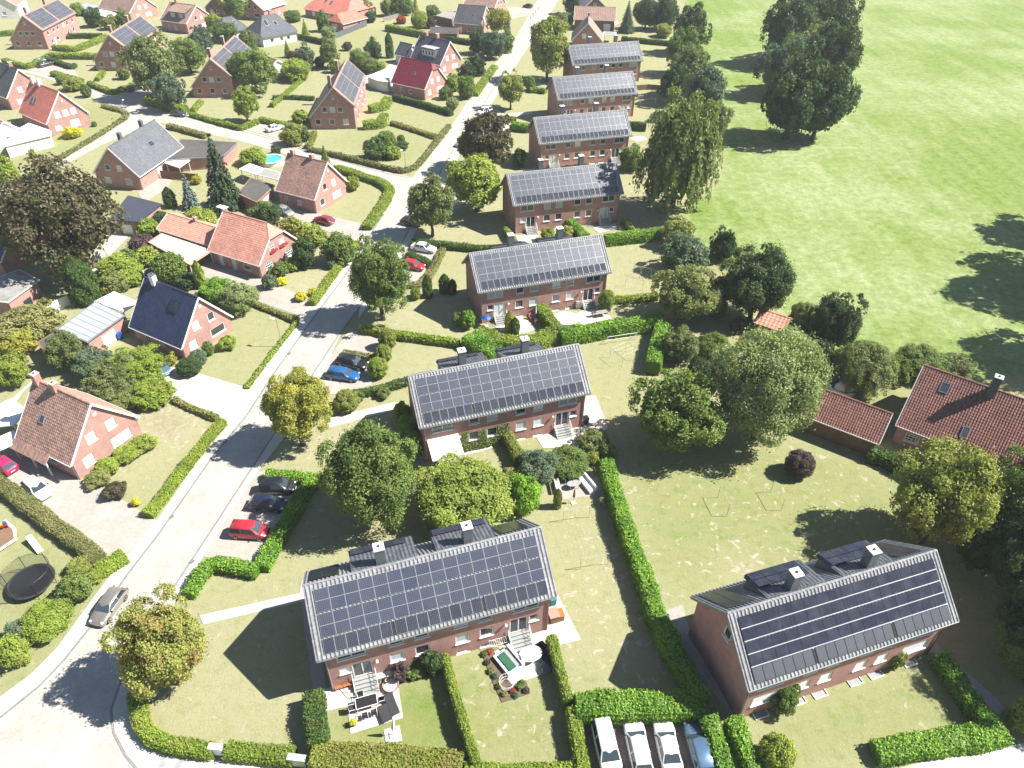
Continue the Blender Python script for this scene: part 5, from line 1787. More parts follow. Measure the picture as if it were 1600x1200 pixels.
hedge('tall laurel hedge running down to the pale big tree', [(1038, 500), (1030, 525), (1022, 565)], 2.0, 2.3, 'laurel', wob=1.8)
hedge('low hedge right of the clipped ball by the third house steps', [(962, 464), (995, 462), (1028, 458)], 1.2, 1.1, 'hedge')
hedge('dark hedge along the lawn above the white parked car', [(643, 374), (690, 378), (740, 383), (785, 384)], 1.3, 1.2, 'hedge_dark')
hedge('low hedge between the white and the red car in the upper bay', [(636, 394), (655, 401), (672, 410)], 1.5, 0.9, 'hedge_dark')
hedge('dry brownish hedge round the upper parking bay', [(691, 386), (680, 410), (667, 432), (655, 443), (637, 442)], 1.3, 0.8, 'hedge_dry')
hedge('hedge on the left of the fourth solar house steps', [(788, 350), (797, 364), (808, 381)], 0.9, 1.5, 'hedge')
hedge('laurel hedge dividing the patios of the fourth solar house', [(890, 339), (900, 350), (914, 366)], 1.8, 1.7, 'laurel', wob=1.5)
hedge('short golden hedge right of the fourth solar house', [(975, 339), (981, 346), (988, 355)], 1.0, 1.1, 'hedge')
hedge('laurel hedge in front of the weeping birch', [(946, 368), (975, 364), (1005, 361), (1036, 356)], 1.6, 2.0, 'laurel', wob=1.5)
hedge('hedge beside the path to the fifth solar house', [(777, 184), (790, 183), (806, 182)], 1.3, 1.3, 'hedge')
hedge('laurel hedge left of the fifth solar house', [(800, 191), (815, 193), (829, 194)], 2.0, 1.9, 'laurel')
hedge('hedge right of the fifth solar house against the tree belt', [(973, 190), (990, 190), (1010, 192)], 1.5, 2.0, 'hedge_dark')
hedge('small hedge left of the sixth solar house', [(828, 137), (842, 137), (853, 139)], 1.4, 1.3, 'hedge')
hedge('hedge behind the garden at the far end of the solar row', [(972, 57), (1000, 60), (1055, 65)], 1.6, 1.5, 'hedge_dark')
hedge('hedge beside the taupe roofed house at the row head', [(872, 30), (884, 30), (895, 31)], 1.5, 1.4, 'hedge')
hedge('leafy hedge below the right-hand brick garage', [(1362, 698), (1400, 714), (1446, 736)], 2.0, 1.7, 'hedge_dark', wob=1.8)
# left of the road
hedge('long dry hedge between the play garden and the white car drive', [(-15, 742), (30, 775), (80, 815), (120, 842), (152, 868)], 1.7, 1.2, 'hedge_dry')
hedge('short bright hedge at the mouth of the white car drive', [(150, 888), (170, 876), (192, 862)], 1.8, 1.1, 'hedge')
hedge('clipped hedge along the pavement of the brown shutter house', [(228, 800), (262, 757), (300, 708), (346, 654)], 1.3, 1.0, 'hedge')
hedge('brown low hedge beside the white drive of the navy house', [(270, 620), (300, 635), (338, 650)], 0.9, 0.7, 'hedge_dry')
hedge('low brown hedge along the grey drive of the half-hip cottage', [(352, 456), (400, 473), (462, 497)], 0.9, 0.7, 'hedge_dry')
hedge('low green strip along the pavement of the navy house', [(384, 604), (425, 550), (464, 500)], 0.7, 0.45, 'hedge')
hedge('clipped hedge along the pavement of the half-hip cottage', [(486, 470), (520, 424), (556, 376)], 1.3, 1.0, 'hedge')
hedge('curved hedge at the street corner of the two-chimney house', [(524, 258), (562, 270), (596, 281), (610, 292), (600, 312), (572, 352)], 1.9, 1.1, 'hedge')
hedge('hedge round the corner lawn of the fourth lopsided house', [(481, 229), (515, 236), (560, 247), (602, 258), (630, 264), (650, 257), (676, 225), (701, 194)], 1.2, 1.0, 'hedge_dry')
hedge('low hedge crossing the corner lawn', [(612, 189), (645, 199), (680, 211)], 1.4, 0.9, 'hedge_dry')
hedge('tall dark hedge in front of the maroon roof house', [(614, 147), (660, 159), (706, 172)], 1.3, 1.5, 'hedge_dark')
hedge('clipped block hedge behind the fourth lopsided house, upper one', [(577, 165), (600, 160), (606, 150)], 2.2, 1.8, 'hedge')
hedge('clipped block hedge behind the fourth lopsided house, lower one', [(567, 190), (594, 188), (600, 176)], 2.2, 1.8, 'hedge')
hedge('small golden hedge at the corner of the fourth lopsided house', [(490, 204), (486, 216), (480, 226)], 1.2, 1.1, 'hedge_yellow')
hedge('hedge along the drive of the white car on the side street', [(406, 183), (440, 190), (475, 198)], 1.4, 1.2, 'hedge')
hedge('hedge across the garden left of the fourth lopsided house', [(426, 149), (458, 149), (490, 151)], 1.3, 1.0, 'hedge_dark')
hedge('thin hedge slanting behind the third lopsided house', [(424, 162), (448, 142), (474, 119)], 1.0, 1.0, 'hedge')
hedge('hedge along the side street in front of the third lopsided house', [(297, 175), (335, 186), (376, 197), (402, 186)], 1.3, 1.1, 'hedge')
hedge('hedge beside the drive of the third lopsided house', [(300, 170), (306, 163), (313, 155)], 1.2, 1.1, 'hedge')
hedge('tall hedge below the olive tree on the side street', [(230, 150), (258, 157), (288, 166)], 2.4, 2.1, 'hedge')
hedge('hedge round the lawn of the second lopsided house', [(138, 127), (176, 141), (208, 129), (232, 120)], 1.4, 1.2, 'hedge')
hedge('short hedge at the wall of the second lopsided house', [(150, 121), (155, 116), (160, 109)], 1.3, 1.1, 'hedge')
hedge('hedge round the lawn of the far-left lopsided house', [(5, 91), (42, 101), (62, 92), (76, 83)], 1.6, 1.3, 'hedge')
hedge('hedge between the first and second lopsided houses', [(76, 83), (112, 83), (152, 84)], 2.0, 1.6, 'hedge')
hedge('hedge beside the silver cars on the side street', [(82, 111), (102, 117), (126, 123)], 1.8, 1.2, 'hedge')
hedge('hedge behind the silver cars on the side street', [(68, 88), (88, 94), (112, 102), (116, 98)], 1.4, 1.2, 'hedge_dark')
hedge('slanting hedge between two lopsided house gardens', [(82, 70), (116, 73), (140, 64), (166, 53)], 1.8, 1.5, 'hedge')
hedge('hedge behind the garden of the first lopsided house', [(105, 53), (130, 52), (158, 53)], 1.6, 1.5, 'hedge_dark')
hedge('hedge on the left edge beside the first lopsided house', [(-10, 50), (10, 48), (26, 47)], 2.0, 1.5, 'hedge')
hedge('low hedge along the verge of the orange roof house', [(160, 163), (196, 173), (196, 181), (150, 210), (100, 240), (55, 266), (20, 286)], 1.3, 0.7, 'hedge_dry')
hedge('hedge in front of the long dark garage on the side street', [(262, 193), (290, 200), (322, 209)], 1.5, 1.1, 'hedge_dry')
hedge('tall clipped hedge behind the wide lawn near the top edge', [(604, 38), (640, 45), (685, 53)], 2.0, 2.0, 'hedge')
hedge('dark hedge left of the charcoal roof house', [(700, 56), (720, 60), (738, 63)], 1.6, 1.6, 'hedge_dark')
hedge('yellow-green hedge along the far pavement', [(742, 145), (756, 124), (773, 101)], 2.0, 1.0, 'hedge')
hedge('dark slatted-looking hedge in front of the orange hip garage', [(457, 52), (480, 56), (505, 62)], 1.0, 1.6, 'hedge_dark')

# ---------------------------------------------------------------- trees
tree('autumn maple with orange-tipped leaves on the street corner', 'loose', 'autumn', (178, 930, 322, 1092), 1.2)
tree('yellow tree beside the road above the lower parking bay', 'loose', 'yellow', (405, 576, 516, 694), 1.9)
tree('tall oval linden left of the two round trees by the nearest house', 'round', 'mid', (503, 653, 652, 832), 0.9)
tree('lime-green dome tree behind the nearest house chimneys', 'round', 'lime', (646, 713, 804, 836), 0.6)
tree('big chestnut at the roadside beside the red and white cars', 'loose', 'mid', (540, 372, 642, 494), 1.9)
tree('round chestnut at the roadside before the fourth solar house', 'loose', 'olive', (636, 276, 709, 362), 1.5)
tree('lime-yellow spreading tree below the copper tree', 'loose', 'lime', (697, 243, 792, 326), 1.4)
tree('brown copper-leaved tree beside the far parking bay', 'loose', 'copper', (718, 178, 802, 266), 1.3)
tree('olive tree growing into the copper-leaved tree', 'loose', 'olive', (712, 200, 752, 258), 0.9)
tree('small yellowing tree beside the path of the fifth solar house', 'loose', 'oliveyellow', (777, 114, 819, 164), 1.3)
tree('olive-yellow tree at the roadside left of the last solar house', 'loose', 'oliveyellow', (822, 32, 890, 117), 1.9)
tree('large weeping birch right of the fourth solar house', 'weep', 'birch', (1000, 143, 1128, 330), 1.6)
tree('dark multi-stem tree on the meadow edge behind the pale big tree', 'loose', 'dark', (1128, 384, 1243, 502), 1.2)
tree('light olive spreading bush-tree beside the long laurel hedge', 'loose', 'olive', (1018, 412, 1122, 508), 0.2)
tree('very large pale-leaved tree in the right middle gardens', 'round', 'pale', (1116, 494, 1284, 716), 0.8)
tree('bright green tree in front of the very large pale tree', 'loose', 'mid', (984, 574, 1130, 716), 0.4)
tree('dark tree at the meadow edge above the red-roof garage', 'loose', 'dark', (1264, 448, 1346, 562), 0.7)
tree('small weeping olive tree above the red-roof house', 'weep', 'olive', (1303, 528, 1402, 610), 0.7)
tree('tall yellow-green tree in front of the red-roof house', 'loose', 'oliveyellow', (1398, 672, 1552, 886), 0.9)
tree('dark leafy tree on the right edge below the red-roof house', 'loose', 'mid', (1542, 690, 1680, 880), 0.6)
tree('dark tree in deep shade on the lower right edge', 'loose', 'dark', (1570, 850, 1730, 1060), 0.6)
tree('copper beech with dark brown crown on the left edge', 'round', 'copper', (2, 254, 174, 436), 1.2)
tree('tall dark spruce beside the slate-grey house', 'cone', 'spruce', (302, 206, 378, 328), 0.2, name='spruce_tree')
tree('blue spruce below the tall dark spruce', 'cone', 'bluespruce', (272, 268, 320, 350), 0.1, name='spruce_tree')
tree('leaning dark cypress below the copper beech', 'column', 'hedge_dark', (100, 396, 146, 476), 0.1, name='cypress_tree')
tree('olive tree between the second and third lopsided houses', 'loose', 'olive', (196, 56, 276, 150), 0.9)
tree('green round tree behind the third lopsided house', 'round', 'mid', (266, 62, 320, 112), 0.5)
tree('round tree in front of the third lopsided house roof', 'round', 'mid', (360, 76, 427, 142), 0.7)
tree('slender pale tree on the lawn of the third lopsided house', 'loose', 'lime', (362, 132, 401, 192), 0.9)
tree('leafy tree at the side street corner below the olive tree', 'loose', 'bluegreen', (240, 112, 290, 172), 0.4)
tree('olive fruit tree behind the fourth lopsided house', 'loose', 'olive', (498, 60, 530, 104), 1.0)
tree('dark green tree on the wide lawn behind the fourth lopsided house', 'loose', 'dark', (568, 64, 598, 98), 0.4)
tree('yellow tree in front of the charcoal roof house', 'loose', 'yellow', (758, 12, 796, 52), 0.6)
tree('blue spruce beside the yellow tree on the far pavement', 'cone', 'bluespruce', (786, 26, 802, 62), 0.1, name='spruce_tree')
tree('dark conifer in the grove behind the last solar house, left', 'cone', 'bluegreen', (964, 2, 998, 50), 0.1, name='conifer_tree')
tree('dark conifer in the grove behind the last solar house, middle', 'round', 'dark', (990, -6, 1030, 48), 0.1)
tree('dark tree in the grove behind the last solar house, right', 'round', 'dark', (1018, -8, 1060, 50), 0.1)
tree('tree on the top edge left of the slate hip roof', 'loose', 'mid', (345, -14, 385, 32), 0.5)
tree('dark tree on the top edge beside the road head', 'loose', 'dark', (880, -16, 908, 22), 0.4)
tree('olive tree by the roadside above the last solar house', 'loose', 'olive', (858, 22, 890, 52), 0.5)
# tall trees just outside the frame whose shadows fall into it
for lb, px, py, zc, a, b in (('tall oak beyond the right edge, shading the upper meadow', 1762, 366, 19.0, 7.5, 8.0), ('very broad oak beyond the right edge, shading the middle meadow', 1830, 460, 22.0, 12.0, 12.0),
                             ('tall oak beyond the right edge, shading the meadow corner', 1790, 572, 17.0, 7.5, 8.0), ('tall oak beyond the lower right edge, shading the path', 1740, 960, 12.0, 6.5, 8.0),
                             ('broad oak beyond the lower right edge, shading the corner', 1720, 820, 12.0, 6.5, 8.0), ('tall oak beyond the lower right edge, shading the laurel', 1800, 1080, 12.0, 6.0, 8.0)):
    p = G(px, py, 0)
    tree(lb, 'loose', 'dark', None, 1.0, ball=(p, a, b, zc), rad=0.5)


# ---------------------------------------------------------------- more trees of the meadow clump and the belt
for lb, mt, bb in (
    ('oak of the meadow clump, broad one at the front left', 'dark', (1190, 84, 1296, 220)),
    ('oak of the meadow clump, broad one at the front right', 'dark', (1236, 96, 1334, 220)),
    ('oak of the meadow clump, grey-green one at its left flank', 'bluegreen', (1188, 62, 1262, 150)),
    ('oak of the meadow clump, middle of its right flank', 'dark', (1256, 36, 1344, 150)),
    ('oak of the meadow clump, olive one in its centre', 'olive', (1226, 40, 1306, 140)),
    ('oak of the meadow clump, upper left', 'dark', (1192, -10, 1284, 100)),
    ('oak of the meadow clump, upper right', 'dark', (1244, -24, 1338, 90)),
    ('dark tree in the deep shade right of the black-panel house', 'dark', (1548, 800, 1664, 960)),
    ('low dark tree behind the black-panel house roof end', 'dark', (1500, 820, 1570, 900)),
    ('dark tree on the right edge above the path', 'mid', (1580, 960, 1690, 1090)),
    ('grey-green tree on the right edge below the red roof', 'bluegreen', (1560, 740, 1660, 850)),
    ('tall dark tree at the far end of the tree belt', 'dark', (1052, 8, 1108, 84)),
    ('dark green tree second from the far end of the tree belt', 'mid', (1040, 42, 1096, 118)),
    ('olive tree in the middle of the tree belt', 'olive', (1048, 74, 1112, 150)),
    ('grey-green tree on the meadow side of the tree belt', 'bluegreen', (1068, 104, 1134, 186)),
    ('olive tree behind the weeping birch crown', 'olive', (1084, 150, 1140, 226)),
    ('dark low tree between the sixth solar house and the belt', 'dark', (1030, 104, 1076, 162)),
    ('dark tree against the hedge above the pale big tree', 'dark', (1108, 414, 1150, 492)),
):
    tree(lb, 'loose', mt, bb, 0.5)

# ---------------------------------------------------------------- shrubs
K = {'b': 'bush', 'o': 'ball', 'c': 'cone', 'k': 'column', 'l': 'loose'}
SHRUBS = [
    ('b', 'mid', (92, 896, 140, 944), 'round green shrub right of the trampoline'),
    ('b', 'hedge', (36, 942, 108, 988), 'broad green shrub below the trampoline'),
    ('b', 'hedge', (-4, 990, 42, 1044), 'bright green shrub on the lower left edge'),
    ('b', 'bluegreen', (10, 968, 48, 1004), 'grey-green shrub above the lower left edge shrub'),
    ('b', 'hedge_yellow', (106, 870, 142, 900), 'yellow shrub at the end of the dry hedge'),
    ('b', 'lime', (134, 888, 162, 912), 'lime shrub between yellow shrub and pavement'),
    ('b', 'copper', (163, 752, 197, 780), 'brownish shrub at the edge of the white car drive'),
    ('b', 'hedge_dry', (134, 734, 170, 762), 'dry olive shrub at the corner of the shutter house'),
    ('b', 'hedge', (150, 714, 186, 742), 'green bed shrub under the shutter house, lowest'),
    ('b', 'hedge', (178, 694, 216, 724), 'green bed shrub under the shutter house, middle'),
    ('b', 'lime', (204, 678, 242, 708), 'pale bed shrub under the shutter house, highest'),
    ('b', 'flower_yellow', (205, 777, 219, 791), 'yellow flowers beside the white car drive'),
    ('o', 'dark', (276, 558, 314, 588), 'dark clipped shrub beside the navy house drive'),
    ('o', 'bluegreen', (294, 546, 323, 572), 'grey-green clipped shrub at the navy house gable'),
    ('o', 'mid', (316, 533, 334, 556), 'small round shrub under the navy house windows'),
    ('b', 'hedge', (342, 524, 369, 547), 'bright shrub at the right corner of the navy house'),
    ('b', 'yellow', (258, 553, 276, 571), 'small yellow shrub beside the navy house door'),
    ('l', 'olive', (74, 516, 127, 582), 'olive bush in front of the dark felt lean-to'),
    ('l', 'bluegreen', (116, 543, 178, 596), 'grey-green bush below the ribbed metal garage'),
    ('l', 'olive', (140, 560, 212, 626), 'big olive bush above the brown shutter house'),
    ('l', 'hedge', (170, 540, 252, 604), 'big green bush beside the parked silver-blue car'),
    ('l', 'olive', (150, 598, 212, 646), 'olive bush at the gable of the shutter house'),
    ('l', 'hedge', (206, 592, 270, 636), 'green bush at the top of the brown lawn'),
    ('l', 'yellow', (-6, 512, 54, 558), 'yellow-green bush on the left edge below the outbuilding'),
    ('l', 'lime', (-8, 548, 42, 606), 'lime bush on the left edge above the white carport'),
    ('l', 'hedge_dry', (-4, 474, 92, 534), 'dry brownish bush below the pale outbuilding'),
    ('b', 'hedge', (154, 402, 210, 434), 'bright green bush between copper beech and cottage wing'),
    ('b', 'olive', (156, 426, 198, 458), 'grey-olive bush above the white canopy roof'),
    ('o', 'yellow', (159, 444, 176, 462), 'small yellow conifer ball above the white canopy roof'),
    ('b', 'hedge', (188, 423, 220, 448), 'green bush left of the white garden bars'),
    ('b', 'lime', (211, 386, 248, 416), 'lime bush below the purple bush'),
    ('b', 'purple', (202, 368, 243, 400), 'purple-leaved bush left of the pale carport'),
    ('o', 'mid', (239, 394, 290, 443), 'large round green bush below the pale carport'),
    ('b', 'mid', (184, 390, 216, 422), 'green bush left of the lime bush'),
    ('b', 'dark', (276, 428, 307, 452), 'dark bush behind the navy roof ridge'),
    ('k', 'hedge', (303, 408, 318, 452), 'slim bright thuja beside the grey drive'),
    ('b', 'laurel', (312, 434, 362, 472), 'bright laurel bush beside the navy house'),
    ('l', 'pale', (345, 440, 402, 492), 'pale feathery bush at the end of the grey drive'),
    ('o', 'dark', (310, 450, 336, 472), 'dark clipped bush right of the navy house ridge'),
    ('b', 'hedge', (214, 343, 247, 368), 'green bush at the navy flat roof corner'),
    ('o', 'dark', (239, 330, 266, 357), 'dark bush left of the cottage wing'),
    ('b', 'lime', (292, 326, 339, 364), 'lime bush behind the cottage wing chimney'),
    ('k', 'dark', (255, 293, 273, 325), 'dark clipped column left of the blue spruce'),
    ('b', 'yellow', (300, 274, 315, 288), 'yellow shrub left of the tall spruce'),
    ('b', 'hedge', (374, 232, 415, 259), 'green bush between spruce and round pool'),
    ('b', 'dark', (423, 228, 438, 241), 'dark shrub above the round pool'),
    ('b', 'mid', (391, 318, 432, 344), 'green bush in front of the grey flat garage'),
    ('b', 'dark', (456, 372, 492, 420), 'dark pyramid shrub in front of the half-hip cottage'),
    ('b', 'mid', (424, 410, 450, 432), 'green shrub under the cottage windows'),
    ('b', 'hedge', (443, 403, 467, 424), 'bright shrub between cottage window and dark pyramid'),
    ('b', 'bluegreen', (409, 428, 430, 452), 'grey-green shrub at the cottage corner'),
    ('b', 'flower_yellow', (431, 433, 447, 446), 'yellow flowers in the cottage lawn bed'),
    ('b', 'flower_yellow', (461, 456, 479, 471), 'yellow flowers at the lawn end near the hedge'),
    ('b', 'flower_yellow', (482, 451, 494, 463), 'small yellow flowers beside the pavement hedge'),
    ('l', 'mid', (500, 366, 553, 414), 'dense green bush at the top of the cottage lawn'),
    ('b', 'lime', (467, 350, 508, 386), 'lime bush along the red car drive'),
    ('b', 'hedge_yellow', (437, 340, 472, 372), 'golden bush along the red car drive'),
    ('b', 'dark', (399, 320, 438, 352), 'dark green bush at the head of the red car drive'),
    ('o', 'bluegreen', (510, 406, 524, 421), 'small grey ball shrub on the cottage lawn'),
    ('b', 'lime', (540, 276, 562, 298), 'lime bush behind the two-chimney house'),
    ('c', 'mid', (497, 228, 517, 258), 'small green conifer beside the two-chimney house ridge'),
    ('o', 'mid', (586, 205, 619, 235), 'round shrub in the island bed of the corner lawn'),
    ('o', 'mid', (620, 211, 633, 224), 'tiny ball shrub in the island bed of the corner lawn'),
    ('b', 'hedge_dark', (569, 220, 607, 250), 'dark low shrub at the front of the island bed'),
    ('o', 'hedge_dry', (592, 230, 608, 245), 'dry ball shrub in the island bed'),
    ('b', 'lime', (600, 229, 627, 249), 'lime shrub on the right of the island bed'),
    ('b', 'hedge_dark', (616, 221, 638, 234), 'flat dark shrub at the right tip of the island bed'),
    ('b', 'hedge_yellow', (439, 198, 471, 228), 'golden shrub beside the white car on the side street'),
    ('b', 'olive', (468, 200, 484, 222), 'small olive shrub left of the fourth lopsided house'),
    ('b', 'hedge', (456, 172, 482, 192), 'green shrub at the low eave of the fourth lopsided house'),
    ('b', 'mid', (544, 80, 578, 110), 'green bush right of the fourth lopsided roof'),
    ('b', 'olive', (564, 92, 594, 114), 'olive bush right of the fourth lopsided chimney'),
    ('b', 'hedge', (578, 96, 602, 114), 'bright bush left of the white garage roof'),
    ('b', 'hedge', (441, 92, 484, 126), 'bright bush beside the red-roofed shed'),
    ('b', 'purple', (449, 80, 475, 101), 'purple bush behind the red-roofed shed'),
    ('l', 'bluegreen', (466, 74, 490, 108), 'blue-green bush right of the purple bush'),
    ('c', 'mid', (440, 64, 457, 90), 'small dark conifer at the slate hip roof corner'),
    ('o', 'dark', (491, 89, 507, 105), 'dark ball left of the olive fruit tree trunk'),
    ('b', 'lime', (514, 94, 532, 114), 'lime bush under the olive fruit tree'),
    ('b', 'purple', (536, 66, 550, 79), 'purple shrub right of the olive fruit tree'),
    ('k', 'hedge_dark', (602, 53, 614, 90), 'slim dark thuja column on the wide lawn'),
    ('o', 'lime', (642, 18, 669, 44), 'clipped lime ball tree above the tall hedge'),
    ('o', 'purple', (665, 27, 681, 44), 'purple ball right of the clipped lime ball'),
    ('b', 'red', (619, 26, 634, 37), 'red-leaved shrub left of the clipped lime ball'),
    ('o', 'dark', (569, 19, 587, 35), 'dark ball beside the orange hip garage'),
    ('l', 'olive', (559, 3, 583, 26), 'olive bush behind the orange hip garage'),
    ('l', 'lime', (594, 0, 616, 25), 'lime bush on the top edge centre'),
    ('l', 'mid', (611, -8, 645, 24), 'broad green bush on the top edge centre'),
    ('c', 'yellow', (642, -8, 656, 19), 'yellow conifer on the top edge centre'),
    ('c', 'lime', (468, 31, 484, 54), 'light conifer in front of the hip bungalow'),
    ('l', 'mid', (494, 22, 514, 49), 'green bush in front of the hip bungalow'),
    ('b', 'pale', (502, 43, 525, 62), 'pale shrub left of the grey fence'),
    ('b', 'mid', (444, 17, 471, 34), 'low green bush left of the hip bungalow'),
    ('l', 'dark', (716, 101, 744, 129), 'dark bush beside the dormer house gable'),
    ('l', 'dark', (732, 90, 759, 118), 'dark bush at the far pavement hedge end'),
    ('b', 'mid', (716, 121, 743, 154), 'green bush between maroon house and pavement'),
    ('b', 'hedge', (696, 118, 718, 142), 'bright shrub at the maroon house corner'),
    ('b', 'mid', (686, 136, 706, 155), 'green shrub under the maroon house gable'),
    ('o', 'pale', (697, 152, 717, 170), 'whitish ball shrub above the tall dark hedge'),
    ('l', 'dark', (732, 50, 762, 84), 'dark bush below the charcoal roof house'),
    ('l', 'bluegreen', (752, 48, 788, 92), 'big blue-green bush on the far pavement'),
    ('l', 'mid', (780, 52, 802, 82), 'green bush under the blue spruce on the far pavement'),
    ('l', 'mid', (664, 10, 690, 30), 'green bush left of the pale grey flat garage'),
    ('b', 'olive', (707, 473, 725, 524), 'tall olive shrub left of the third solar house patio'),
    ('b', 'laurel', (720, 485, 742, 516), 'bright shrub beside the blue parasol'),
    ('k', 'hedge_dark', (660, 430, 675, 465), 'clipped dark column, left one of the pair on the lawn'),
    ('k', 'hedge_dark', (686, 428, 703, 458), 'clipped dark column, right one of the pair on the lawn'),
    ('o', 'hedge', (641, 449, 657, 469), 'clipped ball left of the dark columns'),
    ('k', 'dark', (701, 436, 713, 460), 'dark little column at the third solar house wall'),
    ('k', 'yellow', (789, 486, 803, 518), 'golden column conifer on the patio with pink cushions'),
    ('k', 'hedge_dark', (798, 496, 812, 522), 'dark column conifer beside the golden one'),
    ('o', 'hedge', (935, 452, 961, 485), 'large clipped ball beside the third house right steps'),
    ('b', 'hedge', (614, 624, 642, 668), 'upper part of the climbing shrubs at the awning house'),
    ('b', 'laurel', (622, 648, 654, 694), 'middle climbing shrub at the awning house gable'),
    ('b', 'hedge', (634, 670, 662, 718), 'lowest climbing shrub left of the white awning'),
    ('b', 'bluegreen', (810, 703, 872, 760), 'blue-green bush mass left of the garden lounge'),
    ('b', 'mid', (860, 700, 922, 742), 'green bush mass above the grey oval table'),
    ('b', 'lime', (914, 704, 936, 728), 'lime shrub at the head of the long laurel hedge'),
    ('b', 'laurel', (792, 740, 844, 802), 'bright laurel bush right of the lime dome tree'),
    ('b', 'olive', (783, 731, 814, 758), 'olive shrub behind the lime dome tree'),
    ('l', 'olive', (904, 668, 950, 708), 'olive bush beside the awning house steps'),
    ('b', 'mid', (936, 690, 964, 722), 'green bush at the top of the long laurel hedge'),
    ('b', 'pale', (936, 773, 954, 790), 'small pale shrub in the hedge shadow'),
    ('k', 'olive', (865, 764, 878, 794), 'narrow olive shrub beside the grey bench'),
    ('b', 'purple', (612, 1036, 638, 1064), 'dark purple shrub under the nearest house windows'),
    ('b', 'mid', (632, 1028, 667, 1060), 'green shrub under the nearest house windows'),
    ('b', 'dark', (656, 1014, 694, 1054), 'dark rose bush at the head of the narrow hedge'),
    ('o', 'purple', (1227, 702, 1272, 748), 'round purple bush on the lawn by the brick garage'),
    ('b', 'mid', (1204, 1066, 1246, 1116), 'climbing shrub on the black-panel house wall, left'),
    ('b', 'olive', (1385, 1012, 1414, 1046), 'climbing shrub on the black-panel house wall, right'),
    ('o', 'lime', (1186, 1148, 1242, 1206), 'round lime bush on the bottom edge'),
    ('b', 'hedge', (1582, 1090, 1630, 1152), 'bright shrub on the lower right edge'),
    ('l', 'mid', (1400, 538, 1476, 594), 'green bush at the meadow edge above the red roof'),
    ('l', 'oliveyellow', (1034, 343, 1084, 390), 'yellow-olive bush at the meadow edge'),
    ('l', 'bluegreen', (1034, 367, 1104, 430), 'blue-green bush between meadow and third garden'),
    ('l', 'olive', (1034, 512, 1092, 568), 'olive bush right of the tall laurel hedge'),
    ('b', 'mid', (1094, 522, 1142, 562), 'green bush left of the pale big tree'),
    ('b', 'purple', (1140, 494, 1162, 521), 'dark purple shrub beside the pink-roofed shed'),
    ('b', 'mid', (968, 230, 1004, 267), 'green bush at the fifth solar house right corner'),
    ('b', 'dark', (802, 232, 822, 262), 'dark bush at the fifth solar house left wall'),
    ('b', 'lime', (845, 356, 866, 378), 'lime shrub on the fourth solar house lawn'),
    ('b', 'oliveyellow', (874, 353, 897, 372), 'yellow shrub beside the chimney of the third solar house'),
    ('o', 'hedge_yellow', (591, 513, 619, 547), 'yellow round bush at the upper bay, topmost of three'),
    ('o', 'lime', (586, 538, 612, 568), 'lime round bush at the upper bay, middle of three'),
    ('o', 'hedge', (574, 558, 606, 592), 'green round bush at the upper bay, lowest of three'),
    ('o', 'hedge_yellow', (521, 608, 562, 645), 'orange-yellow round bush beside the yellow tree'),
    ('b', 'olive', (589, 605, 610, 624), 'small olive shrub in the awning house front garden'),
    ('b', 'mid', (551, 610, 569, 630), 'small green shrub right of the orange-yellow bush'),
    ('b', 'oliveyellow', (1024, 39, 1050, 58), 'yellow shrub on the far end garden lawn'),
    ('b', 'mid', (820, 120, 836, 142), 'green shrub left of the sixth solar house'),
    ('l', 'olive', (884, 22, 896, 40), 'olive shrub beside the taupe roof house'),
    ('b', 'hedge', (46, 232, 56, 248), 'small conifer on the verge of the orange roof house'),
    ('b', 'flower_yellow', (98, 200, 126, 214), 'yellow flowers under the orange house windows'),
    ('b', 'hedge', (-6, 246, 24, 290), 'green bush on the left edge above the copper beech'),
    ('b', 'mid', (88, 118, 106, 132), 'green shrub behind the orange roof house chimneys'),
    ('b', 'oliveyellow', (100, 122, 128, 142), 'olive shrub behind the orange roof house gable'),
    ('o', 'mid', (126, 132, 142, 152), 'round shrub at the pergola behind the orange house'),
    ('o', 'mid', (143, 190, 151, 198), 'tiny round shrub at the orange house corner'),
    ('b', 'mid', (184, 108, 202, 124), 'shrub at the wall of the second lopsided house'),
    ('l', 'dark', (132, 15, 160, 42), 'dark conifer bush behind the first lopsided house'),
    ('b', 'hedge_yellow', (160, 26, 184, 46), 'golden shrub behind the second lopsided house'),
    ('l', 'mid', (182, 18, 204, 44), 'green bush behind the second lopsided roof'),
    ('l', 'bluegreen', (294, 46, 330, 90), 'blue-green bush left of the third lopsided roof'),
    ('l', 'mid', (330, 34, 366, 66), 'round olive tree-bush behind the third lopsided ridge'),
    ('l', 'hedge', (320, 24, 346, 48), 'bright bush right of the rust-brown roof'),
    ('l', 'mid', (372, 52, 402, 82), 'green bush between third lopsided roof and slate house'),
    ('b', 'hedge', (110, 6, 132, 24), 'low green bush behind the first lopsided ridge'),
    ('l', 'dark', (1100, 560, 1140, 600), 'dark bush under the bright green tree'),
    ('l', 'mid', (1092, 452, 1136, 500), 'green bush at the hedge left of the multi-stem tree'),
    ('l', 'olive', (1232, 470, 1276, 520), 'olive bush between the multi-stem tree and the dark meadow tree'),
    ('l', 'mid', (1228, 500, 1270, 552), 'green bush right of the pink-roofed shed'),
    ('l', 'dark', (1254, 530, 1300, 584), 'dark bush below the dark meadow tree'),
    ('b', 'lime', (1290, 548, 1320, 580), 'lime bush left of the small weeping olive tree'),
    ('l', 'mid', (1384, 556, 1424, 600), 'green bush right of the small weeping olive tree'),
    ('l', 'olive', (1462, 552, 1520, 596), 'olive bush at the meadow edge over the red roof ridge'),
    ('l', 'dark', (1112, 360, 1150, 410), 'dark bush at the meadow edge above the multi-stem tree'),
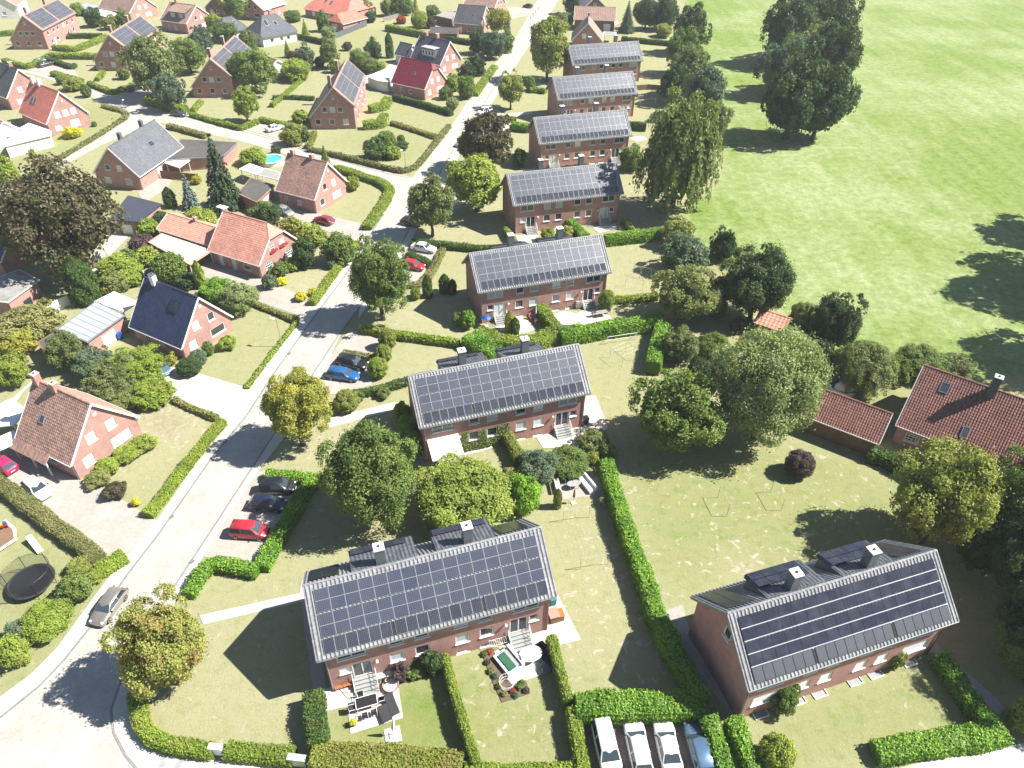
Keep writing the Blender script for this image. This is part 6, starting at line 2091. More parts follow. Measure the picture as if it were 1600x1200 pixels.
    ('b', 'dark', (1070, 560, 1110, 610), 'dark bush left of the bright green tree top'),
]
for k_, mt, bb, lb in SHRUBS:
    shrub(lb, K[k_], mt, bb)
hedge('golden hedge dividing the gardens of the awning house', [(790, 668), (800, 688), (813, 712)], 1.4, 1.8, 'hedge_yellow', wob=1.6)
hedge('low dry hedge beside the black estate car in the upper bay', [(535, 548), (560, 552), (590, 557)], 1.4, 0.8, 'hedge_dry')
hedge('low dark hedge along the front garden of the awning house', [(545, 613), (590, 606), (642, 590)], 1.0, 0.9, 'hedge_dark')


def ivy(label, house_key, spots):
    """creeper clinging to the front wall: u along the wall, z up"""
    H_, fr_, faces_ = DUP[house_key]
    rg = np.random.default_rng(5)
    Cs = []
    for u0, u1, z0, z1 in spots:
        n = int((u1 - u0) * (z1 - z0) * 75)
        Cs.append(np.stack([rg.uniform(u0, u1, n) + rg.normal(size=n) * 0.06, -np.abs(rg.normal(size=n)) * 0.10 - 0.03, rg.uniform(z0, z1, n) + rg.normal(size=n) * 0.06], 1))
    C = np.vstack(Cs)
    Nn = np.array([0, -1.0, 0.4]) + rg.normal(size=C.shape) * 0.4
    V, F = leaf_quads(C, Nn, 0.2 * rg.uniform(0.6, 1.3, len(C)), rg)
    me = np_mesh('ivy', V, F, LEAF['mid'], np.repeat(rg.uniform(0, 1, len(C)), 4))
    Mw = Matrix.Translation(H_.location) @ Matrix.Rotation(H_.rotation_euler.z, 4, 'Z') @ faces_['L']
    o = obj('ivy', me, None, M=Mw)
    tag(o, label, 'ivy')


ivy('ivy growing between the windows of the awning house', 'B', [(-6.1, -4.9, 0.1, 3.3), (-3.5, -2.6, 0.1, 3.2), (-1.2, 0.4, 0.1, 3.4), (-4.9, -3.5, 0.1, 1.4), (-2.6, -1.2, 0.1, 1.5)])


# ================================================================== CARS
def paint(name, c, metal=0.3, rough=0.32):
    m, nt, b = new_mat('paint_' + name)
    tc = N(nt, 'ShaderNodeTexCoord').outputs['Object']
    f = noise(nt, tc, 1.4, 4)
    nt.links.new(mixc(nt, f, c, tuple(x * 0.86 for x in c)), b.inputs['Base Color'])
    sock(b, 'Metallic', metal)
    sock(b, 'Roughness', rough)
    b.inputs['Coat Weight'].default_value = 0.6
    b.inputs['Coat Roughness'].default_value = 0.06
    return m


PAINT = {'white': paint('white', (0.78, 0.78, 0.77), 0.0), 'red': paint('red', (0.42, 0.022, 0.035), 0.1), 'magenta': paint('magenta', (0.42, 0.022, 0.11), 0.2), 'black': paint('black', (0.018, 0.018, 0.022), 0.2),
         'navy': paint('navy', (0.018, 0.026, 0.060), 0.3), 'blue': paint('blue', (0.020, 0.115, 0.32), 0.2), 'silver': paint('silver', (0.46, 0.46, 0.46), 0.6), 'beige': paint('beige', (0.36, 0.33, 0.29), 0.6),
         'steelblue': paint('steelblue', (0.11, 0.19, 0.30), 0.4), 'darkgrey': paint('darkgrey', (0.07, 0.075, 0.085), 0.5), 'wine': paint('wine', (0.28, 0.025, 0.04), 0.2)}
MAT['carglass'] = glass_mat('car_glass', (0.018, 0.026, 0.032), 0.04)
MAT['tyre'] = plain('tyre_rubber', (0.022, 0.022, 0.022), rough=0.9)
MAT['rim'] = plain('alloy_rim', (0.55, 0.55, 0.56), rough=0.35, metal=0.7)
MAT['headlight'] = plain('headlight_glass', (0.75, 0.77, 0.78), rough=0.15)
MAT['taillight'] = plain('tail_light_red', (0.40, 0.012, 0.012), rough=0.2)
MAT['plate'] = plain('number_plate', (0.75, 0.75, 0.73), rough=0.4)
# type: length, width, height, belt height, screen base x, roof front x, roof rear x, rear glass base x (fractions of length from nose)
TYPES = {'hatch': (4.15, 1.76, 1.47, 0.93, 0.27, 0.43, 0.86, 0.965), 'estate': (4.65, 1.78, 1.48, 0.93, 0.27, 0.42, 0.90, 0.975), 'saloon': (4.60, 1.78, 1.43, 0.93, 0.29, 0.43, 0.72, 0.865),
         'mpv': (4.10, 1.76, 1.66, 1.00, 0.19, 0.36, 0.93, 0.985), 'van': (4.40, 1.83, 1.80, 1.08, 0.19, 0.34, 0.95, 0.99)}


def car_body(tp):
    L, W, Hh, bz, sb, rf, rr, rb = TYPES[tp]
    hw = W / 2
    # lower hull: (x fraction, top z, half width at belt, bottom z)
    hood = bz - 0.05
    st = [(0.0, 0.55, 0.70, 0.30), (0.025, 0.68, 0.84, 0.22), (0.09, hood - 0.14, 0.94, 0.18), (sb * 0.6, hood - 0.04, 0.985, 0.17), (sb, hood + 0.02, 1.0, 0.17), (0.45, bz, 1.0, 0.17), (0.70, bz + 0.01, 1.0, 0.17),
          (min(rb, 0.90), bz + 0.02, 0.985, 0.18), (0.965, bz - (0.02 if rb > 0.9 else 0.05), 0.93, 0.22), (0.99, bz - 0.10, 0.86, 0.28), (1.0, 0.62, 0.76, 0.33)]
    m = MB()
    ring = []
    for fx, zt, wf, zb in st:
        x = L / 2 - fx * L
        w = hw * wf
        sec = [(-w * 0.90, zb), (-w * 1.0, zb + 0.16), (-w * 1.0, zb + (zt - zb) * 0.62), (-w * 0.965, zt - 0.06), (-w * 0.86, zt), (-w * 0.4, zt + 0.025), (w * 0.4, zt + 0.025), (w * 0.86, zt), (w * 0.965, zt - 0.06), (w * 1.0, zb + (zt - zb) * 0.62), (w * 1.0, zb + 0.16), (w * 0.90, zb)]
        ring.append([(x, y, z) for y, z in sec])
    k = len(ring[0])
    vs = [p for r in ring for p in r]
    fs = []
    for i in range(len(ring) - 1):
        for j in range(k):
            a, b = i * k + j, i * k + (j + 1) % k
            fs.append((a, b, b + k, a + k))
    fs.append(tuple(reversed(range(k))))
    fs.append(tuple(range((len(ring) - 1) * k, len(ring) * k)))
    m.add(vs, fs)
    # cabin
    X = lambda f: L / 2 - f * L
    yb, yr_ = hw * 0.93, hw * 0.74
    zb_, zr = bz - 0.03, Hh
    mid = (rf + rr) / 2
    st2 = [(sb, rf, 0.0), (rf, rf + 0.012, 0.9), (mid, mid, 1.0), (rr, rr - 0.012, 0.93), (rb, rr, 0.0)]
    c = [[(X(sb), y, zb_) for y in (-yb, -yb * 0.5, 0, yb * 0.5, yb)], [(X(rf), y, zr - 0.055 + dz) for y, dz in ((-yr_, 0), (-yr_ * 0.8, 0.035), (0, 0.05), (yr_ * 0.8, 0.035), (yr_, 0))],
         [(X(mid), y, zr - 0.03 + dz) for y, dz in ((-yr_, -0.01), (-yr_ * 0.8, 0.03), (0, 0.045), (yr_ * 0.8, 0.03), (yr_, -0.01))], [(X(rr), y, zr - 0.07 + dz) for y, dz in ((-yr_ * 0.96, 0), (-yr_ * 0.78, 0.035), (0, 0.05), (yr_ * 0.78, 0.035), (yr_ * 0.96, 0))],
         [(X(rb), y, zb_) for y in (-yb * 0.97, -yb * 0.5, 0, yb * 0.5, yb * 0.97)]]
    vs = [p for r in c for p in r] + [(X(mid), -yb, zb_), (X(mid), yb, zb_)]
    fs = []
    for i in range(4):
        for j in range(4):
            fs.append((i * 5 + j, i * 5 + j + 1, (i + 1) * 5 + j + 1, (i + 1) * 5 + j))
    fs += [(0, 5, 10, 25), (25, 10, 15, 20), (4, 26, 14, 9), (26, 24, 19, 14)]
    m.add(vs, fs)
    return m.mesh('car_body', PAINT['white'], True)


def car_glass(tp, part):
    L, W, Hh, bz, sb, rf, rr, rb = TYPES[tp]
    hw = W / 2
    X = lambda f: L / 2 - f * L
    yb, yr_ = hw * 0.93, hw * 0.74
    zb_, zr = bz - 0.03, Hh - 0.055
    m = MB()

    def pane(a, b, c, d, out):
        q = [Vector(p) for p in (a, b, c, d)]
        ce = sum(q, Vector()) / 4
        o = Vector(out).normalized() * 0.02
        q = [p.lerp(ce, 0.10) + o for p in q]
        m.add(q + [p - o * 1.5 for p in q], [(0, 1, 2, 3), (7, 6, 5, 4), (0, 4, 5, 1), (1, 5, 6, 2), (2, 6, 7, 3), (3, 7, 4, 0)])
    if part == 'windshield':
        pane((X(sb), -yb, zb_), (X(sb), yb, zb_), (X(rf), yr_, zr + 0.01), (X(rf), -yr_, zr + 0.01), (1, 0, 0.9))
    elif part == 'rear_window':
        pane((X(rb), yb * 0.95, zb_ + 0.06), (X(rb), -yb * 0.95, zb_ + 0.06), (X(rr), -yr_ * 0.95, zr), (X(rr), yr_ * 0.95, zr), (-1, 0, 0.6))
    else:
        s = 1 if 'left' in part else -1
        mid = (rf + rr) / 2
        f0, f1, g0, g1 = (sb + 0.03, mid, rf, mid) if 'front' in part else (mid, rb - 0.02, mid, rr)
        a = [(X(f0), s * yb, zb_ + 0.03), (X(f1), s * yb, zb_ + 0.03), (X(g1), s * yr_, zr - 0.02), (X(g0), s * yr_, zr - 0.02)]
        pane(*(a if s < 0 else a[::-1]), (0, s, 0.35))
    return m.mesh('car_glass', MAT['carglass'])


def wheel_mesh(part):
    m = MB()
    if part == 'tyre':
        m.lathe([(0.20, -0.10), (0.30, -0.10), (0.315, -0.06), (0.315, 0.06), (0.30, 0.10), (0.20, 0.10)], 14)
        return m.mesh('tyre', MAT['tyre'])
    m.lathe([(0.05, 0.055), (0.199, 0.075), (0.199, -0.075), (0.05, -0.055)], 12)
    return m.mesh('rim', MAT['rim'])


def small_box(key, sx, sy, sz, mat):
    def f():
        m = MB()
        m.box(-sx / 2, sx / 2, -sy / 2, sy / 2, -sz / 2, sz / 2)
        return m.mesh(key, MAT[mat])
    return cached(('sb', key, sx, sy, sz, mat), f)


def ellip_mesh(key, sx, sy, sz, mat):
    def f():
        m = MB()
        m.lathe([(0.15, -1), (0.75, -0.7), (1, 0), (0.75, 0.7), (0.15, 1)], 8)
        m.v = [(x * sx / 2, y * sy / 2, z * sz / 2) for x, y, z in m.v]
        return m.mesh(key, MAT[mat], True)
    return cached(('el', key, sx, sy, sz, mat), f)


def car(label, tp, col, front, rear, group=None):
    L, W, Hh, bz = TYPES[tp][:4]
    a, b = G(*front, 0.35), G(*rear, 0.35)
    c = (a + b) / 2
    an = math.atan2(a.y - b.y, a.x - b.x)
    T = thing('parked_car', label, 'car', (c.x, c.y, 0.055), an, group)
    body = obj('body', cached(('car', tp), lambda: car_body(tp)), T, paint=PAINT[col])
    for pt in ('windshield', 'rear_window'):
        obj(pt, cached(('carg', tp, pt), lambda: car_glass(tp, pt)), T)
    for pt in ('front_left', 'front_right', 'rear_left', 'rear_right'):
        obj('side_window', cached(('carg', tp, pt), lambda: car_glass(tp, pt)), T)
    for sx in (L / 2 - 0.19 * L, -L / 2 + 0.19 * L):
        for sy in (-1, 1):
            w = obj('wheel', cached('tyre', lambda: wheel_mesh('tyre')), T, M=Matrix.Translation((sx, sy * (W / 2 - 0.085), 0.315)) @ Matrix.Rotation(R(90), 4, 'X'))
            obj('rim', cached('rimm', lambda: wheel_mesh('rim')), w, loc=(0, 0, -sy * 0.035))
    for sy in (-1, 1):
        obj('headlight', ellip_mesh('headlight', 0.34, 0.36, 0.17, 'headlight'), T, loc=(L / 2 - 0.20, sy * (W / 2 - 0.28), 0.66))
        obj('tail_light', small_box('tail_light', 0.14, 0.16, 0.30, 'taillight'), T, loc=(-L / 2 + 0.07, sy * (W / 2 - 0.16), bz - 0.19))
        obj('door_mirror', ellip_mesh('door_mirror', 0.16, 0.24, 0.15, 'black_plastic'), T, loc=(L / 2 - (TYPES[tp][4] + 0.06) * L, sy * (W / 2 + 0.07), bz + 0.02))
    obj('number_plate', small_box('number_plate', 0.02, 0.5, 0.11, 'plate'), T, loc=(L / 2 - 0.005, 0, 0.42))
    obj('number_plate', small_box('number_plate', 0.02, 0.5, 0.11, 'plate'), T, loc=(-L / 2 + 0.005, 0, 0.52))
    return T


car('beige hatchback standing on the road left of the autumn maple', 'hatch', 'beige', (152, 976), (190, 924))
car('white hatchback on the wide drive of the shutter house', 'hatch', 'white', (82, 784), (38, 748))
car('magenta small car cut by the left edge on the shutter house drive', 'hatch', 'magenta', (-16, 714), (28, 742))
car('red box-shaped estate, lowest of the three in the lower bay', 'mpv', 'red', (422, 834), (360, 830))
car('navy hatchback, middle of the three in the lower bay', 'hatch', 'navy', (448, 792), (390, 787))
car('black hatchback, topmost of the three in the lower bay', 'mpv', 'black', (462, 763), (406, 764))
car('bright blue estate car in the upper bay', 'estate', 'blue', (562, 591), (511, 584))
car('black estate car above the bright blue one', 'estate', 'black', (575, 574), (527, 563))
car('white car in the bay beside the big roadside chestnut', 'saloon', 'white', (683, 393), (641, 385))
car('red hatchback in the bay beside the big roadside chestnut', 'hatch', 'red', (663, 420), (629, 413))
car('dark car half under the round roadside chestnut', 'hatch', 'black', (656, 352), (630, 346))
car('red car on the drive of the two-chimney house', 'hatch', 'wine', (490, 342), (522, 350))
car('silver car at the door of the two-chimney house', 'hatch', 'silver', (462, 340), (430, 324))
car('white car on the drive off the side street', 'saloon', 'white', (444, 198), (416, 205))
car('dark grey car parked on the side street by the lamp', 'hatch', 'darkgrey', (294, 181), (266, 177))
car('dark car on the shaded side street drive', 'hatch', 'navy', (222, 136), (197, 143))
car('silver car beside the far-left lopsided house', 'hatch', 'silver', (78, 93), (51, 100))
car('dark silver estate next to the silver car', 'estate', 'darkgrey', (86, 98), (57, 105))
car('silver-blue car nose-out beside the navy house door', 'hatch', 'steelblue', (262, 585), (238, 568))
car('white van by the far parking bay', 'van', 'white', (745, 180), (769, 172))
car('pale car half hidden by the copper-leaved tree', 'hatch', 'silver', (712, 229), (734, 221))
car('red car almost hidden under the lime-yellow tree', 'hatch', 'red', (698, 298), (724, 293))
car('dark car at the road head near the top edge', 'hatch', 'black', (816, 9), (833, 12))
car('white van, first from the left in the bottom parking bay', 'van', 'white', (957, 1212), (938, 1132))
car('silver-white hatchback, second from the left in the bottom bay', 'estate', 'white', (987, 1126), (1006, 1212))
car('white saloon, third from the left in the bottom bay', 'saloon', 'white', (1033, 1126), (1052, 1210))
car('dark blue estate beside the laurel, rightmost in the bottom bay', 'estate', 'steelblue', (1080, 1130), (1104, 1216))


# ================================================================== STREET AND GARDEN THINGS
def lamp(label, base, h=4.6, arm=0.9, ang=0.0):
    p = G(*base)
    T = thing('street_lamp', label, 'street lamp', (p.x, p.y, 0.05), ang, 'street lamps')
    m = MB()
    m.tube((0, 0, 0), (0, 0, h * 0.3), 0.075, 0.07, 8)
    m.tube((0, 0, h * 0.3), (0, 0, h), 0.055, 0.045, 8)
    m.tube((0, 0, h), (arm, 0, h + 0.12), 0.035, 0.03, 6)
    obj('pole', m.mesh('pole', MAT['steel']), T)
    m = MB()
    m.box(arm - 0.1, arm + 0.55, -0.14, 0.14, h + 0.06, h + 0.2)
    m.box(arm + 0.0, arm + 0.5, -0.11, 0.11, h + 0.0, h + 0.058, 0)
    obj('lamp_head', m.mesh('lamp_head', MAT['white']), T)


lamp('street lamp beside the lawn of the navy house', (441, 541), 4.4, 0.5, R(160))
lamp('street lamp by the tall hedge on the side street', (284, 172), 4.6, 0.5, R(200))
lamp('street lamp at the verge of the orange roof house', (200, 187), 4.4, 0.5, R(100))
lamp('street lamp at the tip of the corner lawn hedge', (634, 266), 4.4, 0.5, R(220))
lamp('street lamp with white head at the bottom edge by the laurel hedges', (1124, 1262), 4.5, 0.5, R(60))
for wd, (px, py) in zip(('nearest to the picture bottom', 'second from the bottom', 'third from the bottom', 'closest to the top edge'), ((829, 30), (833, 25), (837, 20), (841, 15))):
    m = MB()
    m.lathe([(0.09, 0), (0.09, 0.8), (0.07, 0.9), (0.03, 0.95)], 8)
    p = G(px, py)
    tag(obj('bollard', cached('boll', lambda: m.mesh('bollard', MAT['black_plastic'])), None, loc=(p.x, p.y, 0.03)), 'dark bollard at the road head, ' + wd + ' of four', 'bollard', 'bollards at the road head')


def cabinet(label, px, py, w, d, h, mat, ang, badge=None):
    p = G(px, py)
    T = thing('utility_cabinet', label, 'cabinet', (p.x, p.y, 0), ang)
    m = MB()
    m.box(-w / 2, w / 2, -d / 2, d / 2, 0.08, h)
    m.box(-w / 2 - 0.03, w / 2 + 0.03, -d / 2 - 0.03, d / 2 + 0.03, h + 0.003, h + 0.08)
    m.box(-w / 2 + 0.04, w / 2 - 0.04, -d / 2 + 0.04, d / 2 - 0.04, 0, 0.078)
    obj('cabinet_case', m.mesh('cabinet_case', MAT[mat]), T)
    m = MB()
    m.box(-w / 2 + 0.05, -0.008, -d / 2 - 0.02, -d / 2 - 0.002, 0.14, h - 0.06)
    m.box(0.008, w / 2 - 0.05, -d / 2 - 0.02, -d / 2 - 0.002, 0.14, h - 0.06)
    obj('cabinet_door', m.mesh('cabinet_door', MAT[mat]), T)
    if badge:
        m = MB()
        m.box(-0.05, 0.45, -d / 2 - 0.034, -d / 2 - 0.022, 0.35, 0.65)
        obj('sticker', m.mesh('sticker', MAT[badge]), T)


MAT['green_grey'] = plain('green_grey_enamel', (0.42, 0.47, 0.40), rough=0.5)
MAT['yellow'] = plain('yellow_enamel', (0.70, 0.52, 0.05), rough=0.5)
MAT['teal'] = plain('teal_plastic', (0.03, 0.22, 0.24), rough=0.5)
MAT['blue_plastic'] = plain('blue_plastic', (0.03, 0.10, 0.38), rough=0.4)
MAT['red_plastic'] = plain('red_plastic', (0.50, 0.03, 0.03), rough=0.4)
MAT['pink'] = plain('faded_red_fabric', (0.45, 0.13, 0.14), rough=0.9)
MAT['terracotta'] = plain('terracotta_pink', (0.50, 0.25, 0.20), rough=0.8)
MAT['fabric_dark'] = plain('charcoal_wicker', (0.045, 0.046, 0.05), (0.03, 0.03, 0.034), scale=14, rough=0.8, bmp=0.3)
MAT['fabric_green'] = plain('green_cushion', (0.03, 0.12, 0.07), rough=0.9)
MAT['pool_water'] = plain('turquoise_water', (0.05, 0.42, 0.50), (0.08, 0.50, 0.58), scale=1.2, rough=0.05)
MAT['pool_blue'] = plain('blue_water', (0.06, 0.20, 0.34), rough=0.05)
cabinet('white post cabinet set in the gap of the corner hedge', 341, 1177, 1.05, 0.45, 1.15, 'white', R(-3))
cabinet('grey-green utility cabinet with a yellow sticker before the golden hedge', 467, 1194, 1.5, 0.5, 1.15, 'green_grey', R(-6), 'yellow')
cabinet('small grey post beside the white post cabinet', 322, 1166, 0.3, 0.2, 0.9, 'zinc', R(0))


def local(label, name, cat, px, py, ang, z=0.0):
    p = G(px, py)
    return thing(name, label, cat, (p.x, p.y, z), ang)


def part(T, name, mat, *boxes, tubes=(), smooth=False, lathe=None):
    m = MB()
    for b in boxes:
        m.box(*b)
    for t in tubes:
        m.tube(*t)
    if lathe:
        m.lathe(*lathe)
    return obj(name, m.mesh(name, MAT[mat], smooth), T)


def table(label, px, py, ang, w, d, top, legm='white', z=0.0, oval=False, h=0.73):
    T = local(label, 'garden_table', 'table', px, py, ang, z)
    if oval:
        m = MB()
        m.lathe([(0.9, h), (1.0, h + 0.01), (1.0, h + 0.04), (0.9, h + 0.05)], 24)
        m.v = [(x * w / 2, y * d / 2, zz) for x, y, zz in m.v]
        obj('tabletop', m.mesh('tabletop', MAT[top]), T)
    else:
        part(T, 'tabletop', top, (-w / 2 + 0.05, w / 2 - 0.05, -d / 2 + 0.05, d / 2 - 0.05, h, h + 0.03))
        part(T, 'table_frame', legm, (-w / 2, w / 2, -d / 2, -d / 2 + 0.05, h - 0.02, h + 0.035), (-w / 2, w / 2, d / 2 - 0.05, d / 2, h - 0.02, h + 0.035), (-w / 2, -w / 2 + 0.05, -d / 2 + 0.05, d / 2 - 0.05, h - 0.02, h + 0.035), (w / 2 - 0.05, w / 2, -d / 2 + 0.05, d / 2 - 0.05, h - 0.02, h + 0.035))
    for sx in (-1, 1):
        for sy in (-1, 1):
            k = 0.62 if oval else 0.92
            part(T, 'leg', legm, tubes=[((sx * w / 2 * k, sy * d / 2 * k, 0), (sx * w / 2 * k * 0.95, sy * d / 2 * k * 0.9, h), 0.03)])


def chair(label, px, py, ang, seat='fabric_dark', fr='white', z=0.06, group=None):
    T = local(label, 'garden_chair', 'chair', px, py, ang, z)
    if group:
        T['group'] = group
    part(T, 'seat', seat, (-0.25, 0.25, -0.25, 0.25, 0.40, 0.45))
    part(T, 'backrest', seat, (-0.25, 0.25, 0.24, 0.28, 0.46, 0.98))
    part(T, 'armrest', fr, (-0.29, -0.255, -0.25, 0.25, 0.62, 0.66))
    part(T, 'armrest', fr, (0.255, 0.29, -0.25, 0.25, 0.62, 0.66))
    for sx in (-0.26, 0.26):
        for sy in (-0.24, 0.26):
            part(T, 'leg', fr, tubes=[((sx, sy, 0), (sx, sy, 0.64 if sy < 0 else 0.98), 0.018)])


HA = R(18)
table('black glass garden table with white frame on the left foreground patio', 574, 1103, HA, 1.9, 1.05, 'black_plastic', z=0.06)
for lb, px, py, a in (('white framed chair at the left end of the black garden table', 551, 1112, HA + R(90)), ('white framed chair on the near side of the black table, left', 571, 1122, HA + R(180)), ('white framed chair on the near side of the black table, right', 585, 1117, HA + R(180)),
                      ('dark chair on the house side of the black garden table', 565, 1094, HA), ('dark chair at the right end of the black garden table', 597, 1097, HA - R(90))):
    chair(lb, px, py, a)


def lounger(label, px, py, ang, mat, w=0.75, ln=1.9, z=0.06, fr='black_plastic'):
    T = local(label, 'sun_lounger', 'lounger', px, py, ang, z)
    part(T, 'cushion', mat, (-w / 2, w / 2, -ln / 2, ln * 0.15, 0.34, 0.44))
    m = MB()
    M = Matrix.Translation((0, ln * 0.15, 0.34)) @ Matrix.Rotation(R(38), 4, 'X')
    m.box(-w / 2, w / 2, 0.01, ln * 0.36, 0, 0.1, 0, M)
    obj('backrest', m.mesh('backrest', MAT[mat]), T)
    for sx in (-w / 2 + 0.05, w / 2 - 0.05):
        for sy in (-ln / 2 + 0.1, ln * 0.3):
            part(T, 'leg', fr, tubes=[((sx, sy, 0), (sx, sy, 0.34), 0.025)])


lounger('dark wicker armchair lounger beside the black garden table', 602, 1118, HA + R(10), 'fabric_dark', 0.85, 1.5)
lounger('dark sun lounger at the right edge of the left foreground patio', 613, 1104, HA + R(10), 'fabric_dark', 0.75, 2.0)


def parasol(label, px, py, h, mat, base='concrete', z=0.0, open_r=0.0, lean=0.0):
    T = local(label, 'parasol', 'parasol', px, py, 0.3, z)
    part(T, 'base', base, (-0.28, 0.28, -0.28, 0.28, 0, 0.09))
    part(T, 'pole', 'alu', tubes=[((0, 0, 0.091), (lean, 0, h), 0.028)])
    if open_r:
        m = MB()
        m.lathe([(open_r, h - 0.35), (open_r * 0.5, h - 0.12), (0.04, h + 0.02), (0.03, h + 0.02), (open_r * 0.5, h - 0.15), (open_r * 0.98, h - 0.37)], 8)
        obj('canopy', m.mesh('canopy', MAT[mat]), T)
    else:
        m = MB()
        m.lathe([(0.05, h * 0.42), (0.17, h * 0.46), (0.13, h * 0.7), (0.07, h * 0.95), (0.02, h + 0.05)], 8)
        m.v = [(x + lean * zz / h, y, zz) for x, y, zz in m.v]
        obj('canopy', m.mesh('canopy', MAT[mat]), T)


parasol('folded pale grey parasol standing on four slabs on the lawn', 614, 1149, 2.6, 'white', lean=0.25, z=0.06)
for i_, (dx, dy) in enumerate(((-0.35, -0.35), (0.35, -0.35), (-0.35, 0.35), (0.35, 0.35))):
    p = G(614, 1149)
    m = MB()
    c_, s_ = math.cos(HA), math.sin(HA)
    tag(obj('paving_slab', small_box('paving_slab', 0.66, 0.66, 0.09, 'patio'), None, loc=(p.x + c_ * dx - s_ * dy, p.y + s_ * dx + c_ * dy, 0.02), rotz=HA), 'pale square slab under the folded parasol, one of four', 'paving slab', 'slabs under the parasol')
T = local('orange timber bench by the left front steps of the nearest house', 'wooden_bench', 'bench', 537, 1074, HA, 0.06)
for k in range(4):
    part(T, 'slat', 'wood_orange', (-0.75, 0.75, -0.25 + k * 0.13, -0.14 + k * 0.13, 0.42, 0.45))
for k in range(3):
    part(T, 'slat', 'wood_orange', (-0.75, 0.75, 0.27, 0.30, 0.52 + k * 0.14, 0.63 + k * 0.14))
for sx in (-0.7, 0.7):
    part(T, 'leg', 'wood_orange', (sx - 0.04, sx + 0.04, -0.24, -0.17, 0, 0.418), (sx - 0.04, sx + 0.04, 0.2, 0.265, 0, 0.95))


def planter(label, px, py, r, h, mat, fill, z=0.06):
    T = local(label, 'planter', 'planter', px, py, 0, z)
    part(T, 'pot', mat, lathe=([(r * 0.8, 0), (r, h), (r * 1.05, h), (r * 0.9, h), (r * 0.85, h - 0.12)], 16))
    if fill == 'sand':
        part(T, 'soil', 'concrete', lathe=([(r * 0.84, h - 0.2), (r * 0.84, h - 0.1)], 16))
    else:
        o = obj('foliage', crown_for('bush', fill, 0.5, 0.5, False), T, loc=(0, 0, h + r * 0.5), paint=LEAF[fill])
        o.scale = (r * 1.05, r * 1.05, r * 0.95)


planter('round pink tub filled with sand on the left foreground patio', 611, 1073, 0.75, 0.35, 'terracotta', 'sand')
planter('yellow flowers in a pot at the patio corner', 553, 1133, 0.26, 0.35, 'terracotta', 'flower_yellow')
planter('small white pot beside the left front steps', 593, 1068, 0.2, 0.35, 'white', 'mid')
T = local('pale grey storage box against the nearest house wall', 'storage_box', 'box', 601, 1059, HA, 0.06)
part(T, 'box_body', 'stone_grey', (-0.75, 0.75, -0.32, 0.32, 0, 0.55))
part(T, 'lid', 'concrete', (-0.79, 0.79, -0.36, 0.36, 0.553, 0.63))
# right foreground patio
table('white oval garden table on the right foreground patio', 829, 1029, HA, 2.2, 1.6, 'white', oval=True, z=0.06)
chair('white chair at the left of the oval white table', 818, 1034, HA + R(90), 'white')
T = local('white frame daybed with dark green cushions', 'daybed', 'daybed', 795, 1036, HA + R(20), 0.06)
part(T, 'bed_frame', 'white', (-0.9, 0.9, -1.2, 1.2, 0.1, 0.42))
part(T, 'seat_cushion', 'fabric_green', (-0.62, 0.1, -0.95, 0.95, 0.423, 0.55))
part(T, 'seat_cushion', 'stone_grey', (0.12, 0.6, -0.95, 0.95, 0.423, 0.56))
part(T, 'backrest', 'white', (0.62, 0.9, -1.2, 1.2, 0.425, 0.78))
T = local('dark garden sofa in the hedge shadow by the oval table', 'garden_sofa', 'sofa', 851, 1026, HA - R(72), 0.06)
part(T, 'seat', 'fabric_dark', (-1.0, 1.0, -0.4, 0.3, 0.15, 0.45))
part(T, 'backrest', 'fabric_dark', (-1.0, 1.0, 0.302, 0.5, 0.15, 0.85))
part(T, 'armrest', 'fabric_dark', (-1.2, -1.003, -0.4, 0.5, 0.15, 0.62))
part(T, 'armrest', 'fabric_dark', (1.003, 1.2, -0.4, 0.5, 0.15, 0.62))
T = local('low slate-blue side table below the dark garden sofa', 'side_table', 'table', 853, 1048, HA, 0.06)
part(T, 'tabletop', 'slate_clad', (-0.5, 0.5, -0.35, 0.35, 0.42, 0.47))
for sx in (-0.42, 0.42):
    for sy in (-0.28, 0.28):
        part(T, 'leg', 'black_plastic', (sx - 0.03, sx + 0.03, sy - 0.03, sy + 0.03, 0, 0.418))
T = local('round wire basket on the planting bed corner', 'wire_basket', 'basket', 792, 1072, 0, 0.07)
m = MB()
for k in range(3):
    z_ = 0.15 + k * 0.35
    r_ = 0.55 + 0.08 * k
    for i in range(16):
        a0, a1 = 2 * math.pi * i / 16, 2 * math.pi * (i + 1) / 16
        m.tube((r_ * math.cos(a0), r_ * math.sin(a0), z_), (r_ * math.cos(a1), r_ * math.sin(a1), z_), 0.018, n=4)
obj('hoop', m.mesh('hoop', MAT['white']), T)
m = MB()
for i in range(14):
    a0 = 2 * math.pi * i / 14
    m.tube((0.53 * math.cos(a0), 0.53 * math.sin(a0), 0), (0.72 * math.cos(a0), 0.72 * math.sin(a0), 0.86), 0.012, n=4)
obj('wire', m.mesh('wire', MAT['white']), T)


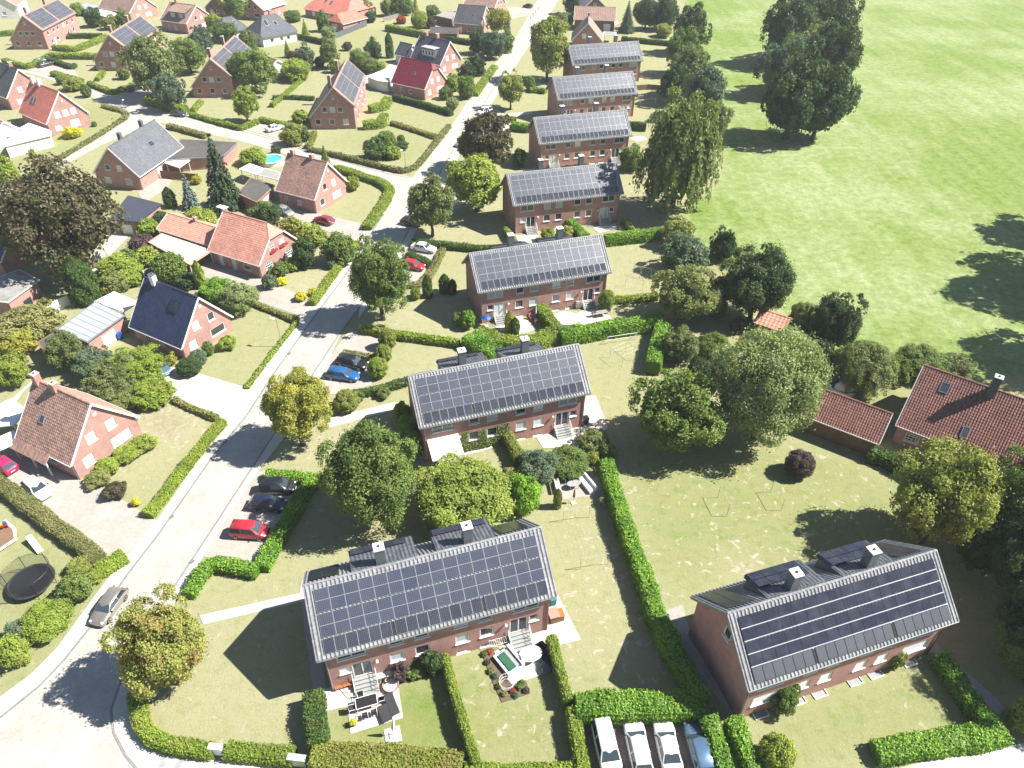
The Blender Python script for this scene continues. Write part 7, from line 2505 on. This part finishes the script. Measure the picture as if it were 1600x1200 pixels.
def bin_(label, px, py, ang, mat, z=0.06):
    T = local(label, 'wheelie_bin', 'bin', px, py, ang, z)
    m = MB()
    m.add([(-0.24, -0.28, 0.06), (0.24, -0.28, 0.06), (0.24, 0.28, 0.06), (-0.24, 0.28, 0.06), (-0.30, -0.36, 0.98), (0.30, -0.36, 0.98), (0.30, 0.36, 0.98), (-0.30, 0.36, 0.98)], [(0, 3, 2, 1), (4, 5, 6, 7), (0, 1, 5, 4), (1, 2, 6, 5), (2, 3, 7, 6), (3, 0, 4, 7)])
    obj('bin_body', m.mesh('bin_body', MAT[mat]), T)
    part(T, 'lid', mat, (-0.32, 0.32, -0.38, 0.40, 0.985, 1.05))
    for sx in (-0.25, 0.25):
        part(T, 'wheel', 'black_plastic', tubes=[((sx - 0.03, 0.27, 0.1), (sx + 0.03, 0.27, 0.1), 0.1, 0.1, 8)])


bin_('teal wheelie bin behind the nearest house, right end', 863, 944, HA, 'teal')
T = local('brown timber log store at the right end of the nearest house, upper', 'log_store', 'log store', 864, 968, HA - R(90), 0.06)
part(T, 'store_body', 'wood', (-0.5, 0.5, -0.4, 0.4, 0, 1.0))
part(T, 'store_roof', 'terracotta', (-0.58, 0.58, -0.5, 0.5, 1.003, 1.08))
T = local('brown timber box beside the log store', 'timber_box', 'box', 873, 966, HA - R(90), 0.06)
part(T, 'box_body', 'wood', (-0.45, 0.45, -0.4, 0.4, 0, 0.8))
part(T, 'lid', 'wood_orange', (-0.5, 0.5, -0.45, 0.45, 0.803, 0.86))
bin_('dark wheelie bin at the right end of the awning house', 915, 662, HA, 'black_plastic')
bin_('blue wheelie bin beside the white garage door', 188, 530, R(-30), 'blue_plastic')
bin_('dark bin beside the laurel left of the fifth solar house', 798, 203, R(20), 'darkgrey' if 'darkgrey' in MAT else 'black_plastic')
# patio clutter drying racks
T = local('white folding clothes airer beside the right front steps', 'clothes_airer', 'airer', 778, 1012, HA, 0.06)
part(T, 'airer_frame', 'white', tubes=[((-0.6, -0.3, 0), (0.5, -0.3, 0.95), 0.018), ((0.6, -0.3, 0), (-0.5, -0.3, 0.95), 0.018), ((-0.6, 0.3, 0), (0.5, 0.3, 0.95), 0.018), ((0.6, 0.3, 0), (-0.5, 0.3, 0.95), 0.018)])
part(T, 'rail', 'white', tubes=[((-0.8 + 0.2 * k, -0.3, 0.96), (-0.8 + 0.2 * k, 0.3, 0.96), 0.012) for k in range(9)] + [((-0.8, -0.3, 0.96), (0.8, -0.3, 0.96), 0.016), ((-0.8, 0.3, 0.96), (0.8, 0.3, 0.96), 0.016)])
# middle garden
table('grey oval table between bench and white sofa on the middle lawn', 896, 762, HA, 1.7, 1.0, 'stone_grey', 'steel', oval=True)
T = local('white garden sofa on the middle lawn beside the laurel hedge', 'garden_sofa', 'sofa', 917, 760, HA - R(80), 0.03)
part(T, 'seat', 'white', (-1.3, 1.3, -0.45, 0.35, 0.12, 0.48))
part(T, 'backrest', 'white', (-1.3, 1.3, 0.353, 0.55, 0.12, 0.85))
T = local('pale grey slatted bench on the middle lawn', 'garden_bench', 'bench', 871, 762, HA + R(80), 0.03)
for k in range(4):
    part(T, 'slat', 'concrete', (-1.1, 1.1, -0.28 + k * 0.15, -0.15 + k * 0.15, 0.44, 0.48))
part(T, 'backrest', 'concrete', (-1.1, 1.1, 0.35, 0.39, 0.5, 0.95))
for sx in (-0.95, 0.95):
    part(T, 'leg', 'steel', (sx - 0.03, sx + 0.03, -0.25, -0.19, 0, 0.438), (sx - 0.03, sx + 0.03, 0.28, 0.345, 0, 0.95))
parasol('closed brown parasol below the grey oval table', 896, 786, 2.3, 'wood')
chair('green chair left of the grey oval table', 884, 753, HA + R(20), 'fabric_green', z=0.03)
chair('blue-grey chair behind the grey oval table', 896, 748, HA, 'slate_clad', z=0.03)
# white awning
H_, fr_, fc_ = DUP['B']
Mw = Matrix.Translation(H_.location) @ Matrix.Rotation(H_.rotation_euler.z, 4, 'Z') @ fc_['L']
aw = bpy.data.objects.new('awning', None)
COL.objects.link(aw)
aw.matrix_world = Mw @ Matrix.Translation((-8.0, 0, 0))
tag(aw, 'white sloping awning over the left patio door of the awning house', 'awning')
m = MB()
slab_quads(m, [Vector((-1.9, -0.02, 3.3)), Vector((1.9, -0.02, 3.3)), Vector((1.9, -2.6, 2.35)), Vector((-1.9, -2.6, 2.35))][::-1], Vector((0, -0.35, 0.93)), -0.03)
obj('canopy', m.mesh('canopy', MAT['white']), aw)
part(aw, 'valance', 'white', (-1.9, 1.9, -2.64, -2.61, 2.15, 2.36))
part(aw, 'arm', 'alu', tubes=[((-1.7, -0.05, 2.7), (-1.7, -2.55, 2.32), 0.03)])
part(aw, 'arm', 'alu', tubes=[((1.7, -0.05, 2.7), (1.7, -2.55, 2.32), 0.03)])
# third house patios
T = local('round white covered table on the lawn of the third solar house', 'round_table', 'table', 884, 503, 0, 0.02)
part(T, 'tabletop', 'white', lathe=([(1.75, 0.62), (1.85, 0.64), (1.85, 0.70), (1.7, 0.72)], 28))
part(T, 'skirt', 'white', lathe=([(1.7, 0.0), (1.72, 0.3), (1.74, 0.618)], 28))
table('weathered garden table on the right patio of the third solar house', 940, 494, HA, 1.8, 0.9, 'wood_grey', 'wood_grey', z=0.06)
for lb, px, py, a in (('weathered chair left of the third house patio table', 927, 495, R(110)), ('weathered chair right of the third house patio table', 950, 490, R(-70)), ('weathered chair behind the third house patio table', 936, 487, R(20))):
    chair(lb, px, py, a, 'wood_grey', 'wood_grey')
T = local('covered pale grey grill by the third house right steps', 'grill', 'grill', 903, 481, HA, 0.06)
part(T, 'cover', 'felt_light', (-0.5, 0.5, -0.35, 0.35, 0.1, 1.05), (-0.42, 0.42, -0.28, 0.28, 1.052, 1.2))
for sx in (-0.44, 0.44):
    part(T, 'leg', 'black_plastic', (sx - 0.03, sx + 0.03, -0.03, 0.03, 0, 0.098))
parasol('small open blue parasol left of the third house steps', 760, 510, 1.9, 'blue_plastic', z=0.06, open_r=0.8)
parasol('closed white parasol beside the pink cushions', 837, 499, 2.3, 'white', z=0.06)
for lb, px, py, a in (('pink cushioned chair beside the closed white parasol', 829, 499, R(40)), ('pink cushioned chair in front of the closed white parasol', 838, 507, R(200)), ('pink cushioned chair at the third house wall', 818, 492, R(10))):
    chair(lb, px, py, a, 'pink', 'steel')


def frame_goal(label, a, b, h, depth, mat='white', name='goal_frame', cat='goal'):
    p, q = G(*a), G(*b)
    d = q - p
    ln = d.length
    T = thing(name, label, cat, (p.x, p.y, 0), math.atan2(d.y, d.x))
    part(T, 'crossbar', mat, tubes=[((0, 0, h), (ln, 0, h), 0.035)])
    for x_ in (0.0, ln):
        part(T, 'post', mat, tubes=[((x_, 0, 0), (x_, 0, h), 0.035)])
        part(T, 'brace', mat, tubes=[((x_, 0, h), (x_, depth, 0), 0.025)])
    part(T, 'back_bar', mat, tubes=[((0, depth, 0.03), (ln, depth, 0.03), 0.025)])


frame_goal('white goal frame on the lawn before the long laurel hedge', (948, 538), (994, 531), 1.3, 0.9)


def clothesline(label, a, b, width=2.6, h=1.9, mat='steel', wires=4):
    p, q = G(*a), G(*b)
    d = q - p
    ln = d.length
    T = thing('clothesline', label, 'clothesline', (p.x, p.y, 0), math.atan2(d.y, d.x), 'clotheslines')
    for x_ in (0.0, ln):
        for y_ in (-width * 0.5, width * 0.5):
            part(T, 'post', mat, tubes=[((x_, y_, 0), (x_, y_, h), 0.024)])
        part(T, 'crossbar', 'alu', tubes=[((x_, -width / 2, h), (x_, width / 2, h), 0.028)])
    for k in range(wires):
        y_ = -width / 2 + 0.15 + k * (width - 0.3) / (wires - 1)
        part(T, 'wire', mat, tubes=[((0, y_, h + 0.03), (ln, y_, h + 0.03), 0.006, 0.006, 4)])


MAT['green_paint'] = plain('green_enamel', (0.12, 0.42, 0.10), rough=0.5)
clothesline('clothesline frame on the wide lawn left of the purple bush', (1128, 792), (1212, 783), 2.8, 1.9, 'green_paint', 5)
clothesline('clothesline frame on the lawn right of the third solar house', (990, 450), (1003, 432), 3.0, 1.8)
clothesline('clothesline with white bars on the lawn between house and long laurel hedge', (900, 812), (928, 886), 3.0, 1.8)
clothesline('clothesline behind the weeping birch shade', (968, 318), (1000, 312), 2.0, 1.7)
clothesline('clothesline with two white bars on the lawn behind the awning house', (962, 566), (986, 556), 2.6, 1.8)
clothesline('clothesline right of the fifth solar house', (988, 232), (1006, 228), 2.4, 2.0)
# trampoline
T = local('black round trampoline with a net on the left lawn', 'trampoline', 'trampoline', 53, 915, 0.2)
part(T, 'mat', 'black_plastic', lathe=([(1.9, 0.78), (1.9, 0.80)], 28))
m = MB()
m.lathe([(1.9, 0.79), (2.15, 0.78), (2.2, 0.74), (2.15, 0.72), (1.9, 0.74)], 28)
obj('pad', m.mesh('pad', MAT['fabric_dark']), T)
for i in range(6):
    a0 = 2 * math.pi * i / 6
    c_, s_ = math.cos(a0), math.sin(a0)
    part(T, 'pole', 'black_plastic', tubes=[((2.15 * c_, 2.15 * s_, 0), (2.2 * c_, 2.2 * s_, 2.45), 0.03)])
m, nt, b = new_mat('trampoline_net')
out = nt.nodes['Material Output']
trn = N(nt, 'ShaderNodeBsdfTransparent')
mx = N(nt, 'ShaderNodeMixShader')
mx.inputs[0].default_value = 0.30
sock(b, 'Base Color', (0.02, 0.02, 0.022, 1))
nt.links.new(trn.outputs[0], mx.inputs[1])
nt.links.new(b.outputs[0], mx.inputs[2])
nt.links.new(mx.outputs[0], out.inputs[0])
MAT['net'] = m
m = MB()
nn_ = 28
vs = [(2.12 * math.cos(2 * math.pi * i / nn_), 2.12 * math.sin(2 * math.pi * i / nn_), z_) for z_ in (0.82, 2.35) for i in range(nn_)]
m.add(vs, [(i, (i + 1) % nn_, nn_ + (i + 1) % nn_, nn_ + i) for i in range(nn_)])
obj('net', m.mesh('net', MAT['net']), T)
m = MB()
for i in range(nn_):
    a0, a1 = 2 * math.pi * i / nn_, 2 * math.pi * (i + 1) / nn_
    m.tube((2.12 * math.cos(a0), 2.12 * math.sin(a0), 2.37), (2.12 * math.cos(a1), 2.12 * math.sin(a1), 2.37), 0.025, n=4)
obj('top_ring', m.mesh('top_ring', MAT['black_plastic']), T)
T = local('white garden slide board beside the trampoline', 'slide', 'slide', 56, 854, R(-40))
M = Matrix.Rotation(R(14), 4, 'Y')
m = MB()
m.box(-1.3, 1.3, -0.3, 0.3, 0.55, 0.6, 0, M)
obj('chute', m.mesh('chute', MAT['white']), T)
for sx, hh in ((-1.1, 0.8), (1.1, 0.27)):
    part(T, 'leg', 'white', (sx - 0.04, sx + 0.04, -0.25, 0.25, 0, hh))
T = local('colourful ride-on toy on the timber play deck', 'ride_on_toy', 'toy', 10, 828, R(30), 0.47)
part(T, 'toy_body', 'red_plastic', (-0.35, 0.35, -0.2, 0.2, 0.15, 0.45))
part(T, 'toy_seat', 'yellow', (-0.3, 0.0, -0.16, 0.16, 0.452, 0.6))
part(T, 'toy_hood', 'blue_plastic', (0.05, 0.33, -0.16, 0.16, 0.452, 0.7))
for sx in (-0.24, 0.24):
    for sy in (-0.21, 0.21):
        part(T, 'wheel', 'black_plastic', tubes=[((sx, sy - 0.03, 0.13), (sx, sy + 0.03, 0.13), 0.13, 0.13, 10)])
# pools
T = local('round turquoise pool with white rim behind the two-chimney house', 'garden_pool', 'pool', 424, 255, 0)
part(T, 'pool_wall', 'white', lathe=([(2.6, 0), (2.7, 0.95), (2.85, 0.98), (2.85, 1.04), (2.45, 1.04), (2.45, 0.5)], 28))
part(T, 'water', 'pool_water', lathe=([(2.44, 0.5), (2.44, 0.88)], 28))
T = local('round pool with a yellowish dome cover above the brick garage', 'garden_pool', 'pool', 1315, 608, 0)
part(T, 'pool_wall', 'white', lathe=([(1.9, 0), (2.0, 0.7), (1.8, 0.72), (1.78, 0.4)], 24))
part(T, 'water', 'pool_blue', lathe=([(1.77, 0.3), (1.77, 0.6)], 24))
m = MB()
m.lathe([(1.7, 0.75), (1.6, 1.2), (1.2, 1.65), (0.6, 1.9), (0.05, 2.0)], 16)
m.v = [(x * 0.95 + 0.1, y * 0.55 - 0.75, z_) for x, y, z_ in m.v]
obj('dome', m.mesh('dome', MAT['cream'], True), T)
T = local('blue play tent behind the dome-covered pool', 'play_tent', 'tent', 1301, 592, R(20))
m = MB()
m.add([(-1.2, -0.9, 0), (1.2, -0.9, 0), (1.2, 0.9, 0), (-1.2, 0.9, 0), (-1.0, 0, 1.4), (1.0, 0, 1.4)], [(0, 1, 5, 4), (2, 3, 4, 5), (1, 2, 5), (3, 0, 4)])
obj('tent_cover', m.mesh('tent_cover', MAT['blue_plastic']), T)
part(T, 'tent_floor', 'black_plastic', (-1.15, 1.15, -0.85, 0.85, 0.0, 0.03))
table('white garden table above the brick garage', 1361, 606, 0.3, 1.4, 1.0, 'white', oval=True)


def fence(label, pts, h, mat, name='fence', panel=1.9, post=None, z=0.0):
    """panels and posts, each its own part"""
    P = [G(*p) for p in pts]
    o0 = P[0]
    T = thing(name, label, 'fence', (o0.x, o0.y, z))
    mesh_cache = {}
    for a, b in zip(P[:-1], P[1:]):
        d = b - a
        n = max(1, round(d.length / panel))
        an = math.atan2(d.y, d.x)
        w = d.length / n
        for i in range(n):
            q = a.lerp(b, (i + 0.5) / n) - o0
            key = round(w, 2)
            if key not in mesh_cache:
                m = MB()
                nb = 6
                for k in range(nb):
                    m.box(-w / 2 + 0.05, w / 2 - 0.05, -0.02 + 0.012 * (k % 2), 0.02 + 0.012 * (k % 2), 0.06 + (h - 0.1) * k / nb, 0.06 + (h - 0.1) * (k + 1) / nb - 0.012)
                mesh_cache[key] = m.mesh('fence_panel', MAT[mat])
            obj('fence_panel', mesh_cache[key], T, loc=(q.x, q.y, 0), rotz=an)
            q = a.lerp(b, i / n) - o0
            obj('post', small_box('fpost', 0.1, 0.1, h + 0.1, post or mat), T, loc=(q.x, q.y, (h + 0.1) / 2), rotz=an)
    q = P[-1] - o0
    obj('post', small_box('fpost', 0.1, 0.1, h + 0.1, post or mat), T, loc=(q.x, q.y, (h + 0.1) / 2))


fence('grey panel fence beside the orange hip garage', [(523, 61), (545, 52), (572, 41)], 1.8, 'slate_clad')
fence('white panel fence above the dry brownish bush', [(72, 500), (92, 485), (111, 476)], 1.8, 'white')
fence('brown timber fence behind the slate-grey house terrace', [(253, 278), (280, 281), (312, 284)], 1.7, 'wood')
fence('white garden bars beside the large round bush', [(216, 436), (228, 438), (242, 430)], 1.7, 'wood_grey', post='white')
fence('timber fence below the red-roofed garden shed', [(418, 118), (436, 124), (452, 122)], 1.7, 'wood_grey')
fence('timber fence above the tall clipped hedge near the top edge', [(600, 34), (630, 26), (650, 18)], 1.6, 'wood_grey')
fence('low white fence right of the golden bush', [(470, 372), (474, 378), (480, 374)], 1.0, 'white')
fence('brown timber screen right of the sixth solar house', [(990, 142), (1012, 140), (1036, 142)], 1.5, 'wood')
fence('pale timber screen at the far pavement hedge', [(745, 92), (752, 91), (757, 90)], 1.6, 'wood_grey')
# swing and furniture at the far gardens
frame_goal('white metal play frame right of the sixth solar house', (1000, 166), (1024, 163), 1.6, 1.4, name='play_gym', cat='play gym')
table('white table on the last solar house lawn', 1020, 117, 0.4, 1.8, 1.0, 'slate_clad')
T = local('white parasol-like tent on the far garden terrace', 'garden_tent', 'tent', 958, 46, 0.2)
m = MB()
m.lathe([(1.9, 2.0), (1.0, 2.6), (0.05, 3.2), (0.03, 3.15), (1.0, 2.55), (1.85, 1.95)], 4)
obj('canopy', m.mesh('canopy', MAT['white']), T)
for i in range(4):
    a0 = math.pi / 2 * i
    part(T, 'pole', 'white', tubes=[((1.8 * math.cos(a0), 1.8 * math.sin(a0), 0), (1.8 * math.cos(a0), 1.8 * math.sin(a0), 2.0), 0.04)])
T = local('pale garden swing seat behind the cottage wing', 'swing_seat', 'swing seat', 351, 338, R(-30))
part(T, 'seat', 'teal', (-0.9, 0.9, -0.3, 0.3, 0.5, 0.6))
part(T, 'backrest', 'teal', (-0.9, 0.9, 0.31, 0.4, 0.55, 1.15))
part(T, 'canopy', 'white', (-1.1, 1.1, -0.6, 0.6, 1.9, 1.96))
for sx in (-1.05, 1.05):
    part(T, 'frame_leg', 'white', tubes=[((sx, -0.7, 0), (sx, 0, 1.9), 0.035), ((sx, 0.7, 0), (sx, 0, 1.9), 0.035)])
# manhole covers
for lb, px, py, zz in (('round iron cover beside the corner kerb, upper right of four', 285, 1188, 0.06), ('round iron cover beside the corner kerb, upper left of four', 255, 1183, 0.06), ('round iron cover beside the corner kerb, lower right of four', 279, 1196, 0.06),
                       ('round iron cover beside the corner kerb, lower left of four', 254, 1195, 0.06), ('round iron cover in the pavement by the yellow tree', 425, 574, 0.075)):
    p = G(px, py)
    m = MB()
    m.lathe([(0.28, 0), (0.28, 0.012), (0.2, 0.014)], 14)
    tag(obj('manhole_cover', cached('manh', lambda: m.mesh('manhole_cover', MAT['stone_grey'])), None, loc=(p.x, p.y, zz)), lb, 'manhole cover', 'iron covers in the pavement')

for i_, (px, py, mt) in enumerate(((757, 1024, 'mid'), (762, 1036, 'purple'), (767, 1050, 'mid'), (764, 1020, 'red'), (774, 1058, 'bluegreen'), (780, 1074, 'mid'), (788, 1086, 'lime'), (800, 1080, 'red'), (812, 1075, 'mid'), (822, 1080, 'purple'), (806, 1088, 'bluegreen'), (816, 1068, 'mid'))):
    p = G(px, py)
    where = ('topmost in the left strip', 'second in the left strip', 'third in the left strip', 'beside the topmost strip plant', 'at the strip foot', 'at the inner corner', 'at the lower left corner', 'red one in the middle', 'right of the red one', 'at the right end', 'at the lower edge', 'at the upper edge of the right end')[i_]
    o = obj('bedding_plant', crown_for('bush', mt, 0.35, 0.35, False), None, loc=(p.x, p.y, 0.22), rotz=i_ * 1.1, paint=LEAF[mt])
    o.scale = (0.28, 0.28, 0.24)
    tag(o, 'small bedding plant in the L-shaped bed, ' + where, 'plant', 'plants in the L-shaped bed')
for lb, px, py in (('drain grate in the gutter by the shutter house hedge', 268, 808), ('drain grate in the gutter opposite the lower parking bay', 352, 690), ('drain grate in the gutter beside the yellow tree shade', 452, 553), ('drain grate in the right gutter below the lower bay', 300, 878)):
    p = G(px, py)
    T = thing('drain_grate', lb, 'drain', (p.x, p.y, 0.083), R(55), 'drains along the road')
    part(T, 'grate_frame', 'dark', (-0.25, 0.25, -0.2, 0.2, 0.0, 0.01))
    for k in range(5):
        part(T, 'bar', 'stone_grey', (-0.22 + 0.095 * k, -0.17 + 0.095 * k, -0.18, 0.18, 0.011, 0.02))


# ================================================================== THE AIR
m_ = bpy.data.materials.new('summer_haze')
m_.use_nodes = True
nt_ = m_.node_tree
nt_.nodes.clear()
vo = nt_.nodes.new('ShaderNodeVolumePrincipled')
vo.inputs['Color'].default_value = (0.90, 0.95, 1.0, 1)
vo.inputs['Density'].default_value = 0.0002
vo.inputs['Anisotropy'].default_value = 0.0
oo = nt_.nodes.new('ShaderNodeOutputMaterial')
nt_.links.new(vo.outputs[0], oo.inputs['Volume'])
hz = MB()
hz.box(-4100, 4100, -4100, 4100, -1.0, 64.5)
h_ = obj('haze', hz.mesh('haze', m_))
h_['kind'] = 'stuff'
h_['label'] = 'thin pale summer haze over the whole neighbourhood'
scene.cycles.volume_bounces = 0
